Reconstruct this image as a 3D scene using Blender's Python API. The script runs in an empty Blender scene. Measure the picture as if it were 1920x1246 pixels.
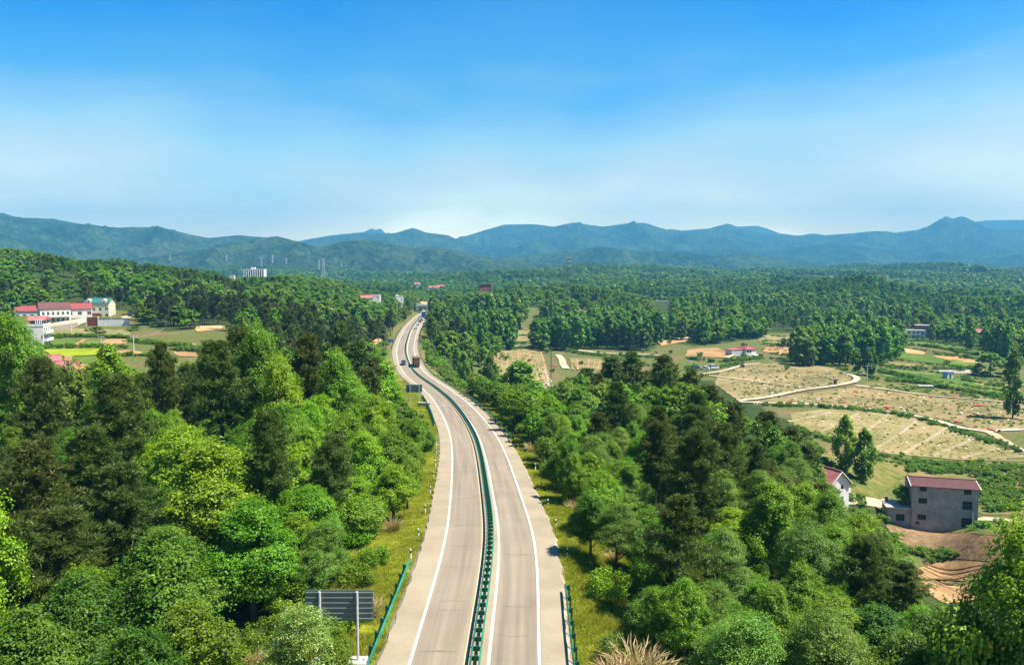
import bpy, bmesh, math, random
import numpy as np
from mathutils import Vector, Matrix

SC = bpy.context.scene
COL = SC.collection
random.seed(7)
RNG = np.random.default_rng(7)

# ------------------------------------------------------------------ camera, light, sky, exposure
CAM_Z = 60.0
FPX = 1493.0                                  # focal length in pixels of the 1920 px wide photograph
PITCH = math.atan((623.0 - 505.0) / FPX)
cam_d = bpy.data.cameras.new('camera')
cam_d.sensor_width = 36.0
cam_d.lens = 36.0 * FPX / 1920.0
cam_d.clip_start = 0.5
cam_d.clip_end = 60000.0
cam = bpy.data.objects.new('camera', cam_d)
COL.objects.link(cam)
cam.location = (0, 0, CAM_Z)
cam.rotation_euler = (math.pi / 2 - PITCH, 0, 0)
SC.camera = cam

SUN_EL, SUN_AZ = math.radians(60), math.radians(-11)     # azimuth measured from +X towards +Y
sd = Vector((math.cos(SUN_EL) * math.cos(SUN_AZ), math.cos(SUN_EL) * math.sin(SUN_AZ), math.sin(SUN_EL)))
sun_d = bpy.data.lights.new('sun', 'SUN')
sun_d.energy = 5.0
sun_d.angle = math.radians(0.53)
sun_d.color = (1.0, 0.925, 0.79)
sun = bpy.data.objects.new('sun', sun_d)
COL.objects.link(sun)
sun.location = (300, 0, 500)
sun.rotation_euler = sd.to_track_quat('Z', 'Y').to_euler()

world = bpy.data.worlds.new('World')
SC.world = world
world.use_nodes = True
wn, wl = world.node_tree.nodes, world.node_tree.links
for n in list(wn): wn.remove(n)
sky = wn.new('ShaderNodeTexSky')
sky.sky_type = 'NISHITA'
sky.sun_disc = False
sky.sun_elevation = SUN_EL
sky.sun_rotation = math.pi / 2 - SUN_AZ
sky.altitude = 300
sky.air_density = 1.0
sky.dust_density = 0.6
sky.ozone_density = 2.5
geo = wn.new('ShaderNodeTexCoord')
sep = wn.new('ShaderNodeSeparateXYZ')
wl.new(geo.outputs['Generated'], sep.inputs[0])
# the clear air above deepens quickly from a milky horizon to strong blue
grad = wn.new('ShaderNodeValToRGB')
cr = grad.color_ramp
cr.elements[0].position = 0.0;  cr.elements[0].color = (4.6, 3.2, 1.8, 1)
cr.elements[1].position = 1.0;  cr.elements[1].color = (0.28, 0.64, 1.0, 1)
for p, c in ((0.045, (2.45, 1.76, 1.0, 1)), (0.10, (1.70, 1.28, 0.88, 1)), (0.16, (0.98, 1.08, 0.94, 1)), (0.23, (0.22, 0.74, 0.99, 1)), (0.31, (0.0, 0.56, 1.04, 1))):
    e = cr.elements.new(p); e.color = c
# thin uneven milky veil
mp = wn.new('ShaderNodeMapping'); mp.inputs['Scale'].default_value = (1.6, 1.6, 5.0)
wl.new(geo.outputs['Generated'], mp.inputs[0])
nz = wn.new('ShaderNodeTexNoise'); nz.inputs['Scale'].default_value = 1.7; nz.inputs['Detail'].default_value = 5.0
nz.inputs['Roughness'].default_value = 0.45
wl.new(mp.outputs[0], nz.inputs['Vector'])
off = wn.new('ShaderNodeMath'); off.operation = 'MULTIPLY_ADD'
off.inputs[1].default_value = 0.22; off.inputs[2].default_value = -0.11
wl.new(nz.outputs['Fac'], off.inputs[0])
add = wn.new('ShaderNodeMath'); add.operation = 'ADD'
wl.new(sep.outputs['Z'], add.inputs[0]); wl.new(off.outputs[0], add.inputs[1])
wl.new(add.outputs[0], grad.inputs[0])
mul = wn.new('ShaderNodeMix'); mul.data_type = 'RGBA'; mul.blend_type = 'MULTIPLY'
mul.inputs[0].default_value = 1.0
wl.new(sky.outputs[0], mul.inputs[6]); wl.new(grad.outputs[0], mul.inputs[7])
bg = wn.new('ShaderNodeBackground'); bg.inputs['Strength'].default_value = 0.07
wl.new(mul.outputs[2], bg.inputs[0])
wo = wn.new('ShaderNodeOutputWorld'); wl.new(bg.outputs[0], wo.inputs[0])

SC.view_settings.view_transform = 'Standard'
SC.view_settings.look = 'None'
SC.view_settings.gamma = 1.0
SC.view_settings.use_curve_mapping = False
SC.view_settings.exposure = 1.5
SC.render.engine = 'CYCLES'
cy = SC.cycles
cy.max_bounces = 5; cy.diffuse_bounces = 4; cy.glossy_bounces = 2; cy.transmission_bounces = 3
cy.volume_bounces = 0; cy.transparent_max_bounces = 4
cy.caustics_reflective = False; cy.caustics_refractive = False
cy.use_denoising = True
try: cy.denoiser = 'OPENIMAGEDENOISE'
except Exception: pass

# ------------------------------------------------------------------ pixel <-> place
CP, SP = math.cos(PITCH), math.sin(PITCH)
def ray(px, py):
    u = (px - 960.0) / FPX; w = (623.0 - py) / FPX
    return np.array((u, CP + w * SP, -SP + w * CP))
def at(px, py, Y):
    d = ray(px, py); t = Y / d[1]
    return np.array((d[0] * t, Y, CAM_Z + d[2] * t))
def proj(x, y, z):
    z = z - CAM_Z
    dep = y * CP - z * SP
    up = y * SP + z * CP
    return 960 + FPX * x / dep, 623 - FPX * up / dep

def tag(o, label=None, cat=None, group=None, kind=None):
    if label: o['label'] = label
    if cat: o['category'] = cat
    if group: o['group'] = group
    if kind: o['kind'] = kind
    return o
def link(name, data, parent=None, loc=None):
    o = bpy.data.objects.new(name, data); COL.objects.link(o)
    if parent is not None: o.parent = parent
    if loc is not None: o.location = loc
    return o
def empty(name, loc=(0, 0, 0), rz=0.0):
    o = bpy.data.objects.new(name, None); COL.objects.link(o)
    o.location = loc; o.rotation_euler = (0, 0, rz); o.empty_display_size = 0.5
    return o
def copy_tree(o, parent=None):
    c = o.copy(); COL.objects.link(c)
    if parent is not None: c.parent = parent
    for ch in list(o.children): copy_tree(ch, c)
    return c

class MB:
    """collects boxes, bars and quads into one mesh"""
    def __init__(s): s.v = []; s.f = []; s.m = []
    def quad(s, pts, m=0):
        i = len(s.v); s.v += [tuple(p) for p in pts]; s.f.append(tuple(range(i, i + len(pts)))); s.m.append(m)
    def box(s, x0, x1, y0, y1, z0, z1, m=0):
        i = len(s.v)
        s.v += [(x0, y0, z0), (x1, y0, z0), (x1, y1, z0), (x0, y1, z0), (x0, y0, z1), (x1, y0, z1), (x1, y1, z1), (x0, y1, z1)]
        for f in ((0, 3, 2, 1), (4, 5, 6, 7), (0, 1, 5, 4), (1, 2, 6, 5), (2, 3, 7, 6), (3, 0, 4, 7)):
            s.f.append(tuple(i + k for k in f)); s.m.append(m)
    def bar(s, a, b, r, n=4, r2=None, m=0, caps=True):
        a = Vector(a); b = Vector(b); d = (b - a)
        if d.length < 1e-6: return
        d.normalize(); r2 = r if r2 is None else r2
        t = d.cross(Vector((0, 0, 1)))
        if t.length < 1e-3: t = d.cross(Vector((0, 1, 0)))
        t.normalize(); q = d.cross(t)
        i = len(s.v)
        for c, rr in ((a, r), (b, r2)):
            for k in range(n):
                an = 2 * math.pi * (k + .5) / n
                s.v.append(tuple(c + t * (math.cos(an) * rr) + q * (math.sin(an) * rr)))
        for k in range(n):
            k2 = (k + 1) % n
            s.f.append((i + k, i + k2, i + n + k2, i + n + k)); s.m.append(m)
        if caps:
            s.f.append(tuple(i + k for k in range(n))[::-1]); s.m.append(m)
            s.f.append(tuple(i + n + k for k in range(n))); s.m.append(m)
    def lathe(s, prof, n=10, m=0, c=(0, 0, 0)):
        i = len(s.v)
        for (r, z) in prof:
            for k in range(n):
                an = 2 * math.pi * k / n
                s.v.append((c[0] + r * math.cos(an), c[1] + r * math.sin(an), c[2] + z))
        for j in range(len(prof) - 1):
            for k in range(n):
                k2 = (k + 1) % n
                s.f.append((i + j * n + k, i + j * n + k2, i + (j + 1) * n + k2, i + (j + 1) * n + k)); s.m.append(m)
        s.f.append(tuple(i + (len(prof) - 1) * n + k for k in range(n))); s.m.append(m)
    def mesh(s, name, mats, smooth=False):
        me = bpy.data.meshes.new(name); me.from_pydata(s.v, [], s.f)
        for mt in (mats if isinstance(mats, (list, tuple)) else [mats]): me.materials.append(mt)
        if any(s.m): me.polygons.foreach_set('material_index', s.m)
        if smooth: me.polygons.foreach_set('use_smooth', [True] * len(s.f))
        me.update(); return me
    def build(s, name, mats, parent=None, loc=None, smooth=False):
        return link(name, s.mesh(name, mats, smooth), parent, loc)

# ------------------------------------------------------------------ materials
def srgb(r, g, b):
    f = lambda c: (c / 255 / 12.92) if c / 255 <= 0.04045 else ((c / 255 + 0.055) / 1.055) ** 2.4
    return (f(r), f(g), f(b), 1)
def mat_new(name):
    m = bpy.data.materials.new(name); m.use_nodes = True
    nt = m.node_tree
    for n in list(nt.nodes): nt.nodes.remove(n)
    out = nt.nodes.new('ShaderNodeOutputMaterial')
    return m, nt, nt.nodes, nt.links, out
def noise_node(N, L, scale, detail=4, vec=None, rough=0.55):
    n = N.new('ShaderNodeTexNoise'); n.inputs['Scale'].default_value = scale; n.inputs['Detail'].default_value = detail
    n.inputs['Roughness'].default_value = rough
    if vec is not None: L.new(vec, n.inputs['Vector'])
    return n
def ramp_node(N, L, fac, stops):
    r = N.new('ShaderNodeValToRGB'); e = r.color_ramp.elements
    e[0].position, e[0].color = stops[0][0], stops[0][1]
    e[1].position, e[1].color = stops[-1][0], stops[-1][1]
    for p, c in stops[1:-1]:
        k = e.new(p); k.color = c
    L.new(fac, r.inputs[0]); return r
def c4(c, k=1.0): return (c[0] * k, c[1] * k, c[2] * k, 1)
def mixc(N, L, fac, a, b, mode='MIX'):
    m = N.new('ShaderNodeMix'); m.data_type = 'RGBA'; m.blend_type = mode
    if isinstance(fac, (int, float)): m.inputs[0].default_value = fac
    else: L.new(fac, m.inputs[0])
    for s, v in ((6, a), (7, b)):
        if isinstance(v, (tuple, list)): m.inputs[s].default_value = c4(v)
        else: L.new(v, m.inputs[s])
    return m.outputs[2]
def simple(name, col, rough=0.8, var=0.25, scale=3.0, metal=0.0, bump=0.0, spec=0.3):
    """noise-mottled paint, plaster, metal ..."""
    m, nt, N, L, out = mat_new(name)
    b = N.new('ShaderNodeBsdfPrincipled'); L.new(b.outputs[0], out.inputs[0])
    tc = N.new('ShaderNodeTexCoord')
    n = noise_node(N, L, scale, 5, tc.outputs['Object'])
    r = ramp_node(N, L, n.outputs['Fac'], [(0.3, c4(col, 1 - var)), (0.7, c4(col, 1 + var * 0.5))])
    L.new(r.outputs[0], b.inputs['Base Color'])
    b.inputs['Roughness'].default_value = rough; b.inputs['Metallic'].default_value = metal
    b.inputs['Specular IOR Level'].default_value = spec
    if bump:
        bp = N.new('ShaderNodeBump'); bp.inputs['Strength'].default_value = bump; bp.inputs['Distance'].default_value = 0.05
        n2 = noise_node(N, L, scale * 8, 3, tc.outputs['Object']); L.new(n2.outputs['Fac'], bp.inputs['Height'])
        L.new(bp.outputs[0], b.inputs['Normal'])
    return m

def leaf_mat(name, dark, light, transl=0.40, hue_var=0.022, tip=None, gloss=0.46):
    m, nt, N, L, out = mat_new(name)
    at_ = N.new('ShaderNodeAttribute'); at_.attribute_name = 'tint'
    oi = N.new('ShaderNodeObjectInfo')
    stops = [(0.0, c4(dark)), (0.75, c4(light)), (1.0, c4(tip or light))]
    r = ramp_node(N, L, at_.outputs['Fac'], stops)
    hs = N.new('ShaderNodeHueSaturation'); L.new(r.outputs[0], hs.inputs['Color'])
    mr = N.new('ShaderNodeMapRange'); mr.inputs[3].default_value = 0.5 - hue_var; mr.inputs[4].default_value = 0.5 + hue_var
    L.new(oi.outputs['Random'], mr.inputs[0]); L.new(mr.outputs[0], hs.inputs['Hue'])
    m2 = N.new('ShaderNodeMath'); m2.operation = 'MULTIPLY'; m2.inputs[1].default_value = 7.31
    m3 = N.new('ShaderNodeMath'); m3.operation = 'FRACT'
    L.new(oi.outputs['Random'], m2.inputs[0]); L.new(m2.outputs[0], m3.inputs[0])
    mv = N.new('ShaderNodeMapRange'); mv.inputs[3].default_value = 1.0; mv.inputs[4].default_value = 1.5
    L.new(m3.outputs[0], mv.inputs[0]); L.new(mv.outputs[0], hs.inputs['Value'])
    df = N.new('ShaderNodeBsdfPrincipled'); df.inputs['Roughness'].default_value = gloss
    df.inputs['Specular IOR Level'].default_value = 0.24 if transl > .3 else 0.12
    tr = N.new('ShaderNodeBsdfTranslucent')
    L.new(hs.outputs[0], df.inputs['Base Color'])
    tc = mixc(N, L, 1.0, hs.outputs[0], (1.25, 1.15, 0.45), 'MULTIPLY')
    L.new(tc, tr.inputs['Color'])
    mx = N.new('ShaderNodeMixShader'); mx.inputs[0].default_value = transl
    L.new(df.outputs[0], mx.inputs[1]); L.new(tr.outputs[0], mx.inputs[2]); L.new(mx.outputs[0], out.inputs[0])
    return m

M = {}
M['leaf_bright'] = leaf_mat('leaf_bright', (0.050, 0.128, 0.005), (0.140, 0.275, 0.009), tip=(0.235, 0.315, 0.012))
M['leaf_mid'] = leaf_mat('leaf_mid', (0.036, 0.094, 0.005), (0.102, 0.205, 0.009), tip=(0.17, 0.255, 0.012))
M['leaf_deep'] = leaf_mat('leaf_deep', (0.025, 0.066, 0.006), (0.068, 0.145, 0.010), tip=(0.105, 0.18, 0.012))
M['leaf_grey'] = leaf_mat('leaf_grey', (0.044, 0.095, 0.013), (0.112, 0.20, 0.022), tip=(0.175, 0.25, 0.035))
M['leaf_flower'] = leaf_mat('leaf_flower', (0.050, 0.125, 0.018), (0.13, 0.24, 0.04), tip=(0.48, 0.50, 0.25))
M['leaf_poplar'] = leaf_mat('leaf_poplar', (0.042, 0.112, 0.010), (0.105, 0.22, 0.016), tip=(0.15, 0.26, 0.02))
M['needle'] = leaf_mat('needle', (0.032, 0.054, 0.010), (0.088, 0.122, 0.022), 0.25, tip=(0.135, 0.150, 0.032))
M['bamboo_leaf'] = leaf_mat('bamboo_leaf', (0.060, 0.100, 0.014), (0.14, 0.175, 0.028), tip=(0.24, 0.22, 0.06))
M['dry_grass'] = leaf_mat('dry_grass', (0.12, 0.105, 0.04), (0.33, 0.26, 0.125), 0.25, tip=(0.50, 0.36, 0.22))
M['grass_blade'] = leaf_mat('grass_blade', (0.10, 0.16, 0.010), (0.21, 0.25, 0.016), 0.3, tip=(0.32, 0.28, 0.05))
M['needle_dark'] = leaf_mat('needle_dark', (0.018, 0.034, 0.009), (0.048, 0.072, 0.016), 0.2, tip=(0.075, 0.095, 0.024), gloss=.6)
M['bark'] = simple('bark', (0.10, 0.075, 0.05), 0.95, 0.4, 6.0, bump=0.5)
M['bark_pale'] = simple('bark_pale', (0.19, 0.16, 0.12), 0.95, 0.35, 6.0, bump=0.4)

def ground_mat():
    m, nt, N, L, out = mat_new('ground_soil_grass')
    b = N.new('ShaderNodeBsdfPrincipled'); L.new(b.outputs[0], out.inputs[0])
    g = N.new('ShaderNodeNewGeometry')
    n1 = noise_node(N, L, 0.035, 6, g.outputs['Position'])
    n2 = noise_node(N, L, 0.9, 6, g.outputs['Position'], 0.65)
    r1 = ramp_node(N, L, n2.outputs['Fac'], [(0.3, (0.038, 0.056, 0.013, 1)), (0.5, (0.085, 0.100, 0.026, 1)), (0.7, (0.14, 0.130, 0.045, 1))])
    r2 = ramp_node(N, L, n2.outputs['Fac'], [(0.3, (0.075, 0.055, 0.028, 1)), (0.6, (0.17, 0.12, 0.06, 1)), (0.75, (0.11, 0.12, 0.03, 1))])
    f = ramp_node(N, L, n1.outputs['Fac'], [(0.50, (0, 0, 0, 1)), (0.66, (1, 1, 1, 1))])
    base = mixc(N, L, f.outputs[0], r1.outputs[0], r2.outputs[0])
    a = N.new('ShaderNodeAttribute'); a.attribute_name = 'verge'
    r3 = ramp_node(N, L, n2.outputs['Fac'], [(0.3, (0.11, 0.145, 0.010, 1)), (0.5, (0.19, 0.215, 0.014, 1)), (0.66, (0.27, 0.23, 0.035, 1)), (0.8, (0.22, 0.16, 0.06, 1))])
    base = mixc(N, L, a.outputs['Fac'], base, r3.outputs[0])
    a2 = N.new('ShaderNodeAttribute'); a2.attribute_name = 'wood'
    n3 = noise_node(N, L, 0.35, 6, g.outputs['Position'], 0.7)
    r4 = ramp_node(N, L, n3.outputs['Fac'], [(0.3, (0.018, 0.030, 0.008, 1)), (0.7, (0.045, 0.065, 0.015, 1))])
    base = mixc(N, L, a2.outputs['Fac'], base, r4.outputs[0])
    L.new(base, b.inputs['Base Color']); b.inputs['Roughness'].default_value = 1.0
    b.inputs['Specular IOR Level'].default_value = 0.05
    bp = N.new('ShaderNodeBump'); bp.inputs['Strength'].default_value = 0.7; bp.inputs['Distance'].default_value = 0.25
    L.new(n2.outputs['Fac'], bp.inputs['Height']); L.new(bp.outputs[0], b.inputs['Normal'])
    return m
M['ground'] = ground_mat()

def field_mat(name, a, bcol, c, scale=0.35, bump=0.6):
    a, bcol, c = [tuple(v * 0.76 for v in q) for q in (a, bcol, c)]
    m, nt, N, L, out = mat_new(name)
    b = N.new('ShaderNodeBsdfPrincipled'); L.new(b.outputs[0], out.inputs[0])
    g = N.new('ShaderNodeNewGeometry')
    n1 = noise_node(N, L, scale, 8, g.outputs['Position'], 0.7)
    n2 = noise_node(N, L, 0.045, 4, g.outputs['Position'])
    ad = N.new('ShaderNodeMath'); ad.operation = 'MULTIPLY_ADD'; ad.inputs[1].default_value = 0.8
    sb = N.new('ShaderNodeMath'); sb.operation = 'SUBTRACT'; sb.inputs[1].default_value = 0.5
    L.new(n2.outputs['Fac'], sb.inputs[0]); L.new(sb.outputs[0], ad.inputs[0]); L.new(n1.outputs['Fac'], ad.inputs[2])
    r = ramp_node(N, L, ad.outputs[0], [(0.32, c4(a)), (0.5, c4(bcol)), (0.68, c4(c))])
    L.new(r.outputs[0], b.inputs['Base Color']); b.inputs['Roughness'].default_value = 1.0
    b.inputs['Specular IOR Level'].default_value = 0.05
    bp = N.new('ShaderNodeBump'); bp.inputs['Strength'].default_value = bump; bp.inputs['Distance'].default_value = 0.3
    L.new(n1.outputs['Fac'], bp.inputs['Height']); L.new(bp.outputs[0], b.inputs['Normal'])
    return m
M['f_brown'] = field_mat('nursery_soil', (0.11, 0.115, 0.04), (0.245, 0.195, 0.085), (0.34, 0.245, 0.12))
M['f_rough'] = field_mat('rough_grass_field', (0.085, 0.115, 0.022), (0.175, 0.165, 0.05), (0.27, 0.19, 0.09))
M['f_olive'] = field_mat('pale_olive_field', (0.15, 0.155, 0.045), (0.245, 0.215, 0.085), (0.33, 0.265, 0.14))
M['f_soil'] = field_mat('ploughed_soil', (0.25, 0.145, 0.065), (0.36, 0.215, 0.10), (0.44, 0.28, 0.14))
M['f_dark'] = field_mat('stubble_soil', (0.11, 0.07, 0.035), (0.21, 0.135, 0.07), (0.31, 0.21, 0.115), 0.8, 1.0)
M['f_green'] = field_mat('green_crop', (0.055, 0.105, 0.018), (0.10, 0.165, 0.025), (0.17, 0.20, 0.05))
M['f_yellow'] = field_mat('yellow_green_crop', (0.15, 0.22, 0.012), (0.25, 0.32, 0.015), (0.33, 0.36, 0.03))
M['f_path'] = field_mat('pale_dirt_track', (0.38, 0.29, 0.18), (0.50, 0.41, 0.28), (0.58, 0.50, 0.37), 0.6, 0.2)
M['f_clay'] = field_mat('orange_clay', (0.40, 0.21, 0.08), (0.50, 0.29, 0.13), (0.55, 0.36, 0.19), 0.4, 0.5)
M['f_gravel'] = field_mat('pale_gravel', (0.25, 0.22, 0.18), (0.38, 0.33, 0.27), (0.46, 0.41, 0.34), 1.5, 0.8)
M['f_bank'] = field_mat('earth_bank', (0.045, 0.05, 0.018), (0.09, 0.075, 0.035), (0.15, 0.11, 0.06), 0.7, 1.0)

def hill_mat(name, a, bcol, c, sc):
    m, nt, N, L, out = mat_new(name)
    b = N.new('ShaderNodeBsdfPrincipled'); L.new(b.outputs[0], out.inputs[0])
    g = N.new('ShaderNodeNewGeometry')
    n1 = noise_node(N, L, sc, 9, g.outputs['Position'], 0.72)
    n2 = noise_node(N, L, sc * 0.12, 4, g.outputs['Position'])
    mm = N.new('ShaderNodeMath'); mm.operation = 'MULTIPLY_ADD'; mm.inputs[1].default_value = 0.6
    sb = N.new('ShaderNodeMath'); sb.operation = 'SUBTRACT'; sb.inputs[1].default_value = 0.5
    L.new(n2.outputs['Fac'], sb.inputs[0]); L.new(sb.outputs[0], mm.inputs[0]); L.new(n1.outputs['Fac'], mm.inputs[2])
    r = ramp_node(N, L, mm.outputs[0], [(0.36, c4(a)), (0.5, c4(bcol)), (0.68, c4(c))])
    L.new(r.outputs[0], b.inputs['Base Color']); b.inputs['Roughness'].default_value = 1.0
    b.inputs['Specular IOR Level'].default_value = 0.0
    bp = N.new('ShaderNodeBump'); bp.inputs['Strength'].default_value = 1.0; bp.inputs['Distance'].default_value = 0.35 / sc
    L.new(n1.outputs['Fac'], bp.inputs['Height']); L.new(bp.outputs[0], b.inputs['Normal'])
    return m
M['hill'] = hill_mat('wooded_hill', (0.004, 0.012, 0.005), (0.020, 0.038, 0.013), (0.055, 0.080, 0.026), 0.03)
# ------------------------------------------------------------------ the highway's course
ROAD_PX = [(891, 1246, 49.5), (920, 1033, 69.5), (912.5, 930, 93), (890, 820, 142), (852, 760, 200), (817, 728, 270),
           (779, 700, 318), (766, 680, 347), (760.5, 659, 380), (763, 640, 426), (771, 618, 500), (784, 600, 605), (797, 588, 760), (815, 581, 950)]
rp = [np.array((-3.0, -60.0, CAM_Z - 24.0)), np.array((-2.6, -10.0, CAM_Z - 24.3)), np.array((-2.4, 25.0, CAM_Z - 24.4))]
rp += [at(*p) for p in ROAD_PX]
rp.append(rp[-1] + (rp[-1] - rp[-2]) * 0.7)
rp = np.array(rp)
def catmull(P, step):
    out = []
    for i in range(len(P) - 1):
        p0 = P[max(i - 1, 0)]; p1 = P[i]; p2 = P[i + 1]; p3 = P[min(i + 2, len(P) - 1)]
        t0 = 0; t1 = t0 + np.linalg.norm(p1 - p0) ** .5 + 1e-6; t2 = t1 + np.linalg.norm(p2 - p1) ** .5; t3 = t2 + np.linalg.norm(p3 - p2) ** .5 + 1e-6
        n = max(2, int(np.linalg.norm(p2 - p1) / step))
        for k in range(n):
            t = t1 + (t2 - t1) * k / n
            A1 = (t1 - t) / (t1 - t0) * p0 + (t - t0) / (t1 - t0) * p1 if i > 0 else p1
            A2 = (t2 - t) / (t2 - t1) * p1 + (t - t1) / (t2 - t1) * p2
            A3 = (t3 - t) / (t3 - t2) * p2 + (t - t2) / (t3 - t2) * p3 if i < len(P) - 2 else p2
            B1 = (t2 - t) / (t2 - t0) * A1 + (t - t0) / (t2 - t0) * A2
            B2 = (t3 - t) / (t3 - t1) * A2 + (t - t1) / (t3 - t1) * A3
            out.append((t2 - t) / (t2 - t1) * B1 + (t - t1) / (t2 - t1) * B2)
    out.append(P[-1]); return np.array(out)
rc = catmull(rp, 1.0)
for _ in range(60):                                    # smooth the gradient and the course a little
    rc[1:-1] = rc[1:-1] * 0.5 + (rc[:-2] + rc[2:]) * 0.25
seg = np.linalg.norm(np.diff(rc, axis=0), axis=1); S = np.concatenate([[0], np.cumsum(seg)])
def road_at(s):
    p = np.array([np.interp(s, S, rc[:, k]) for k in range(3)])
    q = np.array([np.interp(s + 0.8, S, rc[:, k]) for k in range(3)]) - np.array([np.interp(s - 0.8, S, rc[:, k]) for k in range(3)])
    q[2] = 0; q /= np.linalg.norm(q)
    return p, q, np.array((q[1], -q[0], 0))            # point, heading, right-hand side
def s_at_Y(Y): return float(np.interp(Y, rc[:, 1], S))
ROAD_L, ROAD_R = -6.35, 6.05

# ------------------------------------------------------------------ terrain
CTRL = []
def gp(px, py, Y): CTRL.append(tuple(at(px, py, Y)))
def gw(x, y, d): CTRL.append((x, y, CAM_Z + d))
# right-hand valley floor
for c in [(1770, 1000, 170), (1680, 985, 172), (1900, 985, 165), (1780, 1090, 142), (1900, 850, 240), (1700, 870, 228), (1500, 780, 300), (1700, 800, 284),
          (1400, 750, 340), (1600, 710, 407), (1320, 695, 440), (1450, 680, 478), (1397, 668, 512), (1700, 690, 450), (1900, 760, 330),
          (1850, 680, 480), (1713, 636, 640), (1840, 640, 620), (1600, 650, 580), (1250, 650, 560), (1120, 655, 540), (950, 670, 470),
          (1040, 690, 420), (1150, 680, 450), (940, 622, 670), (1500, 635, 640), (1920, 640, 620)]: gp(*c)
for c in [(12, 30, -26), (30, 40, -31), (48, 50, -36), (66, 50, -41), (110, 50, -48), (26, 75, -30), (40, 80, -34), (56, 80, -41.5), (90, 80, -50), (26, 110, -31.5), (42, 110, -34.5), (58, 108, -44), (72, 112, -50), (95, 110, -53), (24, 150, -31.5), (46, 145, -37), (60, 145, -47), (72, 145, -53), (66, 158, -53.5), (72, 170, -55.5),
          (90, 150, -51), (22, 185, -33.5), (48, 185, -38), (80, 190, -50), (20, 230, -42), (55, 235, -49), (10, 280, -47), (40, 300, -53), (-5, 330, -48),
          (-20, 400, -46), (-30, 470, -45), (-45, 560, -46), (150, 120, -53), (200, 200, -56), (260, 300, -56), (160, 60, -50), (60, -60, -36), (160, -60, -48)]: gw(*c)
# left side
for c in [(-14, 30, -25), (-30, 45, -27), (-60, 45, -31), (-100, 45, -33), (-30, 75, -26), (-60, 80, -28), (-95, 85, -30), (-20, 110, -28), (-45, 115, -26.5), (-80, 120, -27),
          (-130, 120, -29), (-30, 150, -30), (-55, 155, -28), (-90, 160, -28), (-150, 170, -28), (-45, 200, -33), (-75, 210, -30), (-60, 270, -37), (-95, 270, -30),
          (-70, 330, -41), (-75, 400, -41), (-80, 460, -40), (-85, 540, -36), (-40, -60, -26), (-160, -60, -30)]: gw(*c)
for c in [(230, 660, 262), (60, 655, 272), (140, 640, 292), (120, 603, 385), (60, 590, 410), (200, 610, 372), (350, 622, 338), (420, 640, 300), (540, 645, 300), (240, 585, 430),
          (320, 600, 400), (500, 610, 400), (600, 620, 420), (690, 655, 420)]: gp(*c)
# wooded hill behind the village, and on to the plain
for c in [(-386, 600, 5), (-340, 600, 2), (-330, 480, -16), (-430, 500, -4), (-350, 680, -3), (-310, 720, -9), (-280, 800, -15), (-240, 850, -16), (-190, 900, -27), (-150, 800, -31),
          (-112, 700, -38), (-240, 600, -16), (-160, 560, -25), (-180, 480, -25), (-112, 620, -37), (-130, 1000, -36), (-400, 900, -22), (-500, 700, 4), (-300, 1100, -30)]: gw(*c)
# woods in the middle and on the right
for c in [(-20, 750, -46), (-30, 900, -40), (30, 820, -40), (60, 900, -33), (110, 950, -31), (160, 900, -38), (200, 800, -48), (60, 700, -50), (470, 1130, -26), (520, 1180, -24), (385, 1090, -45), (590, 1090, -44), (460, 1000, -47), (300, 900, -50), (330, 750, -54),
          (450, 750, -54), (520, 900, -45), (420, 1000, -38), (600, 800, -48), (260, 1150, -47), (0, 1200, -44), (-150, 1400, -42), (300, 1500, -36), (600, 1300, -40), (-500, 1500, -45),
          (0, 1800, -34), (-500, 2200, -38), (400, 2000, -26), (900, 2000, -34), (800, 2300, -22), (1300, 2000, -38), (200, 2600, -16), (1500, 2800, -20), (-1000, 2800, -30), (0, 3000, -30),
          (900, 3000, -25), (2200, 3000, -30), (-2200, 3000, -30), (0, 5000, -40), (3500, 5000, -40), (-3500, 5000, -40), (0, 12000, -45), (9000, 12000, -45), (-9000, 12000, -45), (1200, 1200, -50), (-900, 1000, -10)]: gw(*c)
CTRL = np.array(CTRL)
def warp(x, y):
    return np.stack([x / (y + 190.0) * 2.2, np.log((y + 190.0) / 190.0)], -1)
def tps(r2): return 0.5 * r2 * np.log(r2 + 1e-9)
_W = warp(CTRL[:, 0], CTRL[:, 1]); _n = len(_W)
_K = tps(((_W[:, None] - _W[None]) ** 2).sum(-1)) + np.eye(_n) * 2e-4
_P = np.concatenate([np.ones((_n, 1)), _W], 1)
_A = np.zeros((_n + 3, _n + 3)); _A[:_n, :_n] = _K; _A[:_n, _n:] = _P; _A[_n:, :_n] = _P.T
_sol = np.linalg.solve(_A, np.concatenate([CTRL[:, 2], np.zeros(3)]))
def base_height(x, y):
    q = warp(x, y); z = np.zeros(len(q))
    for i in range(0, len(q), 20000):
        b = q[i:i + 20000]
        k = tps(((b[:, None] - _W[None]) ** 2).sum(-1))
        z[i:i + 20000] = k @ _sol[:_n] + _sol[_n] + b @ _sol[_n + 1:]
    return z
def smooth01(a, b, v):
    t = np.clip((v - a) / (b - a), 0, 1); return t * t * (3 - 2 * t)
rc_c = rc[::4]
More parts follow.
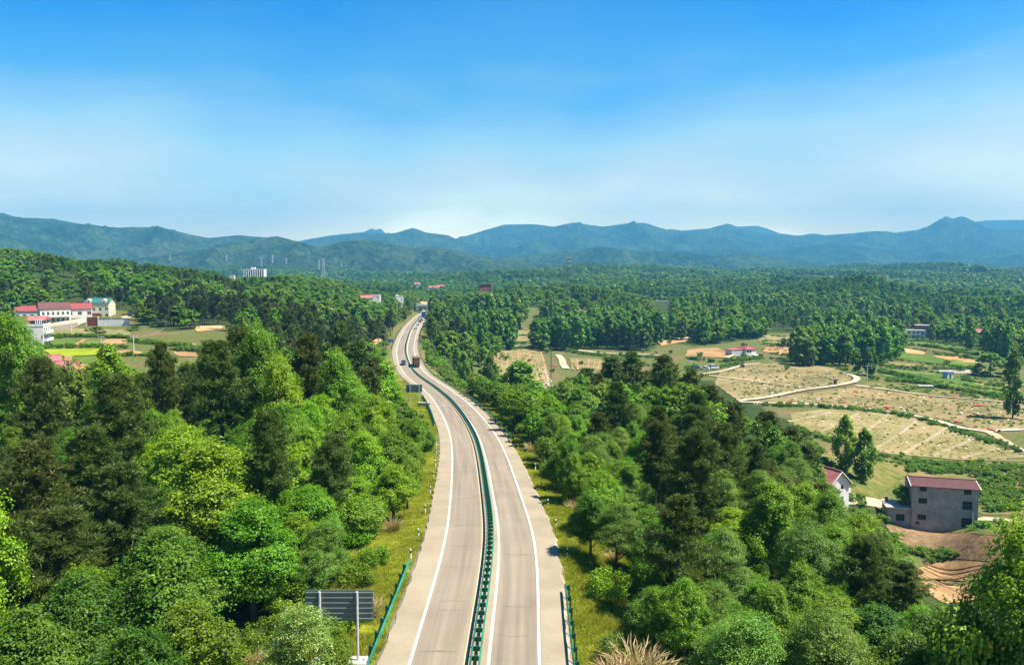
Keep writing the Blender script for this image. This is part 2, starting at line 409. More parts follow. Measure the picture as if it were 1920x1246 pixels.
def road_near(x, y):
    """distance to the highway's centre line, its height there"""
    d = np.full(len(x), 1e6); zr = np.zeros(len(x)); sd_ = np.zeros(len(x))
    idx = np.where((y < 1150) & (np.abs(x + 30) < 240))[0]
    tang = np.gradient(rc_c, axis=0)
    for i in range(0, len(idx), 8000):
        j = idx[i:i + 8000]
        dd = (x[j, None] - rc_c[None, :, 0]) ** 2 + (y[j, None] - rc_c[None, :, 1]) ** 2
        k = dd.argmin(1); d[j] = np.sqrt(dd[np.arange(len(j)), k]); zr[j] = rc_c[k, 2]
        sd_[j] = (x[j] - rc_c[k, 0]) * tang[k, 1] - (y[j] - rc_c[k, 1]) * tang[k, 0]
    return d, zr, sd_
rows = [-80.0]
while rows[-1] < 3600: rows.append(rows[-1] + max(0.85, 0.0115 * rows[-1]))
while rows[-1] < 11050: rows.append(rows[-1] * 1.05)
rows = np.array(rows); NC = 300
def half_w(y): return 150 + np.maximum(y, 0) * 0.86
cu = np.linspace(-1, 1, NC)
GX = half_w(rows)[:, None] * cu[None]; GY = np.repeat(rows[:, None], NC, 1)
x_, y_ = GX.ravel(), GY.ravel()
gz_ = base_height(x_, y_)
amp = np.clip(y_ / 900, 0.25, 3.0)
gz_ += amp * 0.35 * (np.sin(x_ * 0.11 + 1.3 * np.sin(y_ * 0.05)) + np.sin(y_ * 0.093 + 1.7 * np.sin(x_ * 0.041)))
far = smooth01(1000, 2500, y_)
gz_ += far * 14 * (np.sin(x_ * 0.0062 + 2 * np.sin(y_ * 0.0023)) * np.sin(y_ * 0.0051 + 1.0) + 0.5 * np.sin(x_ * 0.017 + y_ * 0.011))
rd, rz, rs = road_near(x_, y_)
w = smooth01(7.2, np.where((rs > 0) & (y_ < 260), 15.5, 24.0), rd)
gz_ = np.where(rd < 1e5, (rz - 0.42) * (1 - w) + gz_ * w, gz_)
GZ = gz_.reshape(GX.shape)
def gz(x, y):
    x = np.atleast_1d(np.asarray(x, float)); y = np.atleast_1d(np.asarray(y, float))
    r = np.clip(np.interp(y, rows, np.arange(len(rows))), 0, len(rows) - 1.001)
    c = np.clip((x / half_w(y) + 1) / 2 * (NC - 1), 0, NC - 1.001)
    r0 = r.astype(int); c0 = c.astype(int); fr = r - r0; fc = c - c0
    return (GZ[r0, c0] * (1 - fr) * (1 - fc) + GZ[r0, c0 + 1] * (1 - fr) * fc + GZ[r0 + 1, c0] * fr * (1 - fc) + GZ[r0 + 1, c0 + 1] * fr * fc)
def g1(x, y): return float(gz(x, y)[0])
def hit(px, py, y0=120.0, y1=4000.0):
    d = ray(px, py)
    Y = np.geomspace(y0, y1, 700); t = Y / d[1]
    zz = CAM_Z + d[2] * t - gz(d[0] * t, Y)
    k = np.argmax(zz < 0)
    if zz[k] >= 0: k = len(Y) - 1
    if k > 0 and zz[k] < 0:
        f = zz[k - 1] / (zz[k - 1] - zz[k]); yy = Y[k - 1] + f * (Y[k] - Y[k - 1])
    else: yy = Y[k]
    t = yy / d[1]
    return np.array((d[0] * t, yy, g1(d[0] * t, yy)))

nr = len(rows)
me = bpy.data.meshes.new('ground')
idx = np.arange(nr * NC).reshape(nr, NC)
quads = np.stack([idx[:-1, :-1], idx[:-1, 1:], idx[1:, 1:], idx[1:, :-1]], -1).reshape(-1, 4)
def mesh_np(name, verts, quads, k=4):
    me = bpy.data.meshes.new(name)
    me.vertices.add(len(verts)); me.vertices.foreach_set('co', np.ascontiguousarray(verts, np.float32).ravel())
    me.loops.add(quads.size); me.loops.foreach_set('vertex_index', np.ascontiguousarray(quads, np.int32).ravel())
    me.polygons.add(len(quads)); me.polygons.foreach_set('loop_start', np.arange(0, quads.size, k, dtype=np.int32))
    me.update(calc_edges=True); return me
me = mesh_np('ground', np.stack([x_, y_, gz_], -1), quads)
me.polygons.foreach_set('use_smooth', np.ones(len(quads), bool))
side = rs > 0
vw = np.where(side, 1 - smooth01(9.0, 12.5, rd + 1.2 * np.sin(y_ * 0.21)), 1 - smooth01(9.6, 13.5, rd + 1.6 * np.sin(y_ * 0.17)))
vw = np.where((rd < 1e5), vw * (1 - 0.85 * smooth01(180, 420, y_)), 0)
a = me.attributes.new('verge', 'FLOAT', 'POINT'); a.data.foreach_set('value', vw.astype(np.float32))
ppx, ppy = proj(x_, np.maximum(y_, 20), gz_)
OPEN_R = [(860, 760), (905, 648), (920, 612), (1000, 610), (1012, 650), (1225, 660), (1225, 632), (1300, 650), (1420, 635), (1440, 622), (1500, 626), (1700, 634), (1800, 652), (1930, 690),
          (1960, 1246), (1725, 1246), (1690, 1010), (1500, 800), (1330, 712), (1150, 710), (985, 770)]
OPEN_L = [(0, 720), (0, 600), (60, 585), (180, 580), (245, 584), (262, 606), (310, 622), (410, 612), (450, 640), (450, 800), (0, 800)]
def in_poly(px, py, poly):
    px = np.asarray(px); py = np.asarray(py); ins = np.zeros(px.shape, bool); n = len(poly)
    for i in range(n):
        xa, ya = poly[i]; xb, yb = poly[(i + 1) % n]
        c = ((ya > py) != (yb > py)) & (px < (xb - xa) * (py - ya) / ((yb - ya) or 1e-9) + xa)
        ins ^= c
    return ins
opn = (in_poly(ppx, ppy, OPEN_R) & (y_ > 120)) | (in_poly(ppx, ppy, OPEN_L) & (y_ > 205)) | ((rd < 14) & (y_ < 1100))
def vnoise(x, y, seed):
    r = np.random.default_rng(seed); T = r.random((256, 256))
    xi = np.floor(x).astype(int); yi = np.floor(y).astype(int); fx = x - xi; fy = y - yi
    fx = fx * fx * (3 - 2 * fx); fy = fy * fy * (3 - 2 * fy)
    g = lambda i, j: T[i % 256, j % 256]
    return g(xi, yi) * (1 - fx) * (1 - fy) + g(xi + 1, yi) * fx * (1 - fy) + g(xi, yi + 1) * (1 - fx) * fy + g(xi + 1, yi + 1) * fx * fy
def far_gap(x, y): return vnoise(x / 75 + 3, y / 115 + 8, 55) * np.where((y < 1250) & (x < 0), .9, 1.0)
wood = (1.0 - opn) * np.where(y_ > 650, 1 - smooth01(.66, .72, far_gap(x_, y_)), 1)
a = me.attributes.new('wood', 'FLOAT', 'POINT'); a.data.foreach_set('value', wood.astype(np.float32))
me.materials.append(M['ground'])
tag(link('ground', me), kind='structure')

# ------------------------------------------------------------------ mountains: each range a ridge with slopes and spurs
def ridged(x, y, seed, octv=5):
    s = 0; a = 1.0; tot = 0
    for o in range(octv):
        n = 1 - np.abs(2 * vnoise(x, y, seed + o) - 1); s = s + a * n * n; tot += a; a *= 0.52; x = x * 2.03 + 7.1; y = y * 2.03 + 3.7
    return s / tot
def mountain(name, Y, prof, depth, seed, spur=420.0, na=420, nd=70, fine=1.0):
    prof = sorted(prof); P = np.array(prof, float)
    px = np.linspace(P[0, 0], P[-1, 0], na)
    # smooth interpolation of the ridge line
    py = np.interp(px, P[:, 0], P[:, 1]); k = np.array([1, 2, 3, 2, 1.]); k /= k.sum()
    py = np.convolve(np.pad(py, 2, 'edge'), k, 'valid')
    crest = np.array([at(a, b, Y) for a, b in zip(px, py)])
    hz = crest[:, 2]
    t = np.concatenate([np.linspace(-1, 0, nd - 12, endpoint=False), np.linspace(0, 0.5, 12)])
    base_z = CAM_Z - 42.0
    dy = t[:, None] * depth                                  # in front of and behind the crest
    scale = (Y + dy) / Y
    X = crest[None, :, 0] * scale; YY = Y + dy + 0 * X
    # spurs run down from the crest
    wob = ridged(X / spur, YY / (spur * 1.9), seed, 6)
    f = np.where(t < 0, (1 + t) ** 1.25, np.maximum(0, 1 - (t / 0.5)) ** 1.1)[:, None]
    env = np.clip(1 - np.abs(t) * 1.0, 0, 1)[:, None] * (np.clip(np.abs(t) * 5, 0, 1)[:, None])
    Hh = (hz - base_z)[None, :]
    Z = base_z - 25 + (Hh + 25) * np.minimum(np.clip(f + env * (wob - 0.48) * 0.95, -0.2, 1.12), 1.0 - .30 * np.abs(t)[:, None])
    Z += fine * (ridged(X / 70., YY / 70., seed + 20, 3) - .45) * np.minimum(Hh * 0.11, 18) * np.clip(.25 + np.abs(t) * 5, 0, 1)[:, None]
    v = np.stack([X, YY, Z], -1).reshape(-1, 3)
    n0, n1 = X.shape; ii = np.arange(n0 * n1).reshape(n0, n1)
    q = np.stack([ii[:-1, :-1], ii[:-1, 1:], ii[1:, 1:], ii[1:, :-1]], -1).reshape(-1, 4)
    m_ = mesh_np(name, v, q); m_.polygons.foreach_set('use_smooth', np.ones(len(q), bool)); m_.materials.append(M['hill'])
    return tag(link(name, m_), kind='structure')
mountain('foothill_range', 3500, [(150, 497), (280, 482), (340, 474), (420, 462), (470, 449), (520, 442), (560, 453), (600, 464), (640, 453), (690, 449), (735, 457), (775, 464), (820, 463), (860, 471), (900, 479),
          (940, 488), (1000, 493), (1080, 503)], 1100, 3, 260)
mountain('near_left_range', 4700, [(-260, 398), (-100, 402), (0, 403), (40, 408), (100, 410), (150, 419), (220, 427), (290, 425), (330, 433), (390, 446), (450, 441), (520, 446), (570, 456), (640, 474), (720, 492)], 2000, 5, 520)
mountain('middle_range', 6400, [(430, 480), (560, 456), (590, 447), (640, 441), (690, 437), (740, 437), (775, 427), (800, 436), (840, 441), (860, 450), (900, 463), (960, 476), (1050, 490)], 1900, 11, 600)
mountain('low_wooded_range', 4600, [(880, 496), (940, 482), (1000, 476), (1080, 469), (1130, 462), (1200, 471), (1290, 473), (1330, 478), (1400, 472), (1440, 480), (1500, 486), (1560, 500), (1640, 504)], 1300, 17, 420)
mountain('main_range', 8200, [(740, 480), (800, 463), (860, 447), (900, 434), (945, 421), (1000, 420), (1040, 425), (1090, 419), (1130, 425), (1185, 417), (1210, 418), (1250, 431), (1290, 434), (1330, 428), (1365, 419),
          (1400, 431), (1440, 438), (1480, 441), (1540, 441), (1600, 438), (1640, 434), (1700, 437), (1740, 425), (1762, 412), (1774, 405), (1788, 411), (1800, 405), (1812, 408), (1835, 420), (1870, 431), (1930, 428), (2150, 440)], 3600, 23, 900, 640)
mountain('right_blue_range', 6400, [(1350, 492), (1440, 470), (1500, 462), (1560, 456), (1620, 462), (1700, 474), (1780, 488), (1850, 482), (1900, 473), (1960, 470), (2100, 462)], 1700, 31, 620)
mountain('right_near_ridge', 4300, [(1560, 512), (1640, 506), (1700, 505), (1760, 510), (1800, 503), (1850, 499), (1920, 497), (2100, 490)], 800, 37, 300)
mountain('far_left_peaks', 10800, [(500, 462), (580, 448), (620, 441), (660, 437), (682, 435), (697, 428), (703, 431), (714, 428), (722, 437), (740, 441), (800, 452), (900, 470)], 1500, 41, 1100, 300)
mountain('far_right_peaks', 10800, [(1180, 452), (1250, 434), (1290, 431), (1380, 425), (1420, 423), (1440, 429), (1460, 437), (1500, 442), (1522, 437), (1560, 443), (1660, 439), (1760, 425), (1800, 419), (1850, 413), (1920, 412), (2150, 404)], 1500, 47, 1100, 420)

# ------------------------------------------------------------------ the air
hz_m, nt, N, L, out = mat_new('haze_air')
pv = N.new('ShaderNodeVolumePrincipled')
pv.inputs['Color'].default_value = (0.11, 0.42, 0.72, 1)
pv.inputs['Density'].default_value = 1.3e-4
pv.inputs['Anisotropy'].default_value = 0.0
L.new(pv.outputs[0], out.inputs['Volume'])
HZ_LOW = float(min(v.co.z for o in bpy.data.objects if o.type == 'MESH' and o.get('kind') == 'structure' for v in o.data.vertices)) - 1.0
b = MB(); b.box(-13500, 13500, -400, 11750, HZ_LOW, CAM_Z + 860)
hz_o = tag(b.build('haze', hz_m), kind='stuff')
# ------------------------------------------------------------------ highway
def road_mat():
    m, nt, N, L, out = mat_new('sun_bleached_pavement')
    b = N.new('ShaderNodeBsdfPrincipled'); L.new(b.outputs[0], out.inputs[0])
    g = N.new('ShaderNodeNewGeometry')
    uv = N.new('ShaderNodeAttribute'); uv.attribute_name = 'across'
    n1 = noise_node(N, L, 0.25, 6, g.outputs['Position'], 0.6)
    n2 = noise_node(N, L, 14.0, 3, g.outputs['Position'], 0.7)
    # long faint wheel streaks: noise stretched along the road
    al = N.new('ShaderNodeAttribute'); al.attribute_name = 'along'
    cx = N.new('ShaderNodeCombineXYZ'); L.new(uv.outputs['Fac'], cx.inputs[0])
    ml = N.new('ShaderNodeMath'); ml.operation = 'MULTIPLY'; ml.inputs[1].default_value = 0.02
    L.new(al.outputs['Fac'], ml.inputs[0]); L.new(ml.outputs[0], cx.inputs[1])
    n3 = noise_node(N, L, 1.6, 5, cx.outputs[0], 0.6)
    lane = ramp_node(N, L, n3.outputs['Fac'], [(0.3, (0.154, 0.128, 0.094, 1)), (0.7, (0.252, 0.209, 0.153, 1))])
    sh = ramp_node(N, L, n1.outputs['Fac'], [(0.3, (0.240, 0.200, 0.136, 1)), (0.7, (0.274, 0.230, 0.157, 1))])
    # shoulders: worn, paler
    ab = N.new('ShaderNodeMath'); ab.operation = 'ABSOLUTE'; L.new(uv.outputs['Fac'], ab.inputs[0])
    mr = N.new('ShaderNodeMapRange'); mr.inputs[1].default_value = 4.15; mr.inputs[2].default_value = 4.35
    L.new(ab.outputs[0], mr.inputs[0])
    md = N.new('ShaderNodeMapRange'); md.inputs[1].default_value = 1.05; md.inputs[2].default_value = 0.75
    L.new(ab.outputs[0], md.inputs[0])
    mx = N.new('ShaderNodeMath'); mx.operation = 'MAXIMUM'; L.new(mr.outputs[0], mx.inputs[0]); L.new(md.outputs[0], mx.inputs[1])
    base = mixc(N, L, mx.outputs[0], lane.outputs[0], sh.outputs[0])
    gr = ramp_node(N, L, n2.outputs['Fac'], [(0.3, (0.86, 0.86, 0.86, 1)), (0.7, (1.08, 1.08, 1.08, 1))])
    base = mixc(N, L, 1.0, base, gr.outputs[0], 'MULTIPLY')
    st = ramp_node(N, L, n1.outputs['Fac'], [(0.3, (0.90, 0.90, 0.90, 1)), (0.6, (1.03, 1.03, 1.03, 1))])
    base = mixc(N, L, 1.0, base, st.outputs[0], 'MULTIPLY')
    L.new(base, b.inputs['Base Color']); b.inputs['Roughness'].default_value = 0.85
    b.inputs['Specular IOR Level'].default_value = 0.2
    return m
M['road'] = road_mat()
M['paint'] = simple('road_paint', (0.64, 0.62, 0.56), 0.7, 0.25, 1.2)
M['paint_y'] = simple('worn_yellow_paint', (0.52, 0.41, 0.24), 0.7, 0.15, 2.0)
M['crack'] = simple('crack_filler', (0.10, 0.085, 0.07), 0.9, 0.3, 4.0)
M['concrete'] = simple('concrete', (0.40, 0.37, 0.32), 0.9, 0.25, 1.5, bump=0.3)
M['green_rail'] = simple('green_painted_steel', (0.014, 0.17, 0.105), 0.5, 0.5, 0.7, spec=0.4)
M['green_post'] = simple('dark_green_steel', (0.006, 0.085, 0.050), 0.5, 0.3, 2.0, spec=0.4)
M['steel'] = simple('galvanised_steel', (0.50, 0.52, 0.52), 0.45, 0.2, 3.0, metal=0.3)
M['panel_back'] = simple('sign_back_aluminium', (0.115, 0.15, 0.135), 0.6, 0.2, 1.0)
M['white'] = simple('white_plastic', (0.78, 0.78, 0.75), 0.6, 0.1, 2.0)
M['black'] = simple('black_band', (0.02, 0.02, 0.02), 0.6, 0.1, 2.0)

def ribbon(name, s0, s1, o0, o1, lift, mat, parent=None, ds=1.5, nx=2, attr=False):
    ss = np.arange(s0, s1 + ds * .5, ds)
    v = []; ac = []; al = []
    for s in ss:
        p, q, r = road_at(s)
        for k in range(nx):
            o = o0 + (o1 - o0) * k / (nx - 1)
            edge = 0.0
            if attr and k in (0, nx - 1): edge = 0.10 * math.sin(s * 1.7) + 0.07 * math.sin(s * 4.1 + k)
            c = p + r * (o + edge); v.append((c[0], c[1], c[2] + lift - 0.012 * abs(o))); ac.append(o); al.append(s)
    ii = np.arange(len(ss) * nx).reshape(len(ss), nx)
    q = np.stack([ii[:-1, :-1], ii[:-1, 1:], ii[1:, 1:], ii[1:, :-1]], -1).reshape(-1, 4)
    m_ = mesh_np(name, np.array(v), q); m_.materials.append(mat)
    if attr:
        for nm, d in (('across', ac), ('along', al)):
            a = m_.attributes.new(nm, 'FLOAT', 'POINT'); a.data.foreach_set('value', np.array(d, np.float32))
    return link(name, m_, parent)
S_END = float(S[-1]) - 2
hw = tag(ribbon('highway', 0, S_END, ROAD_L, ROAD_R, 0.0, M['road'], nx=21, attr=True), kind='structure')
# embankment edge under the pavement
for off, sg in ((ROAD_L + .12, -1), (ROAD_R - .12, 1)):
    ss = np.arange(0, S_END, 3.0); v = []
    for s in ss:
        p, q, r = road_at(s)
        a = p + r * off; b_ = p + r * (off + sg * 1.3)
        v += [(a[0], a[1], a[2] - .085), (b_[0], b_[1], b_[2] - 1.0)]
    ii = np.arange(len(v)).reshape(-1, 2)
    q = np.stack([ii[:-1, 0], ii[:-1, 1], ii[1:, 1], ii[1:, 0]], -1)
    if sg < 0: q = q[:, ::-1]
    m_ = mesh_np('road_shoulder_edge', np.array(v), q); m_.materials.append(M['f_gravel']); link('shoulder_edge', m_, hw)
ribbon('edge_line', 0, S_END, -4.38, -4.20, .004, M['paint'], hw)
ribbon('edge_line', 0, S_END, 4.02, 4.20, .004, M['paint'], hw)
ribbon('median_line', 0, S_END, 0.72, 0.90, .004, M['paint'], hw)
ribbon('median_line', 0, S_END, -0.80, -0.64, .004, M['paint_y'], hw)
for Yc, w in ((761, .22),):
    s = s_at_Y(200); 
    ribbon('joint_line', s, s + 0.3, ROAD_L + .3, -1.0, .008, M['paint'], hw, 0.3)
    ribbon('joint_line', s, s + 0.3, 1.0, ROAD_R - .3, .008, M['paint'], hw, 0.3)
cr_ = random.Random(3)
def crack(s, o0, o1):
    n = 26; v = []; ph = cr_.random() * 9; wid = cr_.choice((.018, .025, .03, .05))
    for k in range(n):
        o = o0 + (o1 - o0) * k / (n - 1)
        wob = 0.05 * math.sin(k * .35 + ph) + cr_.uniform(-.03, .03)
        wd = wid * (0.3 + cr_.random()) * (1 - abs(2 * k / (n - 1) - 1) ** 4)
        p, q, r = road_at(s + wob)
        c = p + r * o
        for sg in (-1, 1):
            d = c + q * wd * sg; v.append((d[0], d[1], d[2] + .006 - .012 * abs(o)))
    ii = np.arange(2 * n).reshape(n, 2)
    q = np.stack([ii[:-1, 0], ii[1:, 0], ii[1:, 1], ii[:-1, 1]], -1)
    m_ = mesh_np('crack', np.array(v), q); m_.materials.append(M['crack']); link('crack', m_, hw)
for Yq in (51.2, 57.5, 59.1, 66, 71.5, 79, 92, 97, 113, 128): crack(s_at_Y(Yq), -4.1 + cr_.uniform(0, .8), -1.0 - cr_.uniform(0, .7))
for Yq in (53.5, 58.3, 69.0, 81, 99, 124): crack(s_at_Y(Yq), 1.0 + cr_.uniform(0, .5), 3.4 + cr_.uniform(0, 1.4))

# guardrails: corrugated steel beams on posts with spacer blocks
def beam_mesh(s0, s1, off, ds, face=1, z0=0.0):
    prof = [(0, .44), (.05, .49), (.08, .53), (.05, .57), (0.0, .60), (.05, .64), (.08, .68), (.05, .72), (0, .77), (-.02, .77), (-.02, .44)]
    ss = np.arange(s0, s1 + ds * .5, ds); v = []; n = len(prof)
    for s in ss:
        p, q, r = road_at(s)
        for (a, b_) in prof:
            c = p + r * (off + a * face); v.append((c[0], c[1], c[2] + b_ + z0 - .012 * abs(off)))
    ii = np.arange(len(ss) * n).reshape(len(ss), n)
    q = np.stack([ii[:-1], np.roll(ii, -1, 1)[:-1], np.roll(ii, -1, 1)[1:], ii[1:]], -1).reshape(-1, 4)
    m_ = mesh_np('beam', np.array(v), q); m_.materials.append(M['green_rail']); return m_
pm = MB(); pm.box(-.075, .075, -.075, .075, -.45, .80); pm.box(-.235, .235, -.05, .05, .46, .75)
med_post = pm.mesh('median_post', M['green_post'])
pm = MB(); pm.box(-.07, .07, -.07, .07, -.6, .84); pm.box(-.22, -.07, -.05, .05, .46, .75)
side_post = pm.mesh('side_post', M['green_post'])
def posts_joined(parent, proto, ss, off, flip):
    vs = np.array([v.co[:] for v in proto.vertices]); fs = [tuple(p.vertices) for p in proto.polygons]
    V = []; F = []
    for s in ss:
        p, q, r = road_at(s); c = p + r * off; i = len(V)
        for v in vs:
            d = c + r * (v[0] * flip) + q * v[1]; V.append((d[0], d[1], c[2] + v[2]))
        F += [tuple(i + k for k in f) for f in fs]
    m_ = bpy.data.meshes.new('posts'); m_.from_pydata(V, [], F); m_.materials.append(M['green_post'])
    tag(link('posts', m_, parent), kind='stuff')
def guardrail(name, label, s0, s1, offs, post_off, step, proto, flip, nmax):
    p, q, r = road_at(s0)
    root = empty(name, tuple(p + r * post_off)); tag(root, label, 'guardrail', 'green steel guardrails of the highway')
    inv = Matrix.Translation(-Vector(root.location))
    for o, f in offs:
        sn = s_at_Y(220)
        if s0 < sn < s1:
            for a, b_, d in ((s0, sn, .8), (sn, s1, 2.5)):
                ob = link('beam', beam_mesh(a, b_, o, d, f), root); ob.matrix_parent_inverse = inv
        else:
            ob = link('beam', beam_mesh(s0, s1, o, 1.0, f), root); ob.matrix_parent_inverse = inv
    ss = np.arange(s0 + .3, s1, step)
    for k, s in enumerate(ss[:nmax]):
        p, q, r = road_at(s); c = p + r * post_off
        ob = link('post', proto, root); ob.matrix_parent_inverse = inv
        ob.location = (c[0], c[1], c[2] - .01); ob.rotation_euler = (0, 0, math.atan2(r[1], r[0]) + (math.pi if flip < 0 else 0))
    if len(ss) > nmax:
        posts_joined(root, proto, ss[nmax:], post_off, flip)
        ob = root.children[-1]; ob.matrix_parent_inverse = inv
    return root
S0 = s_at_Y(36)
guardrail('median_guardrail', 'long double sided green guardrail winding along the middle of the highway', s_at_Y(30), s_at_Y(860), ((-.26, -1), (.26, 1)), 0.0, 1.34, med_post, 1, 230)
guardrail('guardrail', 'short green guardrail in the grass beside the sign seen from behind', s_at_Y(34), s_at_Y(66), ((-6.75, 1),), -7.0, 2.0, side_post, -1, 60)
guardrail('guardrail', 'short green guardrail casting its shadow on the right hand shoulder', s_at_Y(34), s_at_Y(61), ((6.28, -1),), 6.52, 2.0, side_post, 1, 60)
guardrail('guardrail', 'long green guardrail curving along the shrubs opposite the brown truck', s_at_Y(137), s_at_Y(560), ((6.28, -1),), 6.52, 4.0, side_post, 1, 60)
guardrail('guardrail', 'green guardrail curving past the smaller sign on the outside of the bend', s_at_Y(160), s_at_Y(232), ((-6.75, 1),), -7.0, 2.5, side_post, -1, 60)
guardrail('guardrail', 'far pale green guardrail on the bank below the blue road sign', s_at_Y(395), s_at_Y(520), ((-6.75, 1),), -7.0, 4.0, side_post, -1, 60)

# delineator posts
dm = MB(); dm.lathe([(.062, -.3), (.062, 1.02), (.05, 1.06)], 8)
d_body = dm.mesh('delineator_body', M['white'])
dm = MB(); dm.lathe([(.066, .66), (.066, .90)], 8); d_band = dm.mesh('delineator_band', M['black'])
def delineator(px, py, side, n):
    # stand on the verge where the photo shows it
    P = hit(px, py, 40, 400)
    r = empty('delineator_post', tuple(P)); r.rotation_euler = (random.uniform(-.05, .05), random.uniform(-.05, .05), 0)
    link('post', d_body, r); link('black_band', d_band, r)
    tag(r, n, 'marker post', 'white marker posts along the road edge')
ordn = ['nearest', 'second nearest', 'third nearest', 'fourth nearest', 'fifth nearest', 'sixth nearest', 'seventh nearest', 'eighth nearest', 'ninth nearest', 'tenth nearest']
for k, (x, y) in enumerate([(770.5, 1050), (785, 1010), (797.5, 963), (807, 927), (813, 898), (816.5, 875), (818, 851), (818, 834)]):
    delineator(x, y, -1, f'white marker post with black band in left verge grass, {ordn[k]} to the camera')
for k, (x, y) in enumerate([(1063, 1048), (1042, 992), (1028, 952), (1015, 915), (1004, 882)]):
    delineator(x, y, 1, f'white marker post in right verge grass under the trees, {ordn[k]} to the camera')

# signs seen from behind
def sign(name, label, px0, px1, pt, pb, Y, posts, base_py, mat, ribs, pad=False, yaw=0.0):
    a = at(px0, pt, Y); b_ = at(px1, pb, Y); W = b_[0] - a[0]; H = a[2] - b_[2]
    xc = (a[0] + b_[0]) / 2; zb = at(posts[0], base_py, Y)[2]
    root = empty(name, (xc, Y, zb), yaw); tag(root, label, 'road sign')
    m_ = MB(); m_.box(-W / 2, W / 2, -.02, .02, b_[2] - zb, a[2] - zb); m_.build('panel', mat, root)
    rb = MB(); rb.box(-W / 2, W / 2, -.055, -.021, -.025, .025); rbm = rb.mesh('rib', M['panel_rib'])
    for k in range(ribs): 
        o = link('rib', rbm, root); o.location = (0, 0, b_[2] - zb + H * (k + .5) / ribs)
    for p in posts:
        xx = at(p, pt, Y)[0] - xc; gx = g1(xc + xx, Y) - zb
        m_ = MB(); m_.bar((xx, -.15, min(gx, 0) - .3), (xx, -.15, a[2] - zb - .06), .085, 10); m_.build('post', M['steel'], root)
        if pad:
            m_ = MB(); m_.box(xx - .55, xx + .55, -.7, .4, min(gx, 0) - .6, .06); m_.build('footing', M['concrete'], root)
    return root
M['panel_rib'] = simple('sign_rib_aluminium', (0.18, 0.225, 0.20), 0.6, 0.2, 1.0)
sign('road_sign', 'large dark grey road sign seen from behind, behind the white flowering bush', 572, 700.5, 1105, 1163, 48.5, (600, 670), 1236, M['panel_back'], 6, True)
sign('road_sign', 'smaller grey road sign on two white posts at the highway bend, seen from behind', 761, 791.5, 720.5, 735, 205, (768.5, 785.5), 753, M['panel_blue'] if 'panel_blue' in M else M['panel_back'], 4)
M['panel_blue'] = simple('sign_back_blue_grey', (0.10, 0.16, 0.21), 0.6, 0.2, 1.0)
sign('road_sign', 'small blue grey road sign in the bushes beside the far guardrail', 723, 737, 635, 642, 420, (725, 733), 650, M['panel_blue'], 3)

# ------------------------------------------------------------------ fields and tracks laid on the terrain
def drape(name, poly, mat, lift=0.12, y0=130, step=None, label=None, kind='structure', ncol=None):
    ys = [p[1] for p in poly]; top, bot = min(ys) + .01, max(ys) - .01
    n = max(6, int((bot - top) / 1.6)); rowsv = []
    xs_all = [p[0] for p in poly]; nc = ncol or max(6, int((max(xs_all) - min(xs_all)) / 7))
    for k in range(n + 1):
        py = top + (bot - top) * k / n; cross = []
        for i in range(len(poly)):
            xa, ya = poly[i]; xb, yb = poly[(i + 1) % len(poly)]
            if (ya > py) != (yb > py): cross.append(xa + (xb - xa) * (py - ya) / (yb - ya))
        if len(cross) < 2: continue
        l, r_ = min(cross), max(cross)
        wob = 1.2 * math.sin(py * .9 + poly[0][0])
        rowsv.append([hit(l + wob + (r_ - l - 2 * wob) * j / nc, py, y0) for j in range(nc + 1)])
    V = np.array(rowsv).reshape(-1, 3); V[:, 2] += lift * np.clip(V[:, 1] / 200, 1, 3)
    ii = np.arange(len(V)).reshape(len(rowsv), nc + 1)
    q = np.stack([ii[:-1, :-1], ii[1:, :-1], ii[1:, 1:], ii[:-1, 1:]], -1).reshape(-1, 4)
    m_ = mesh_np(name, V, q); m_.materials.append(mat); m_.polygons.foreach_set('use_smooth', np.ones(len(q), bool))
    return tag(link(name, m_), kind=kind)
def path_pts(pl, y0, n=8):
    P = [hit(*p, y0) for p in pl]; P = np.array(P)
    C = catmull(P, max(1.5, np.linalg.norm(P[0] - P[-1]) / 120))
    C[:, 2] = gz(C[:, 0], C[:, 1]); return C
def track(name, pl, w, mat, y0=130, lift=.35, parent=None):
    C = path_pts(pl, y0); T = np.gradient(C, axis=0); T[:, 2] = 0; T /= np.linalg.norm(T, axis=1)[:, None] + 1e-9
    R_ = np.stack([T[:, 1], -T[:, 0], 0 * T[:, 0]], -1); V = []
    for k in range(len(C)):
        for o in (-.5, 0, .5):
            c = C[k] + R_[k] * w * o * (1 + .12 * math.sin(k * 1.1)); V.append((c[0], c[1], g1(c[0], c[1]) + lift * max(1, c[1] / 260) + (0 if o else .05)))
    ii = np.arange(len(V)).reshape(-1, 3)
    q = np.stack([ii[:-1, :-1], ii[:-1, 1:], ii[1:, 1:], ii[1:, :-1]], -1).reshape(-1, 4)
    m_ = mesh_np(name, np.array(V), q); m_.materials.append(mat)
    return tag(link(name, m_, parent), kind='structure')

FLD = []
def fld(*a, **k): FLD.append(a[1]); return drape(*a, **k)
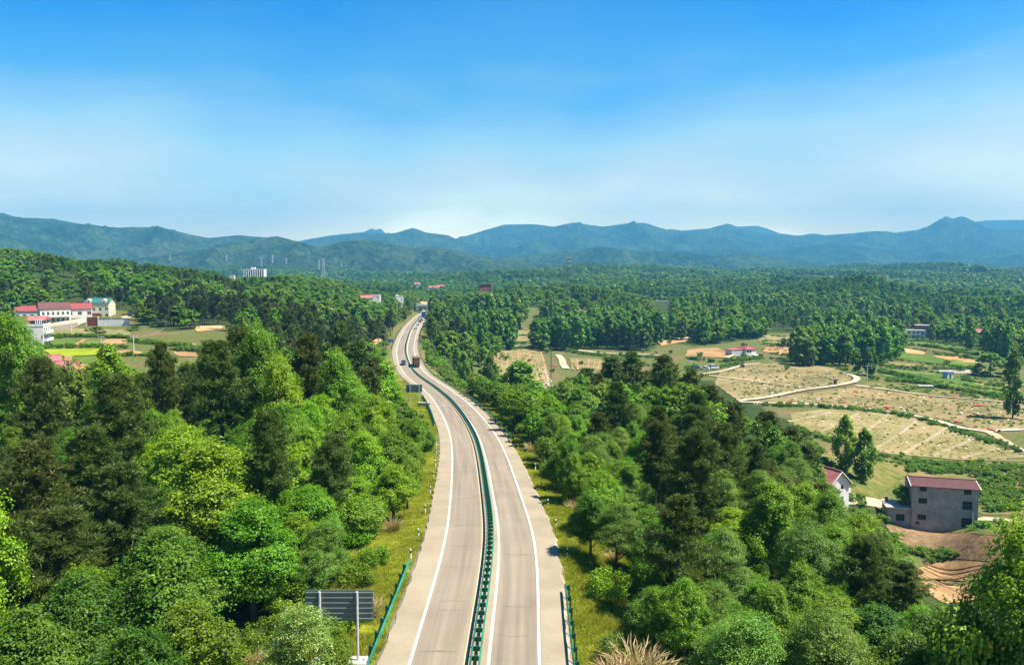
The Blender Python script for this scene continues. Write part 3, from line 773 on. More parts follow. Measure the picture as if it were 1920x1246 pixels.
# right: the nursery slope
fld('nursery_field', [(1352, 693), (1420, 683), (1500, 680), (1560, 690), (1597, 706), (1588, 722), (1500, 735), (1430, 748), (1385, 752), (1340, 720)], M['f_brown'], y0=250)
fld('nursery_field', [(1395, 756), (1490, 740), (1600, 726), (1730, 740), (1930, 758), (1930, 806), (1845, 808), (1760, 785), (1680, 770), (1560, 760), (1440, 757)], M['f_brown'], y0=200)
olive = fld('striped_field', [(1480, 775), (1540, 768), (1640, 770), (1740, 790), (1850, 828), (1935, 852), (1935, 866), (1800, 862), (1660, 850), (1560, 826), (1490, 798)], M['f_olive'], y0=180)
fld('rough_grass_field', [(1600, 726), (1640, 716), (1760, 732), (1930, 744), (1930, 757), (1730, 739)], M['f_rough'], y0=220, lift=.2)
fld('overgrown_field', [(1535, 845), (1660, 860), (1702, 868), (1700, 890), (1640, 938), (1600, 930), (1570, 900)], M['f_rough'], y0=165)
fld('overgrown_field', [(1705, 868), (1800, 870), (1935, 876), (1935, 965), (1842, 965), (1705, 900)], M['f_rough'], y0=172)
fld('stubble_field', [(1660, 983), (1700, 992), (1835, 1001), (1900, 1005), (1925, 1045), (1850, 1052), (1760, 1045), (1690, 1030)], M['f_dark'], y0=110, lift=.1)
plot = fld('ploughed_plot', [(1780, 1050), (1850, 1054), (1870, 1075), (1850, 1092), (1722, 1084), (1718, 1066)], M['f_soil'], y0=100, lift=.1)
fld('ploughed_plot', [(1712, 1088), (1790, 1094), (1850, 1096), (1840, 1122), (1760, 1135), (1715, 1120)], M['f_soil'], y0=95, lift=.1)
clay = fld('clay_field', [(905, 660), (1000, 655), (1020, 668), (1032, 715), (1000, 730), (935, 728), (912, 700)], M['f_brown'], y0=280)
clay2 = fld('clay_field', [(1065, 671), (1130, 673), (1130, 690), (1115, 700), (1080, 690)], M['f_brown'], y0=300)
fld('terrace_field', [(948, 618), (990, 618), (992, 640), (940, 644), (930, 632)], M['f_olive'], y0=400)
fld('dry_field', [(1232, 640), (1290, 632), (1290, 640), (1240, 648)], M['f_clay'], y0=420)
fld('dry_field', [(1290, 655), (1345, 652), (1372, 664), (1360, 671), (1285, 668)], M['f_soil'], y0=380)
fld('terrace_field', [(1430, 628), (1500, 632), (1490, 648), (1420, 640)], M['f_olive'], y0=400)
fld('terrace_field', [(1436, 650), (1490, 652), (1480, 668), (1430, 660)], M['f_soil'], y0=400)
fld('green_terrace', [(1700, 634), (1780, 646), (1850, 662), (1850, 668), (1770, 655), (1690, 642)], M['f_green'], y0=400)
fld('soil_terrace', [(1690, 652), (1735, 660), (1732, 666), (1700, 662)], M['f_clay'], y0=380)
fld('green_terrace', [(1690, 660), (1740, 668), (1850, 683), (1840, 690), (1740, 680), (1670, 672)], M['f_green'], y0=350)
fld('soil_terrace', [(1745, 667), (1790, 668), (1840, 677), (1838, 681), (1790, 678)], M['f_clay'], y0=350)
fld('terrace_field', [(1650, 676), (1740, 686), (1735, 692), (1650, 684)], M['f_brown'], y0=350)
fld('green_terrace', [(1650, 690), (1740, 698), (1900, 725), (1900, 746), (1760, 722), (1650, 704)], M['f_green'], y0=300)
fld('pale_patch', [(1760, 694), (1845, 694), (1840, 700), (1765, 700)], M['f_gravel'], y0=330)
fld('soil_terrace', [(1820, 714), (1900, 722), (1895, 728), (1825, 720)], M['f_clay'], y0=300)
# left: village plots
fld('dry_meadow', [(95, 620), (140, 616), (240, 618), (246, 629), (180, 630), (98, 629)], M['f_olive'], y0=215)
fld('vegetable_plot', [(92, 637), (150, 636), (190, 638), (190, 648), (100, 650)], M['f_green'], y0=215)
fld('ploughed_plot', [(140, 648), (155, 637), (163, 637), (150, 648)], M['f_soil'], y0=215, lift=.25)
fld('ploughed_plot', [(188, 648), (198, 637), (240, 637), (236, 648)], M['f_soil'], y0=215, lift=.25)
fld('yellow_crop_field', [(78, 656), (120, 655), (205, 654), (205, 664), (150, 668), (100, 668)], M['f_yellow'], y0=215, lift=.2)
fld('ploughed_plot', [(215, 660), (240, 657), (268, 661), (268, 667), (220, 666)], M['f_soil'], y0=215, lift=.2)
fld('vegetable_plot', [(132, 670), (200, 668), (200, 682), (130, 682)], M['f_green'], y0=215)
fld('ploughed_plot', [(120, 668), (138, 668), (130, 682), (122, 684)], M['f_soil'], y0=215, lift=.25)
fld('ploughed_plot', [(122, 684), (165, 683), (160, 700), (122, 702)], M['f_soil'], y0=210, lift=.2)
fld('ploughed_plot', [(322, 643), (366, 645), (368, 648), (322, 648)], M['f_soil'], y0=215, lift=.2)
fld('ploughed_plot', [(325, 660), (380, 663), (380, 670), (330, 668)], M['f_soil'], y0=215, lift=.2)
fld('clay_bank', [(366, 612), (420, 610), (422, 617), (368, 622)], M['f_clay'], y0=240)
fld('village_yard', [(95, 608), (160, 597), (170, 602), (145, 612), (96, 620)], M['f_path'], y0=250, lift=.25)
fld('clay_bank', [(224, 596), (248, 586), (252, 590), (244, 598)], M['f_clay'], y0=250)
fld('clay_clearing', [(530, 636), (546, 632), (552, 640), (540, 655), (530, 656)], M['f_clay'], y0=230)
fld('clay_cutting', [(698, 636), (716, 636), (714, 650), (700, 662), (690, 664)], M['f_clay'], y0=330)
# tracks
track('dirt_track', [(1385, 752), (1430, 747), (1500, 733), (1560, 725), (1600, 717), (1607, 711), (1598, 705), (1575, 700)], 3.2, M['f_path'], 250, .4)
track('dirt_track', [(1318, 702), (1350, 698), (1380, 690), (1400, 685), (1425, 683)], 3.0, M['f_path'], 300, .4)
track('dirt_track', [(1318, 703), (1352, 708), (1400, 714), (1460, 722), (1520, 728)], 1.8, M['f_path'], 300, .4)
track('dirt_track', [(1605, 724), (1660, 731), (1740, 742), (1830, 750), (1930, 758)], 2.2, M['f_path'], 220, .4)
track('dirt_track', [(1385, 754), (1480, 757), (1600, 765), (1680, 774), (1740, 785), (1800, 802), (1850, 810), (1880, 826), (1925, 852)], 3.0, M['f_path'], 180, .3)
track('dirt_track', [(1845, 810), (1880, 807), (1935, 805)], 3.0, M['f_path'], 180, .3)
track('village_lane', [(1560, 935), (1620, 940), (1665, 946), (1700, 952)], 3.4, M['f_path'], 150, .15)
track('village_lane', [(1834, 972), (1870, 974), (1935, 980)], 3.4, M['f_path'], 150, .15)
track('dirt_track', [(1062, 692), (1056, 684), (1054, 676), (1046, 666)], 4.0, M['f_path'], 300, .3)
track('farm_lane', [(900, 648), (985, 650), (1050, 655), (1150, 664), (1250, 668)], 4.0, M['f_path'], 350, .35)
track('dirt_track', [(1362, 672), (1372, 668), (1378, 664), (1368, 661)], 3.2, M['f_path'], 380, .4)
track('village_lane', [(222, 604), (240, 596), (250, 588), (262, 582)], 3.5, M['f_path'], 250, .3)
M['f_row'] = field_mat('pale_bare_row', (0.22, 0.18, 0.10), (0.31, 0.25, 0.14), (0.38, 0.30, 0.18))
# rows of the striped field
def row_strip(p0, p1, w, h, mat, name, parent, y0):
    A = hit(*p0, y0); B = hit(*p1, y0); n = max(4, int(np.linalg.norm(A - B) / 3)); V = []
    T = (B - A); T[2] = 0; T /= np.linalg.norm(T); R_ = np.array((T[1], -T[0], 0))
    for k in range(n + 1):
        c = A + (B - A) * k / n
        for o, z in ((-.5, -.1), (-.28, 1), (.28, 1), (.5, -.1)):
            d = c + R_ * w * o; V.append((d[0], d[1], g1(d[0], d[1]) + .16 + h * z))
    ii = np.arange(len(V)).reshape(-1, 4)
    q = np.stack([ii[:-1, :-1], ii[:-1, 1:], ii[1:, 1:], ii[1:, :-1]], -1).reshape(-1, 4)
    m_ = mesh_np(name, np.array(V), q); m_.materials.append(mat); return link(name, m_, parent)
for k in range(24):
    x1 = 1510 + k * 18; xt = 1490 + k * 18
    yb = np.interp(x1 - 34, [1480, 1560, 1660, 1800, 1935], [792, 824, 848, 860, 864]); 
    x2 = x1 + 16; yt = np.interp(x2 + 20, [1500, 1540, 1640, 1740, 1850, 1935], [776, 771, 773, 793, 832, 856])
    if yb - yt > 6: row_strip((x1 - 34, yb - 1), (x2 + 30, yt + 2), .9 if k % 3 else 1.7, .22, M['f_brown'] if k % 3 else M['f_row'], 'soil_row', olive, 180)
for k in range(10):
    xa = 916 + k * 11.5
    row_strip((xa + 4 + k * 0.6, 726 if k > 1 else 700), (xa - 2 - k * .4, 660), 1.5, .3, M['f_soil'] if k % 2 else M['f_olive'], 'soil_row', clay, 280)
for k in range(6):
    row_strip((1074 + k * 9, 694), (1070 + k * 11, 674), 1.3, .3, M['f_soil'] if k % 2 else M['f_olive'], 'soil_row', clay2, 300)
for k in range(6):
    row_strip((1728 + k * 1.0, 1082 - k * 5.2), (1862 - k * 3, 1087 - k * 5.6), .35, .10, M['f_dark'], 'furrow', plot, 100)
# ------------------------------------------------------------------ vegetation: leaf-sized faces in clumps on limbs
def unit(v): return v / (np.linalg.norm(v, axis=-1, keepdims=True) + 1e-9)
def leaf_quads(c, n, size, aspect, rng, tint, along=None):
    """diamond leaves: centres c, normals n"""
    k = len(c)
    if along is None: along = rng.normal(size=(k, 3))
    t = unit(along - n * (along * n).sum(-1, keepdims=True)); b = np.cross(n, t)
    s = size[:, None] * .5
    v = np.stack([c - t * s, c + b * s * aspect + n * s * .25, c + t * s, c - b * s * aspect + n * s * .25], 1).reshape(-1, 3)
    return v, np.arange(4 * k).reshape(k, 4), tint
def crown_mesh(name, parts, wood=None, k_min=0):
    V = []; Q = []; T = []; o = 0
    for v, q, t in parts: V.append(v); Q.append(q + o); T.append(t); o += len(v)
    V = np.concatenate(V); Q = np.concatenate(Q); T = np.concatenate(T); nl = len(Q)
    if wood is not None:
        Q = np.concatenate([Q, wood[1] + o]); V = np.concatenate([V, wood[0]]); T = np.concatenate([T, np.zeros(len(wood[1]))])
    m_ = mesh_np(name, V, Q)
    a = m_.attributes.new('tint', 'FLOAT', 'FACE'); a.data.foreach_set('value', np.clip(T, 0, 1).astype(np.float32))
    m_.materials.append(M['leaf_mid'])
    if wood is not None:
        m_.materials.append(M['bark'])
        mi = np.zeros(len(Q), np.int32); mi[nl:] = 1; m_.polygons.foreach_set('material_index', mi)
    return m_
def tube(pts, rads, n=5):
    pts = np.asarray(pts, float); V = []
    for i, p in enumerate(pts):
        d = pts[min(i + 1, len(pts) - 1)] - pts[max(i - 1, 0)]; d = d / (np.linalg.norm(d) + 1e-9)
        t = np.cross(d, (0.3, 0.2, 1) if abs(d[2]) < .9 else (1, 0, 0)); t /= np.linalg.norm(t); b = np.cross(d, t)
        for k in range(n):
            a = 2 * math.pi * k / n; V.append(p + (t * math.cos(a) + b * math.sin(a)) * rads[i])
    ii = np.arange(len(pts) * n).reshape(-1, n)
    q = np.stack([ii[:-1], np.roll(ii, -1, 1)[:-1], np.roll(ii, -1, 1)[1:], ii[1:]], -1).reshape(-1, 4)
    return np.array(V), q
def join_tubes(ts):
    V = []; Q = []; o = 0
    for v, q in ts: V.append(v); Q.append(q + o); o += len(v)
    return np.concatenate(V), np.concatenate(Q)
def limb(a, b, r0, r1, rng, n=5, sag=.12):
    a = np.array(a); b = np.array(b); L_ = np.linalg.norm(b - a)
    mid = (a + b) / 2 + rng.normal(size=3) * L_ * .06 - np.array((0, 0, L_ * sag * .5))
    return tube([a, (a + mid) / 2 + rng.normal(size=3) * L_ * .02, mid, (mid + b) / 2, b], [r0, r0 * .8 + r1 * .2, (r0 + r1) / 2, r0 * .25 + r1 * .75, r1], n)

# every tree is modelled 10 m tall (crown radius given), then scaled
def broadleaf(seed, R=3.6, base=.22, n_lobe=70, lpl=190, leaf=.30, top=.55, flat=.8, lob=(.16, .30), up=.45, squash=1.0, droop=0.0, nlimb=14):
    rng = np.random.default_rng(seed); H = 10.0
    zc = H * (base + (1 - base) * .48); hz2 = H * (1 - base) * .52
    # a few big masses give the crown an uneven outline
    nb = 7; bd = unit(rng.normal(size=(nb, 3)) * (1, 1, .8)); bc = bd * rng.uniform(.35, .62, (nb, 1)); br = rng.uniform(.38, .60, nb)
    bc[0] = (rng.normal() * .1, rng.normal() * .1, .52); br[0] = .45
    P = []
    while len(P) < n_lobe:
        k = rng.integers(nb); d = unit(rng.normal(size=3)); d[2] = d[2] * .9 + .15
        p = bc[k] + unit(d) * br[k] * rng.uniform(.75, 1.0)
        if np.linalg.norm(p) > 1.02: p *= 1.02 / np.linalg.norm(p)
        if min(np.linalg.norm(p - bc[j]) / br[j] for j in range(nb)) < .62: continue
        P.append(p)
    P = np.array(P); wz = np.clip((P[:, 2] + 1) / 2, 0, 1)
    taper = np.where(wz > .5, 1 - (wz - .5) * (1 - top) * 2 * .7, 1 - (.5 - wz) * .5)
    LC = np.stack([P[:, 0] * R * taper, P[:, 1] * R * taper, zc + P[:, 2] * hz2 * .92], -1)
    LR = R * rng.uniform(*lob, n_lobe)
    LT = rng.uniform(-.16, .16, n_lobe)
    parts = []
    ns = max(3, int(lpl / 20)); sd_ = unit(rng.normal(size=(n_lobe, ns, 3)) + np.array((0, 0, .35)))
    pk = rng.integers(0, ns, (n_lobe, lpl)); tuft = np.take_along_axis(sd_, pk[..., None].repeat(3, -1), 1)
    reach = np.take_along_axis(rng.uniform(.7, 1.25, (n_lobe, ns)), pk, 1)[..., None]
    pos = tuft * reach + rng.normal(size=(n_lobe, lpl, 3)) * .27
    rad = LR[:, None, None] * np.linalg.norm(pos, axis=-1, keepdims=True); d = unit(pos)
    c = LC[:, None] + d * rad * (1, 1, flat)
    out_ = unit(LC - np.array((0, 0, zc - .5)))[:, None]
    nrm = unit(d * .55 + out_ * .45 + np.array((0, 0, up)) + rng.normal(size=c.shape) * .42)
    c[..., 2] -= droop * rad[..., 0] * rng.random((n_lobe, lpl))
    sz = leaf * rng.uniform(.5, 1.35, (n_lobe, lpl))
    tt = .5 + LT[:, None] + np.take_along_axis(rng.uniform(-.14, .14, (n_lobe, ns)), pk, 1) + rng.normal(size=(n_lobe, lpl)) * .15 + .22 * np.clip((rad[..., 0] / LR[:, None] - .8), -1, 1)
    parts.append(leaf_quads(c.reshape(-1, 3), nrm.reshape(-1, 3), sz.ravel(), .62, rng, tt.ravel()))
    tr = [tube([(0, 0, -.8), (0, 0, 0), (.08, .05, H * base * .7), (.12 * rng.normal(), .12 * rng.normal(), zc), (.2 * rng.normal(), .2 * rng.normal(), zc + hz2 * .5)], [.30, .24, .19, .12, .04], 7)]
    for k in rng.permutation(n_lobe)[:nlimb]:
        z0 = max(H * base * .6, LC[k, 2] - rng.uniform(1.2, 2.8)); z0 = min(z0, zc + .3 * hz2)
        tr.append(limb((0.05, 0.03, z0), LC[k], .075, .015, rng))
    return parts, join_tubes(tr)
def pine(seed, R=2.9, base=.30, n_br=62, tufts=13, needles=13, nl=.42, wid=.16, dens_top=.9):
    rng = np.random.default_rng(seed); H = 10.0; tr = []; C = []; D = []
    bend = rng.normal(size=2) * .25
    tx = lambda z: np.array((bend[0] * math.sin(z / H * 2.4), bend[1] * math.sin(z / H * 3.1), z))
    tr.append(tube([tx(z) for z in (-.8, 0, 2, 4, 6, 8, 9.4)], [.24, .20, .17, .14, .10, .06, .02], 7))
    for k in range(n_br):
        u = (k + rng.random()) / n_br; z = H * (base + (1 - base) * u ** .85)
        ln = R * (1.06 - u ** 1.5) * rng.uniform(.5, 1.1) * (.55 + .45 * min(1, u * 4))
        if rng.random() < .15: ln *= .4
        az = k * 2.399 + rng.normal() * .4
        dirn = np.array((math.cos(az), math.sin(az), .10 + .50 * u + rng.normal() * .08))
        a = tx(min(z, 9.3)); b = a + dirn * ln
        tr.append(limb(a, b, .045 * (1.2 - u), .012, rng, 4, .10))
        for j in range(tufts):
            f = .30 + .75 * (j + rng.random()) / tufts
            side = np.cross(dirn, (0, 0, 1)); side /= np.linalg.norm(side) + 1e-9
            p = a + (b - a) * f + side * rng.normal() * ln * .22 * (1.1 - .4 * f) + np.array((0, 0, rng.normal() * .10 + .06))
            C.append(p); D.append(unit(dirn * .5 + side * rng.normal() * .4 + np.array((0, 0, .75))))
    C = np.array(C); D = np.array(D); nt = len(C)
    d = unit(D[:, None] * .8 + rng.normal(size=(nt, needles, 3)) * .62)
    ln = nl * rng.uniform(.6, 1.15, (nt, needles))
    c = C[:, None] + d * ln[..., None] * .5
    nn = unit(np.cross(d, rng.normal(size=d.shape)) + np.array((0, 0, .4)))
    tt = .42 + rng.uniform(-.2, .2, (nt, 1)) + rng.normal(size=(nt, needles)) * .15
    return [leaf_quads(c.reshape(-1, 3), nn.reshape(-1, 3), ln.ravel(), wid, rng, tt.ravel(), d.reshape(-1, 3))], join_tubes(tr)
def poplar(seed, R=1.9, base=.10, n_lobe=80, lpl=150, leaf=.26, nlimb=16):
    rng = np.random.default_rng(seed); H = 10.0
    u = (np.arange(n_lobe) + rng.random(n_lobe)) / n_lobe
    prof = np.sin(np.pi * np.clip(u * .88 + .10, 0, 1)) ** .75
    az = np.arange(n_lobe) * 2.399 + rng.normal(size=n_lobe) * .5
    rr = R * prof * rng.uniform(.35, .95, n_lobe)
    LC = np.stack([rr * np.cos(az), rr * np.sin(az), H * (base + (1 - base) * u * .97)], -1)
    LR = R * rng.uniform(.20, .36, n_lobe) * (.6 + .4 * prof)
    d = unit(rng.normal(size=(n_lobe, lpl, 3))); rad = LR[:, None, None] * (.4 + .7 * rng.random((n_lobe, lpl, 1)))
    c = LC[:, None] + d * rad * (1, 1, 1.5)
    nrm = unit(d * .6 + unit(LC * (1, 1, 0))[:, None] * .35 + np.array((0, 0, .6)) + rng.normal(size=c.shape) * .5)
    tt = .5 + rng.uniform(-.2, .2, (n_lobe, 1)) + rng.normal(size=(n_lobe, lpl)) * .16
    parts = [leaf_quads(c.reshape(-1, 3), nrm.reshape(-1, 3), (leaf * rng.uniform(.6, 1.2, (n_lobe, lpl))).ravel(), .7, rng, tt.ravel())]
    tr = [tube([(0, 0, -.8), (0, 0, 1), (.05, 0, 4), (0, .05, 7), (0, 0, 9.6)], [.17, .14, .11, .07, .02], 6)]
    for k in rng.permutation(n_lobe)[:nlimb]: tr.append(limb((0, 0, max(.8, LC[k, 2] - 1.3)), LC[k], .04, .01, rng, 4, -.05))
    return parts, join_tubes(tr)
def shrub(seed, leaf=.24, n_lobe=24, lpl=120, R=1.7, H=2.6):
    rng = np.random.default_rng(seed)
    az = rng.uniform(0, 2 * math.pi, n_lobe); r = R * np.sqrt(rng.random(n_lobe)) * .9
    LC = np.stack([r * np.cos(az), r * np.sin(az), H * (.25 + .6 * rng.random(n_lobe)) * (1 - .35 * (r / R) ** 2)], -1)
    LR = rng.uniform(.35, .65, n_lobe)
    d = unit(rng.normal(size=(n_lobe, lpl, 3))); c = LC[:, None] + d * LR[:, None, None] * (.5 + .6 * rng.random((n_lobe, lpl, 1)))
    c[..., 2] = np.abs(c[..., 2])
    nrm = unit(d * .6 + np.array((0, 0, .5)) + rng.normal(size=c.shape) * .45)
    tt = .5 + rng.uniform(-.2, .2, (n_lobe, 1)) + rng.normal(size=(n_lobe, lpl)) * .16
    parts = [leaf_quads(c.reshape(-1, 3), nrm.reshape(-1, 3), (leaf * rng.uniform(.6, 1.2, (n_lobe, lpl))).ravel(), .6, rng, tt.ravel())]
    tr = [limb((0, 0, -.3), LC[k], .035, .01, rng, 4, -.1) for k in range(0, n_lobe, 3)]
    return parts, join_tubes(tr)
def reeds(seed, n=420, H=2.0, R=.9, wid=.05):
    rng = np.random.default_rng(seed)
    az = rng.uniform(0, 2 * math.pi, n); r = R * .4 * np.sqrt(rng.random(n))
    b = np.stack([r * np.cos(az), r * np.sin(az), 0 * r], -1)
    d = unit(np.stack([np.cos(az) * .35, np.sin(az) * .35, np.ones(n)], -1) + rng.normal(size=(n, 3)) * .22)
    ln = H * rng.uniform(.35, 1.0, n); mid = b + d * (ln * .55)[:, None]
    d2 = unit(d + np.stack([np.cos(az), np.sin(az), -.5 + 0 * az], -1) * .8 * rng.random((n, 1)))
    parts = []
    for c0, dd, l_, tm in ((b + d * (ln * .28)[:, None], d, ln * .58, .35), (mid + d2 * (ln * .22)[:, None], d2, ln * .5, .65)):
        nn = unit(np.cross(dd, rng.normal(size=dd.shape)))
        parts.append(leaf_quads(c0, nn, l_, wid / .5 * .5, rng, tm + rng.normal(size=n) * .2, dd))
    return parts, None

PROTO = {}
def add_proto(key, parts_wood, joined):
    parts, wood = parts_wood
    if joined or wood is None: PROTO[key] = (crown_mesh('tree_' + key[0], parts, wood), None)
    else:
        t = mesh_np('trunk', wood[0], wood[1]); t.materials.append(M['bark']); t.polygons.foreach_set('use_smooth', np.ones(len(wood[1]), bool))
        PROTO[key] = (crown_mesh('crown', parts), t)
# level 0: nearest (under 135 m); 1: to 330 m; 2: to 900 m; 3: far woods
for k in range(4):
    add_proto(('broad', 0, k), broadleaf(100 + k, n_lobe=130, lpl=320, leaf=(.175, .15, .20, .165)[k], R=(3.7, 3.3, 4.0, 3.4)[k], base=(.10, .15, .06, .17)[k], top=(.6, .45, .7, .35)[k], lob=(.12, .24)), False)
for k in range(2):
    add_proto(('feather', 0, k), broadleaf(120 + k, n_lobe=150, lpl=260, leaf=.125, R=3.6, base=.09, flat=.45, lob=(.14, .24), up=.8, droop=.2), False)
for k in range(4): add_proto(('pine', 0, k), pine(140 + k, n_br=88, tufts=16, needles=21, nl=.42, wid=.12, R=(2.9, 2.5, 3.2, 2.7)[k], base=(.30, .42, .22, .34)[k]), False)
for k in range(2): add_proto(('poplar', 0, k), poplar(160 + k, n_lobe=110, lpl=180, leaf=.22), False)
for k in range(3):
    add_proto(('broad', 1, k), broadleaf(200 + k, n_lobe=64, lpl=110, leaf=.42, R=(3.7, 3.3, 4.0)[k], top=(.6, .45, .7)[k], nlimb=8), False)
    add_proto(('pine', 1, k), pine(240 + k, n_br=56, tufts=10, needles=10, nl=.62, wid=.22, R=(2.9, 2.5, 3.2)[k], base=(.3, .4, .22)[k]), False)
for k in range(2): add_proto(('poplar', 1, k), poplar(260 + k, n_lobe=70, lpl=80, leaf=.36, nlimb=6), False)
for k in range(3):
    add_proto(('broad', 2, k), broadleaf(300 + k, n_lobe=40, lpl=44, leaf=.80, R=(3.8, 3.4, 4.1)[k], base=(.06, .12, .05)[k], nlimb=3), True)
    add_proto(('pine', 2, k), pine(340 + k, n_br=34, tufts=6, needles=7, nl=.95, wid=.34, R=(2.9, 2.6, 3.2)[k]), True)
for k in range(2): add_proto(('poplar', 2, k), poplar(360 + k, n_lobe=44, lpl=34, leaf=.62, nlimb=3), True)
for k in range(2): add_proto(('bamboo', 2, k), broadleaf(380 + k, n_lobe=52, lpl=40, leaf=.60, R=2.7, base=.10, top=.35, lob=(.15, .3), up=.2, droop=.6, nlimb=3), True)
for k in range(2):
    add_proto(('broad', 3, k), broadleaf(400 + k, n_lobe=26, lpl=15, leaf=1.55, R=4.3, base=.08, nlimb=2), True)
    add_proto(('pine', 3, k), pine(440 + k, n_br=22, tufts=4, needles=5, nl=1.5, wid=.5, R=3.3, base=.15), True)
add_proto(('poplar', 3, 0), poplar(460, n_lobe=26, lpl=14, leaf=1.1, nlimb=2), True)
for k in range(3): add_proto(('shrub', 0, k), shrub(500 + k, leaf=.20, lpl=130), True)
for k in range(2): add_proto(('shrub', 1, k), shrub(520 + k, leaf=.42, lpl=34, n_lobe=18), True)
for k in range(2): add_proto(('reed', 0, k), reeds(540 + k), True)
NAMES = {'broad': 'broadleaf_tree', 'feather': 'broadleaf_tree', 'pine': 'pine_tree', 'poplar': 'poplar_tree', 'bamboo': 'bamboo_clump', 'shrub': 'shrub', 'reed': 'dry_grass_clump'}
BASE_R = {'broad': 3.6, 'feather': 3.6, 'pine': 2.9, 'poplar': 1.9, 'bamboo': 2.7, 'shrub': 1.7, 'reed': .9}
BASE_H = {'shrub': 2.6, 'reed': 2.0}
DEF_MAT = {'broad': 'leaf_mid', 'feather': 'leaf_grey', 'pine': 'needle', 'poplar': 'leaf_poplar', 'bamboo': 'bamboo_leaf', 'shrub': 'leaf_mid', 'reed': 'dry_grass'}
def set_mat(o, m):
    if m is None: return
    o.material_slots[0].link = 'OBJECT'; o.material_slots[0].material = m
tr_rng = random.Random(21)
PLACED = []                                             # (x, y, radius)
COUNT = {}
def grow(kind, x, y, H, R, mat=None, label=None, cat=None, group=None, lod=None, z=None):
    d = math.hypot(x, y)
    if lod is None: lod = 0 if d < 135 else 1 if d < 330 else 2 if d < 900 else 3
    lk = {'feather': 'feather' if lod == 0 else 'broad', 'shrub': 'shrub', 'reed': 'reed', 'bamboo': 'bamboo'}.get(kind, kind)
    if kind == 'shrub': lod = 0 if d < 150 else 1
    if kind == 'reed': lod = 0
    if kind == 'bamboo': lod = 2
    opts = [k for k in PROTO if k[0] == lk and k[1] == lod]
    crown, trunk = PROTO[tr_rng.choice(opts)]
    z = g1(x, y) if z is None else z
    if kind in ('broad', 'feather') and H / R > 4.0: R = H / 4.0
    sz = H / BASE_H.get(kind, 10.0); sr = R / BASE_R[kind]
    rz = tr_rng.uniform(0, 6.283)
    m_ = M[mat or DEF_MAT[kind]]
    if trunk is None:
        o = link(NAMES[kind], crown, None, (x, y, z - .05))
        set_mat(o, m_)
    else:
        o = empty(NAMES[kind], (x, y, z - .05))
        c = link('crown', crown, o); set_mat(c, m_); link('trunk', trunk, o)
    o.rotation_euler = (tr_rng.uniform(-.04, .04), tr_rng.uniform(-.04, .04), rz); o.scale = (sr, sr, sz)
    tag(o, label, cat or {'shrub': 'shrub', 'reed': 'dry grass', 'bamboo': 'bamboo'}.get(kind, 'tree'), group)
    PLACED.append((x, y, R)); COUNT[NAMES[kind]] = COUNT.get(NAMES[kind], 0) + 1
    return o
def top_tree(kind, px, py, Y, R, mat=None, label=None, group=None):
    """a tree at distance Y whose top stands where the photograph shows it; its foot is on the ground"""
    p = at(px, py, Y); x = p[0]; z = g1(x, Y)
    H = max(2.0, p[2] - z)
    return grow(kind, x, Y, H, R, mat, label, None, group)
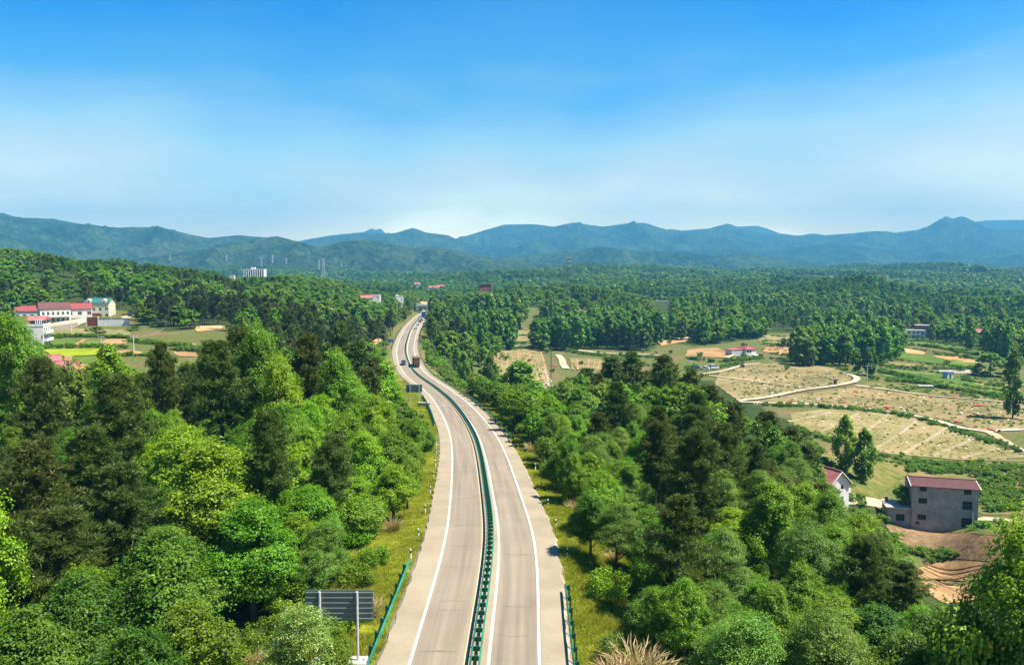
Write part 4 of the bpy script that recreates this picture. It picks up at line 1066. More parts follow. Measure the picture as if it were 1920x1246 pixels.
# ------------------------------------------------------------------ trees one by one
T = [  # kind, top px, top py, distance, crown radius, material, label
 # left of the highway, back to front
 ('broad', 18, 578, 104, 5.0, 'leaf_mid', 'tall green broadleaf tree at left edge in front of the white village house'),
 ('broad', 118, 672, 118, 4.0, 'leaf_grey', 'pale leafed tree in front of the pink roofed cottage'),
 ('pine', 62, 668, 92, 4.2, None, 'brownish dark pine right of the tall tree at left edge'),
 ('poplar', 205, 648, 112, 3.4, 'leaf_bright', 'bright green double topped tree below the yellow green crop field'),
 ('pine', 222, 700, 84, 4.6, None, 'broad dark pine standing before the bright double topped tree'),
 ('pine', 292, 640, 112, 3.4, None, 'slender tall pine with bare lower trunk below the ploughed plots'),
 ('pine', 405, 636, 102, 5.2, None, 'wide dark pine, left half of the tall clump above the bright round trees'),
 ('broad', 478, 602, 108, 4.6, 'leaf_mid', 'tallest broadleaf of the clump left of the orange clearing'),
 ('pine', 440, 612, 112, 4.2, None, 'dark pine with highest top in the clump left of the orange clearing'),
 ('broad', 520, 660, 100, 3.6, 'leaf_bright', 'sunlit broadleaf on the right flank of the tall dark clump'),
 ('pine', 580, 626, 116, 3.8, None, 'dark pine right of the orange clearing with a pale trunk'),
 ('broad', 622, 650, 112, 3.4, 'leaf_mid', 'green broadleaf leaning on the right of the pale trunked pine'),
 ('pine', 640, 606, 170, 4.2, None, 'dark pine with its top under the far wooded hill, left of the cutting'),
 ('pine', 668, 640, 158, 4.5, None, 'dark pine beside the orange cutting'),
 ('pine', 700, 668, 148, 3.8, None, 'dark pine nearest to the highway bend'),
 ('broad', 712, 668, 152, 3.0, 'leaf_bright', 'bright tree beside the highway left of the small blue lorry'),
 ('broad', 718, 712, 140, 2.6, 'leaf_bright', 'bright bushy tree left of the road sign at the bend'),
 ('broad', 650, 700, 122, 3.6, 'leaf_mid', 'sunlit green tree on the slope under the dark pines'),
 ('broad', 700, 735, 116, 3.6, 'leaf_bright', 'rounded bright tree on the slope left of the bend sign'),
 ('broad', 600, 735, 108, 4.0, 'leaf_bright', 'light green tree below the pale trunked pine'),
 ('broad', 655, 775, 98, 4.2, 'leaf_mid', 'spreading mid green tree in the middle of the left slope'),
 ('broad', 535, 752, 96, 4.0, 'leaf_mid', 'mid green tree right of the bare pine stems'),
 ('broad', 735, 800, 93, 3.4, 'leaf_mid', 'bushy tree nearest the left verge posts'),
 ('broad', 335, 792, 82, 4.6, 'leaf_bright', 'light green crown behind the yellow tipped round tree'),
 ('broad', 395, 818, 66, 5.4, 'leaf_bright', 'large round tree with yellow green tips, centre of the left wood'),
 ('broad', 520, 808, 74, 4.4, 'leaf_bright', 'bright feathery crown right of the large yellow tipped tree'),
 ('broad', 470, 930, 57, 4.4, 'leaf_mid', 'lush green tree behind the white flowering bush'),
 ('broad', 575, 905, 68, 3.8, 'leaf_mid', 'mid green tree above the back of the large sign'),
 ('broad', 655, 890, 76, 3.6, 'leaf_mid', 'bushy green tree left of the wide verge grass'),
 ('broad', 735, 868, 82, 2.8, 'leaf_bright', 'bright shrubby tree beside the left verge grass'),
 ('pine', 165, 800, 70, 4.0, None, 'olive dark pine in the middle of the left foreground'),
 ('pine', 232, 862, 60, 4.0, None, 'feathery dark pine touching the large yellow tipped tree'),
 ('pine', 78, 820, 64, 4.2, None, 'dark pine above the yellow sprig at left edge'),
 ('pine', 25, 975, 50, 3.6, None, 'olive pine at lower left edge'),
 ('pine', 120, 950, 53, 3.8, None, 'dark pine in the shady lower left corner'),
 ('broad', -75, 885, 47, 4.0, 'leaf_bright', 'bright yellow green tree reaching in at left edge'),
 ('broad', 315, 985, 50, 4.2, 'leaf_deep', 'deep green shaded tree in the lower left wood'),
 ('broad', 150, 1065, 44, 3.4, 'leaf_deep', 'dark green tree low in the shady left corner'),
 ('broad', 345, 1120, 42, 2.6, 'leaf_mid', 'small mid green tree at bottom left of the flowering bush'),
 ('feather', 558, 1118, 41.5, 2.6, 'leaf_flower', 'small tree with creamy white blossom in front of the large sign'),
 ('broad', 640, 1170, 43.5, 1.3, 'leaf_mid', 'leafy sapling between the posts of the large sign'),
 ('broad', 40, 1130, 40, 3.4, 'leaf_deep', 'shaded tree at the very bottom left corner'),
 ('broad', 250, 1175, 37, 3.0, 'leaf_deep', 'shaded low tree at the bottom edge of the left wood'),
 # right of the highway
 ('poplar', 975, 676, 262, 7.5, 'leaf_poplar', 'large dark green tree standing alone before the brown striped field'),
 ('pine', 1100, 690, 195, 5.0, None, 'dark pine at the left end of the ridge wood'),
 ('pine', 1150, 668, 190, 5.4, None, 'dark pine left of the highest pines on the ridge'),
 ('pine', 1185, 658, 182, 5.4, None, 'highest dark pine on the ridge right of the highway'),
 ('pine', 1240, 664, 176, 5.0, None, 'dark pine right of the highest one on the ridge'),
 ('pine', 1290, 690, 166, 4.8, None, 'dark pine under the parked cars on the nursery track'),
 ('pine', 1335, 722, 158, 4.6, None, 'dark pine at the edge of the wood left of the brown nursery'),
 ('pine', 1385, 752, 150, 4.6, None, 'dark pine where the dirt track leaves the wood'),
 ('pine', 1435, 772, 142, 4.4, None, 'dark pine above the left end of the striped field'),
 ('pine', 1478, 800, 135, 4.4, None, 'dark pine on the wood edge left of the striped field'),
 ('pine', 1515, 832, 127, 4.2, None, 'dark pine on the wood edge above the white gabled house'),
 ('broad', 1040, 728, 172, 4.6, 'leaf_mid', 'round tree left of the ridge pines'),
 ('broad', 1010, 770, 158, 4.2, 'leaf_bright', 'bright tree beside the right guardrail end'),
 ('broad', 1075, 745, 150, 4.6, 'leaf_bright', 'spreading bright tree on the slope below the ridge pines'),
 ('broad', 1130, 770, 138, 4.6, 'leaf_mid', 'mid green tree below the ridge pines'),
 ('broad', 1275, 720, 146, 4.6, 'leaf_mid', 'green broadleaf among the ridge pines'),
 ('broad', 1320, 748, 138, 4.2, 'leaf_mid', 'green broadleaf right of its twin among the ridge pines'),
 ('pine', 1235, 790, 118, 4.0, None, 'grey brown pine in the middle of the right slope'),
 ('feather', 1110, 800, 116, 4.0, 'leaf_grey', 'feathery pale tree near the right verge grass'),
 ('feather', 1195, 860, 96, 4.2, 'leaf_grey', 'feathery grey green tree on the right slope'),
 ('broad', 1345, 828, 108, 3.8, 'leaf_bright', 'glossy bright tree among dark pines on the right slope'),
 ('broad', 1370, 950, 84, 3.6, 'leaf_bright', 'glossy yellow green tree below its brighter neighbour on the right slope'),
 ('feather', 1165, 900, 82, 3.8, 'leaf_grey', 'feathery tree above the shadowed right verge'),
 ('broad', 1230, 960, 74, 4.2, 'leaf_mid', 'large green tree in the middle of the right foreground'),
 ('feather', 1275, 1000, 68, 3.6, 'leaf_bright', 'soft bright green feathery tree in the right foreground'),
 ('pine', 1440, 860, 104, 4.2, None, 'tall dark pine right of the glossy bright tree'),
 ('pine', 1490, 900, 96, 4.2, None, 'tall dark pine left of the white gabled house'),
 ('pine', 1540, 905, 98, 3.8, None, 'dark pine with top beside the white gabled house'),
 ('pine', 1430, 980, 84, 4.2, None, 'shady dark pine low on the right slope'),
 ('broad', 1515, 900, 84, 2.9, 'leaf_bright', 'tall glossy light green tree left of the white gabled house'),
 ('broad', 1560, 980, 76, 3.2, 'leaf_bright', 'glossy light green tree below the white gabled house'),
 ('broad', 1615, 955, 86, 2.8, 'leaf_bright', 'glossy pointed tree left of the grey block house'),
 ('pine', 1640, 1000, 80, 3.6, None, 'dark pine below the stubble field'),
 ('pine', 1690, 1050, 72, 2.6, None, 'dark pine beside the ploughed plots'),
 ('broad', 1660, 1010, 73, 2.2, 'leaf_mid', 'mid green tree left of the green vegetable row'),
 ('broad', 1445, 1090, 50, 2.4, 'leaf_mid', 'pointed young tree at the bottom of the right slope'),
 ('feather', 1340, 1085, 53, 2.8, 'leaf_grey', 'grey green acacia low in the right foreground'),
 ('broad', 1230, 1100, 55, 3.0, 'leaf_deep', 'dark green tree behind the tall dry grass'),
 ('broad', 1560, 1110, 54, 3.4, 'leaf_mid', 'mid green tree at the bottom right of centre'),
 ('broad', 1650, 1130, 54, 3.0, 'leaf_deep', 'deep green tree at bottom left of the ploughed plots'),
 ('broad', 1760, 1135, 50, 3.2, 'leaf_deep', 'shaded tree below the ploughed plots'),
 ('broad', 1958, 930, 41, 3.4, 'leaf_bright', 'tall bright tree at the right edge close to the camera'),
 ('broad', 1815, 1130, 42, 2.6, 'leaf_mid', 'leafy tree in the lower right corner'),
 ('broad', 1985, 1040, 37, 3.0, 'leaf_mid', 'bright tree leaning in at the lower right edge'),
 ('poplar', 1588, 778, 196, 3.0, 'leaf_bright', 'left and taller one of the two poplars behind the white gabled house'),
 ('poplar', 1622, 803, 192, 2.9, 'leaf_bright', 'right and shorter one of the two poplars behind the white gabled house'),
 ('poplar', 1905, 655, 300, 4.0, 'leaf_deep', 'dark tree at the right edge beside the terraces'),
 ('poplar', 1632, 650, 420, 4.5, 'leaf_deep', 'dark ivy clad tree at the right end of the poplar grove'),
 ('broad', 1610, 655, 424, 5.0, 'leaf_deep', 'dark round tree at the right end of the poplar grove'),
 ('broad', 1468, 632, 560, 4.2, 'leaf_deep', 'lone dark tree among the terraces left of the poplar grove'),
 ('broad', 1858, 660, 420, 8.0, 'leaf_grey', 'broad grey green tree on the terraces near right edge'),
 ('broad', 1905, 660, 430, 7.0, 'leaf_grey', 'grey green tree at right edge behind the terraces'),
 ('broad', 968, 558, 640, 11.0, 'leaf_mid', 'big rounded pale tree in the wood above the terraces'),
 ('broad', 1690, 905, 176, 2.6, 'leaf_mid', 'small tree left of the grey block house roof'),
 ('broad', 180, 612, 330, 3.6, 'leaf_deep', 'tree in front of the white courtyard wall'),
 ('broad', 290, 535, 420, 8.0, 'leaf_mid', 'broad rounded tree above the courtyard lane'),
 ('broad', 275, 575, 372, 7.5, 'leaf_deep', 'dark rounded tree right of the courtyard'),
 ('broad', 325, 570, 365, 8.5, 'leaf_deep', 'largest dark rounded tree beside the orange bank'),
 ('broad', 355, 578, 352, 5.0, 'leaf_bright', 'bright lit tree beside the orange bank'),
 ('broad', 250, 612, 345, 3.5, 'leaf_grey', 'pale grey green tree below the courtyard wall'),
]
for (k, px, py, Y, R, mat, lab) in T: top_tree(k, px, py, Y, R, mat, lab)
MARKS = [(640, 1135, 'the large grey road sign'), (775, 735, 'the bend road sign'), (395, 860, 'the large yellow tipped tree'), (205, 680, 'the double topped bright tree'), (440, 660, 'the tall dark clump'), (590, 660, 'the pale trunked pine'),
 (20, 640, 'the tall tree at left edge'), (540, 1170, 'the white flowering tree'), (800, 900, 'the left marker posts'), (703, 650, 'the orange cutting'), (538, 645, 'the orange clearing'), (150, 900, 'the shady pine corner'), (1575, 915, 'the white gabled house'), (1770, 950, 'the grey block house'),
 (1185, 690, 'the highest ridge pine'), (1345, 870, 'the glossy bright tree'), (1070, 1150, 'the short right guardrail'), (1180, 1215, 'the tall dry grass'), (1605, 830, 'the two poplars'), (1780, 1080, 'the ploughed plots'), (975, 720, 'the lone dark tree'), (1320, 692, 'the parked cars'),
 (880, 770, 'the long right guardrail'), (1040, 960, 'the right marker posts'), (130, 590, 'the village row'), (475, 512, 'the office block'), (747, 562, 'the white hillside building'), (790, 620, 'the queue of cars'), (210, 605, 'the courtyard wall'), (688, 553, 'the pink roofed cottage'), (908, 540, 'the red billboard'),
 (1066, 530, 'the lattice mast'), (1110, 620, 'the poplar rows'), (1397, 657, 'the small red roofed house'), (1712, 624, 'the long white house'), (1842, 627, 'the far right cottage'), (1240, 574, 'the white farmhouse'), (968, 600, 'the big rounded pale tree'), (1590, 650, 'the poplar grove'), (40, 480, 'the left hill crest'),
 (290, 545, 'the broad rounded tree'), (600, 540, 'the bamboo slope'), (800, 572, 'the overpass'), (950, 632, 'the terraced plots'), (790, 692, 'the brown lorry'), (325, 600, 'the dark rounded trees'), (1440, 660, 'the brown terraces'), (1777, 700, 'the blue roofed hut'), (1900, 700, 'the dark tree at right edge')]
GROUP_OF = {}
COLN = {'leaf_mid': 'green', 'leaf_bright': 'bright green', 'leaf_deep': 'deep green', 'leaf_grey': 'grey green', 'leaf_poplar': 'slim', 'bamboo_leaf': 'yellowish', 'needle': 'dark', 'needle_dark': 'very dark', 'dry_grass': 'straw coloured'}
KNN = {'broad': 'broadleaf tree', 'feather': 'feathery tree', 'pine': 'pine', 'poplar': 'poplar', 'shrub': 'bush', 'bamboo': 'bamboo clump', 'reed': 'dry grass clump'}
def place_label(k, x, y, H, mat, group):
    px, py = proj(x, y, g1(x, y) + H * .7)
    m = min(MARKS, key=lambda q: (q[0] - px) ** 2 + 2.2 * (q[1] - py) ** 2)
    dx, dy = px - m[0], py - m[1]; r = math.hypot(dx, dy)
    q = '' if r < 28 else 'just ' if r < 75 else 'some way ' if r < 150 else 'well '
    if r < 16: rel = 'beside'
    elif abs(dx) > abs(dy) * 2.2: rel = q + ('right of' if dx > 0 else 'left of')
    elif abs(dy) > abs(dx) * 2.2: rel = q + ('below' if dy > 0 else 'above')
    else: rel = ('just ' if r < 60 else '') + ('below and ' if dy > 0 else 'above and ') + ('right of' if dx > 0 else 'left of')
    lo, hi = {'shrub': (2.3, 3.0), 'poplar': (16, 19), 'pine': (10.3, 12)}.get(k, (7.5, 10))
    size = 'small' if H < lo else 'tall' if H > hi else 'mid sized'
    lb = f"{size} {COLN.get(mat or DEF_MAT[k], 'green')} {KNN[k]} {rel} {m[2]}".replace('broadleaf tree', 'tree')
    return lb, GROUP_OF.setdefault(lb, group)

for px_, R_ in ((893, 5), (901, 5.5), (909, 5), (917, 5.5), (927, 5)): top_tree('broad', px_, 547 + (px_ % 3), 672 + px_ % 5, R_, 'leaf_mid', 'tree in front of the red billboard', 'trees in front of the red billboard')
for px_, py_, Y_, H_, lb_ in ((1160, 1238, 47, 2.3, 'straw coloured tall grass, left end of the clump at the bottom of the right verge'), (1192, 1222, 48, 2.9, 'tallest straw coloured grass in the clump at the bottom of the right verge'), (1222, 1232, 47, 2.6, 'straw coloured tall grass at the right end of the clump, bottom right verge'),
        (1180, 1262, 44, 2.4, 'straw coloured grass at the bottom edge right of the guardrail'), (690, 1082, 57, 1.9, 'dry grass tuft on the left verge above the large sign'), (668, 1090, 57, 1.7, 'dry grass tuft left of its neighbour above the large sign'), (1000, 838, 128, 2.2, 'pale dry grass at the end of the long right guardrail'),
        (1022, 862, 118, 2.0, 'brownish dry grass beside the right marker posts')):
    P_ = at(px_, py_, Y_); grow('reed', P_[0], Y_, H_, H_ * .55, None, lb_, None, None)
# poplars in rows, each its own tree
pr = random.Random(5)
def poplar_row(pxs, Y, top, jit, R, label, group, mat='leaf_poplar'):
    for px in pxs:
        o = top_tree('poplar', px + pr.uniform(-3, 3), top + pr.uniform(-jit, jit), Y + pr.uniform(-8, 8), R * pr.uniform(.85, 1.2), mat, label, group)
        lb, gr = place_label('poplar', o.location.x, o.location.y, o.scale.z * 10, mat, group); o['label'] = lb; o['group'] = gr
poplar_row(np.arange(1005, 1222, 13), 545, 596, 8, 5.4, 'tall poplar in the rows behind the farm lane', 'poplars in rows behind the farm lane')
poplar_row(np.arange(1010, 1235, 14), 575, 588, 8, 5.4, 'tall poplar in the rows behind the farm lane', 'poplars in rows behind the farm lane')
poplar_row(np.arange(1110, 1235, 14), 600, 578, 8, 5.6, 'tall poplar in the rows behind the farm lane', 'poplars in rows behind the farm lane')
for Y, a, b in ((462, 1500, 1600), (485, 1492, 1680), (505, 1500, 1690), (530, 1520, 1690)):
    poplar_row(np.arange(a, b, 15), Y, 626 - (Y - 462) * .33 + (0), 7, 5.4, 'poplar in the dense grove between the nursery and the terraces', 'poplars of the grove beside the terraces')
poplar_row((1560, 1578, 1596, 1612, 1625), 545, 588, 9, 5.0, 'poplar in the dense grove between the nursery and the terraces', 'poplars of the grove beside the terraces')
poplar_row((1305, 1318, 1332, 1345), 600, 600, 6, 6.2, 'poplar beside the dry field left of the small red roofed white house', 'poplars left of the small red roofed house')
poplar_row((1365, 1380, 1395, 1408, 1420, 1432), 640, 600, 6, 6.2, 'poplar behind the small red roofed white house', 'poplars behind the small red roofed house')
poplar_row((905, 918, 930, 942, 955), 520, 590, 14, 5.5, 'poplar left of the terraced plots above the brown striped field', 'poplars left of the terraced plots')
poplar_row((1265, 1290, 1310, 1335, 1350, 1375), 900, 555, 6, 7, 'far poplar in the plantation behind the valley', 'far poplar plantation')

# the strip of trees along the highway's right side, upper part
def scatter(region, n, seed, Y0, Y1, kinds, hts, sil=None, label='', group='', min_d=.75, tries=40, xr=None, clear_open=True, road_clear=10.5, stands=None):
    """dart throwing on the ground; region(px,py,x,y) says where"""
    rg = np.random.default_rng(seed); got = []
    N_ = n * tries
    Yv = np.sqrt(rg.uniform(Y0 ** 2, Y1 ** 2, N_)); xv = rg.uniform(-1, 1, N_) * (20 + Yv * .72)
    if xr is not None: xv = rg.uniform(xr[0], xr[1], N_)
    zv = gz(xv, Yv); px, py = proj(xv, Yv, zv)
    rd_, _, rs_ = road_near(xv, Yv)
    ok = (rd_ > road_clear) & region(px, py, xv, Yv)
    if clear_open: ok &= ~((in_poly(px, py, OPEN_R) & (Yv > 150) & (xv > 0)) | (in_poly(px, py, OPEN_L) & (Yv > 205) & (xv < 0)))
    names = [k[0] for k in kinds]; wts = np.array([k[2] for k in kinds]); wts = wts / wts.sum()
    P = np.array(PLACED) if PLACED else np.zeros((0, 3))
    for i in np.where(ok)[0]:
        if len(got) >= n: break
        k = kinds[rg.choice(len(kinds), p=wts)] if stands is None else stands(xv[i], Yv[i], rg)
        H = rg.uniform(*hts[k[0]]); R = H * {'broad': .34 if Y1 < 300 else .44, 'feather': .34, 'pine': .27, 'poplar': .20, 'bamboo': .30, 'shrub': .62, 'reed': .45}[k[0]] * rg.uniform(.85, 1.15)
        x, y = xv[i], Yv[i]
        if len(P) and (((P[:, 0] - x) ** 2 + (P[:, 1] - y) ** 2) < ((P[:, 2] + R) * min_d) ** 2).any(): continue
        if sil is not None:
            sil_ = [q for q in sil if not (len(q) == 3 and y > q[2])]
            tx, ty = proj(x, y, zv[i] + H); lim = np.interp(tx, [s[0] for s in sil_], [s[1] for s in sil_])
            if ty < lim:
                H2 = at(tx, lim, y)[2] - zv[i]
                if H2 < hts[k[0]][0] * .42: continue
                R *= max(.6, H2 / H); H = H2
        got.append((k[0], x, y, H, R, k[1])); P = np.concatenate([P, [[x, y, R]]]) if len(P) else np.array([[x, y, R]])
    return [g + (label, group) for g in got]

SIL_L = [(-200, 600), (0, 600), (45, 640), (90, 690), (150, 700), (200, 665), (260, 700), (320, 700), (380, 660), (440, 625), (500, 640), (540, 672), (580, 640), (640, 650), (700, 690), (740, 700), (775, 765), (800, 830), (900, 900)]
SIL_R = [(900, 800), (985, 770), (1010, 745), (1050, 715), (1090, 700), (1140, 680), (1180, 668), (1240, 678), (1300, 705), (1330, 735), (1400, 775), (1440, 790), (1500, 825), (1550, 900), (1600, 985), (1650, 1030), (1700, 1085), (1740, 1140), (1800, 1190), (1850, 1200), (2200, 1160)]
near = []
near += scatter(lambda px, py, x, y: (x < -8) & (px > -120) & ((y < 105) | (px < 722)), 150, 1, 38, 205, [('broad', 'leaf_mid', 4), ('broad', 'leaf_bright', 2), ('pine', None, 3), ('feather', 'leaf_grey', 1), ('broad', 'leaf_deep', 1)],
                {'broad': (6, 11), 'pine': (9, 14), 'feather': (6, 10)}, SIL_L, 'tree in the mixed wood on the slope left of the highway', 'trees of the near left wood', .50, 80, road_clear=12.5)
PLACED += [(g[1], g[2], g[4]) for g in near]
n2 = scatter(lambda px, py, x, y: (x > 9) & (px < 2000) & (x < 16 + y * .60) & ~in_poly(px, py, OPEN_R), 190, 2, 38, 205, [('pine', None, 2.2), ('broad', 'leaf_mid', 3), ('feather', 'leaf_grey', 3), ('broad', 'leaf_bright', .8), ('broad', 'leaf_deep', .8)],
                {'broad': (6, 11), 'pine': (9, 14), 'feather': (6, 10)}, SIL_R, 'tree in the mixed wood on the slope right of the highway', 'trees of the near right wood', .50, 90, road_clear=12.5)
near += n2; PLACED += [(g[1], g[2], g[4]) for g in n2]
def belt(px, py, x, y):
    d, _, sg = road_near(x, y)
    return np.where(sg > 0, (d > np.where(y < 60, 12.0, 9.0)) & (d < 19) & (y > 50), (d > np.where(y < 82, 12.5, 8.8)) & (d < 19) & (y > 58) & (y < 122))
n3 = scatter(belt, 230, 11, 50, 260, [('broad', 'leaf_mid', 3), ('broad', 'leaf_bright', 2.4), ('feather', 'leaf_grey', 1.4)], {'broad': (4.2, 8.0), 'feather': (4.0, 7.0)}, None,
             'young tree hard against the highway verge', 'young trees along the verges', .42, 400, xr=(-60, 45), clear_open=False, road_clear=8.8)
near += n3; PLACED += [(g[1], g[2], g[4]) for g in n3]
# shrubs along both edges of the near woods and on the highway's banks
SIL_V = [(0, 0), (2000, 0)]
def near_band(px, py, x, y):
    d, _, sg = road_near(x, y); return (d < 17) & ((sg > 0) | (y < 185) | (y > 345))
n3 = scatter(near_band, 210, 3, 40, 420, [('shrub', 'leaf_mid', 3), ('shrub', 'leaf_bright', 2), ('shrub', 'leaf_grey', 2), ('reed', None, 1.3)], {'shrub': (1.8, 3.6), 'reed': (1.4, 2.2)}, None,
             'bush on the bank beside the highway', 'bushes on the highway banks', .5, 400, xr=(-90, 45), clear_open=False, road_clear=8.9)
near += n3; PLACED += [(g[1], g[2], g[4]) for g in n3]
SIL_M = [(0, 560), (780, 628), (800, 590), (822, 575), (850, 560), (880, 560), (1000, 620), (1100, 660), (1300, 720)]
n4 = scatter(lambda px, py, x, y: (x > -60) & (px > 790) & (px < 935) & (py > 590), 90, 4, 205, 620, [('broad', 'leaf_mid', 4), ('poplar', None, 2), ('broad', 'leaf_grey', 2)], {'broad': (7, 13), 'poplar': (12, 18)}, SIL_M,
             'tree on the bank right of the highway bend', 'trees on the bank right of the highway bend', .6, 60, xr=(-60, 30), clear_open=False, road_clear=10.5)
near += n4; PLACED += [(g[1], g[2], g[4]) for g in n4]
# the wooded hill on the left and woods to the middle distance
SIL_H = [(-300, 455), (0, 463), (60, 470), (150, 488), (220, 484), (280, 494), (340, 502), (400, 508), (430, 522), (445, 524), (458, 519), (495, 519), (520, 516), (560, 514), (640, 522), (668, 540), (670, 557, 640), (704, 557, 640), (706, 545), (735, 550), (738, 573, 755), (757, 573, 755), (760, 545), (775, 590, 790), (776, 545), (840, 542), (845, 575, 800), (860, 555), (880, 548), (890, 546), (925, 546), (940, 524), (1060, 530), (1100, 536), (1200, 552), (1222, 556), (1226, 586, 950), (1257, 586, 950), (1261, 556), (1300, 556),
         (1400, 520), (1500, 526), (1660, 530), (1674, 545), (1678, 631, 720), (1748, 631, 720), (1752, 550), (1820, 556), (1823, 628, 700), (1852, 628, 700), (1855, 556), (2000, 545)]
def pine_hill(x, y): return ((x - 475) / 115) ** 2 + ((y - 1120) / 120) ** 2 < 1 + .3 * math.sin(x * .05)
def stand_at(x, y, rg, pop):
    """woods grow in stands: pines here, broad crowns there, a poplar plantation between"""
    if pine_hill(x, y): return ('pine', 'needle_dark', 1)
    v1 = np.array([x]); v2 = np.array([y])
    a_ = float(.6 * vnoise(v1 / 75 + 9, v2 / 95 + 5, 99)[0] + .4 * vnoise(v1 / 28 + 2, v2 / 40 + 1, 98)[0] + rg.normal() * .05); b_ = float(vnoise(v1 / 45 + 30, v2 / 60 + 7, 96)[0] + rg.normal() * .15)
    if a_ < .42: return ('pine', 'needle_dark' if b_ < .5 else None, 1)
    if pop and a_ > .66: return ('poplar', None, 1)
    return ('broad', 'leaf_deep' if b_ < .33 else 'leaf_mid' if b_ < .64 else 'leaf_grey' if b_ < .76 else 'leaf_bright', 1)
mid = scatter(lambda px, py, x, y: (px > -150) & (px < 2080) & (x < -30) & ~((px > 690) & (y < 330)), 2600, 6, 205, 1050, [('broad', 'leaf_mid', 1), ('pine', None, 1)], {'broad': (8, 15), 'pine': (10, 15), 'poplar': (13, 18)}, SIL_H, 'wood', 'trees on the hill behind the village', .42, 34,
              stands=lambda x, y, rg: stand_at(x, y, rg, False))
mid2 = scatter(lambda px, py, x, y: (px > 780) & (px < 2080) & ((far_gap(x, y) < .78) | (y < 760)), 2400, 7, 480, 1250, [('broad', 'leaf_mid', 1), ('pine', None, 1), ('poplar', None, 1)], {'broad': (10, 18), 'pine': (11, 16), 'poplar': (16, 23)}, SIL_H, 'wood', 'trees of the woods beyond the valley fields', .40, 34,
               stands=lambda x, y, rg: stand_at(x, y, rg, True))
bam = scatter(lambda px, py, x, y: (px > 560) & (px < 740) & (py < 645), 70, 8, 400, 800, [('bamboo', None, 1)], {'bamboo': (8, 12)}, SIL_H, 'yellowish bamboo clump on the hillside left of the highway', 'bamboo on the hillside', .5, 60, clear_open=False)
PLACED += [(g[1], g[2], g[4]) for g in bam]
valley = scatter(lambda px, py, x, y: (in_poly(px, py, OPEN_R) & (py < 700)) & (px > 900), 46, 9, 300, 640, [('shrub', 'leaf_mid', 3), ('shrub', 'leaf_deep', 2)], {'shrub': (2, 4.5)}, None,
                 'bush on the field banks in the valley', 'bushes on the valley field banks', 1.0, 40, clear_open=False)
cand = near + mid + mid2 + bam + valley
LIM = 285
SHRUB_LIM = 285
stuff = {}
by = {}
for g in cand: by.setdefault(NAMES[g[0]], []).append(g)
for nm, L_ in by.items():
    L_.sort(key=lambda g: -(g[3] * g[4]) / (math.hypot(g[1], g[2]) ** 2))
    room = (SHRUB_LIM if nm == 'shrub' else LIM) - COUNT.get(nm, 0)
    KN = {'broadleaf_tree': 'broadleaf ', 'pine_tree': 'dark pine ', 'poplar_tree': 'slim poplar ', 'shrub': '', 'bamboo_clump': '', 'dry_grass_clump': ''}
    for i, g in enumerate(L_):
        k, x, y, H, R, mat, lab, grp = g
        if i < room:
            lb, gr = place_label(k, x, y, H, mat, grp + ', ' + KNN[k] + 's')
            grow(k, x, y, H, R, mat, lb, None, gr)
        else: stuff.setdefault((k if k != 'feather' else 'broad', mat or DEF_MAT[k]), []).append((x, y, H, R))
# far woods: too many and too small to count
fr = np.random.default_rng(77)
N_ = 30000
Yv = np.sqrt(fr.uniform(1150.0 ** 2, 3300.0 ** 2, N_)); xv = fr.uniform(-1, 1, N_) * (60 + Yv * .70)
pick = .62 * vnoise(xv / 210 + 9, Yv / 260 + 5, 99) + .38 * vnoise(xv / 70 + 2, Yv / 90 + 1, 98) + fr.normal(size=N_) * .05
tallv = .75 + .6 * vnoise(xv / 110 + 4, Yv / 150 + 3, 97)
zf = gz(xv, Yv); pxf, pyf = proj(xv, Yv, zf)
CLEAR_F = [[(1500, 524), (1640, 520), (1645, 535), (1500, 532)], [(455, 512), (500, 512), (500, 530), (430, 530)], [(1225, 575), (1258, 575), (1258, 590), (1225, 590)]]
okf = np.ones(N_, bool)
for c in CLEAR_F: okf &= ~in_poly(pxf, pyf, c)
okf &= far_gap(xv, Yv) < .70
for i in np.where(okf)[0]:
    far_s = (1.0 + (Yv[i] - 950) / 3000) * tallv[i]
    if pick[i] < .46 or pine_hill(xv[i], Yv[i]): stuff.setdefault(('pine', 'needle_dark' if pick[i] < .40 else 'needle'), []).append((xv[i], Yv[i], fr.uniform(10, 15) * far_s, fr.uniform(3.8, 5.6) * far_s))
    elif pick[i] < .53: stuff.setdefault(('broad', 'leaf_deep' if fr.random() < .6 else 'leaf_mid'), []).append((xv[i], Yv[i], fr.uniform(9, 15) * far_s, fr.uniform(5, 8.5) * far_s))
    elif pick[i] < .60: stuff.setdefault(('poplar', 'leaf_poplar'), []).append((xv[i], Yv[i], fr.uniform(13, 18), fr.uniform(3.0, 4.4) * far_s))
    else: stuff.setdefault(('broad', ('leaf_mid', 'leaf_grey', 'leaf_bright')[int(3 * min(.99, max(0, (pick[i] - .6) * 4 + fr.normal() * .2)))]), []).append((xv[i], Yv[i], fr.uniform(8, 14) * far_s, fr.uniform(5, 9) * far_s))
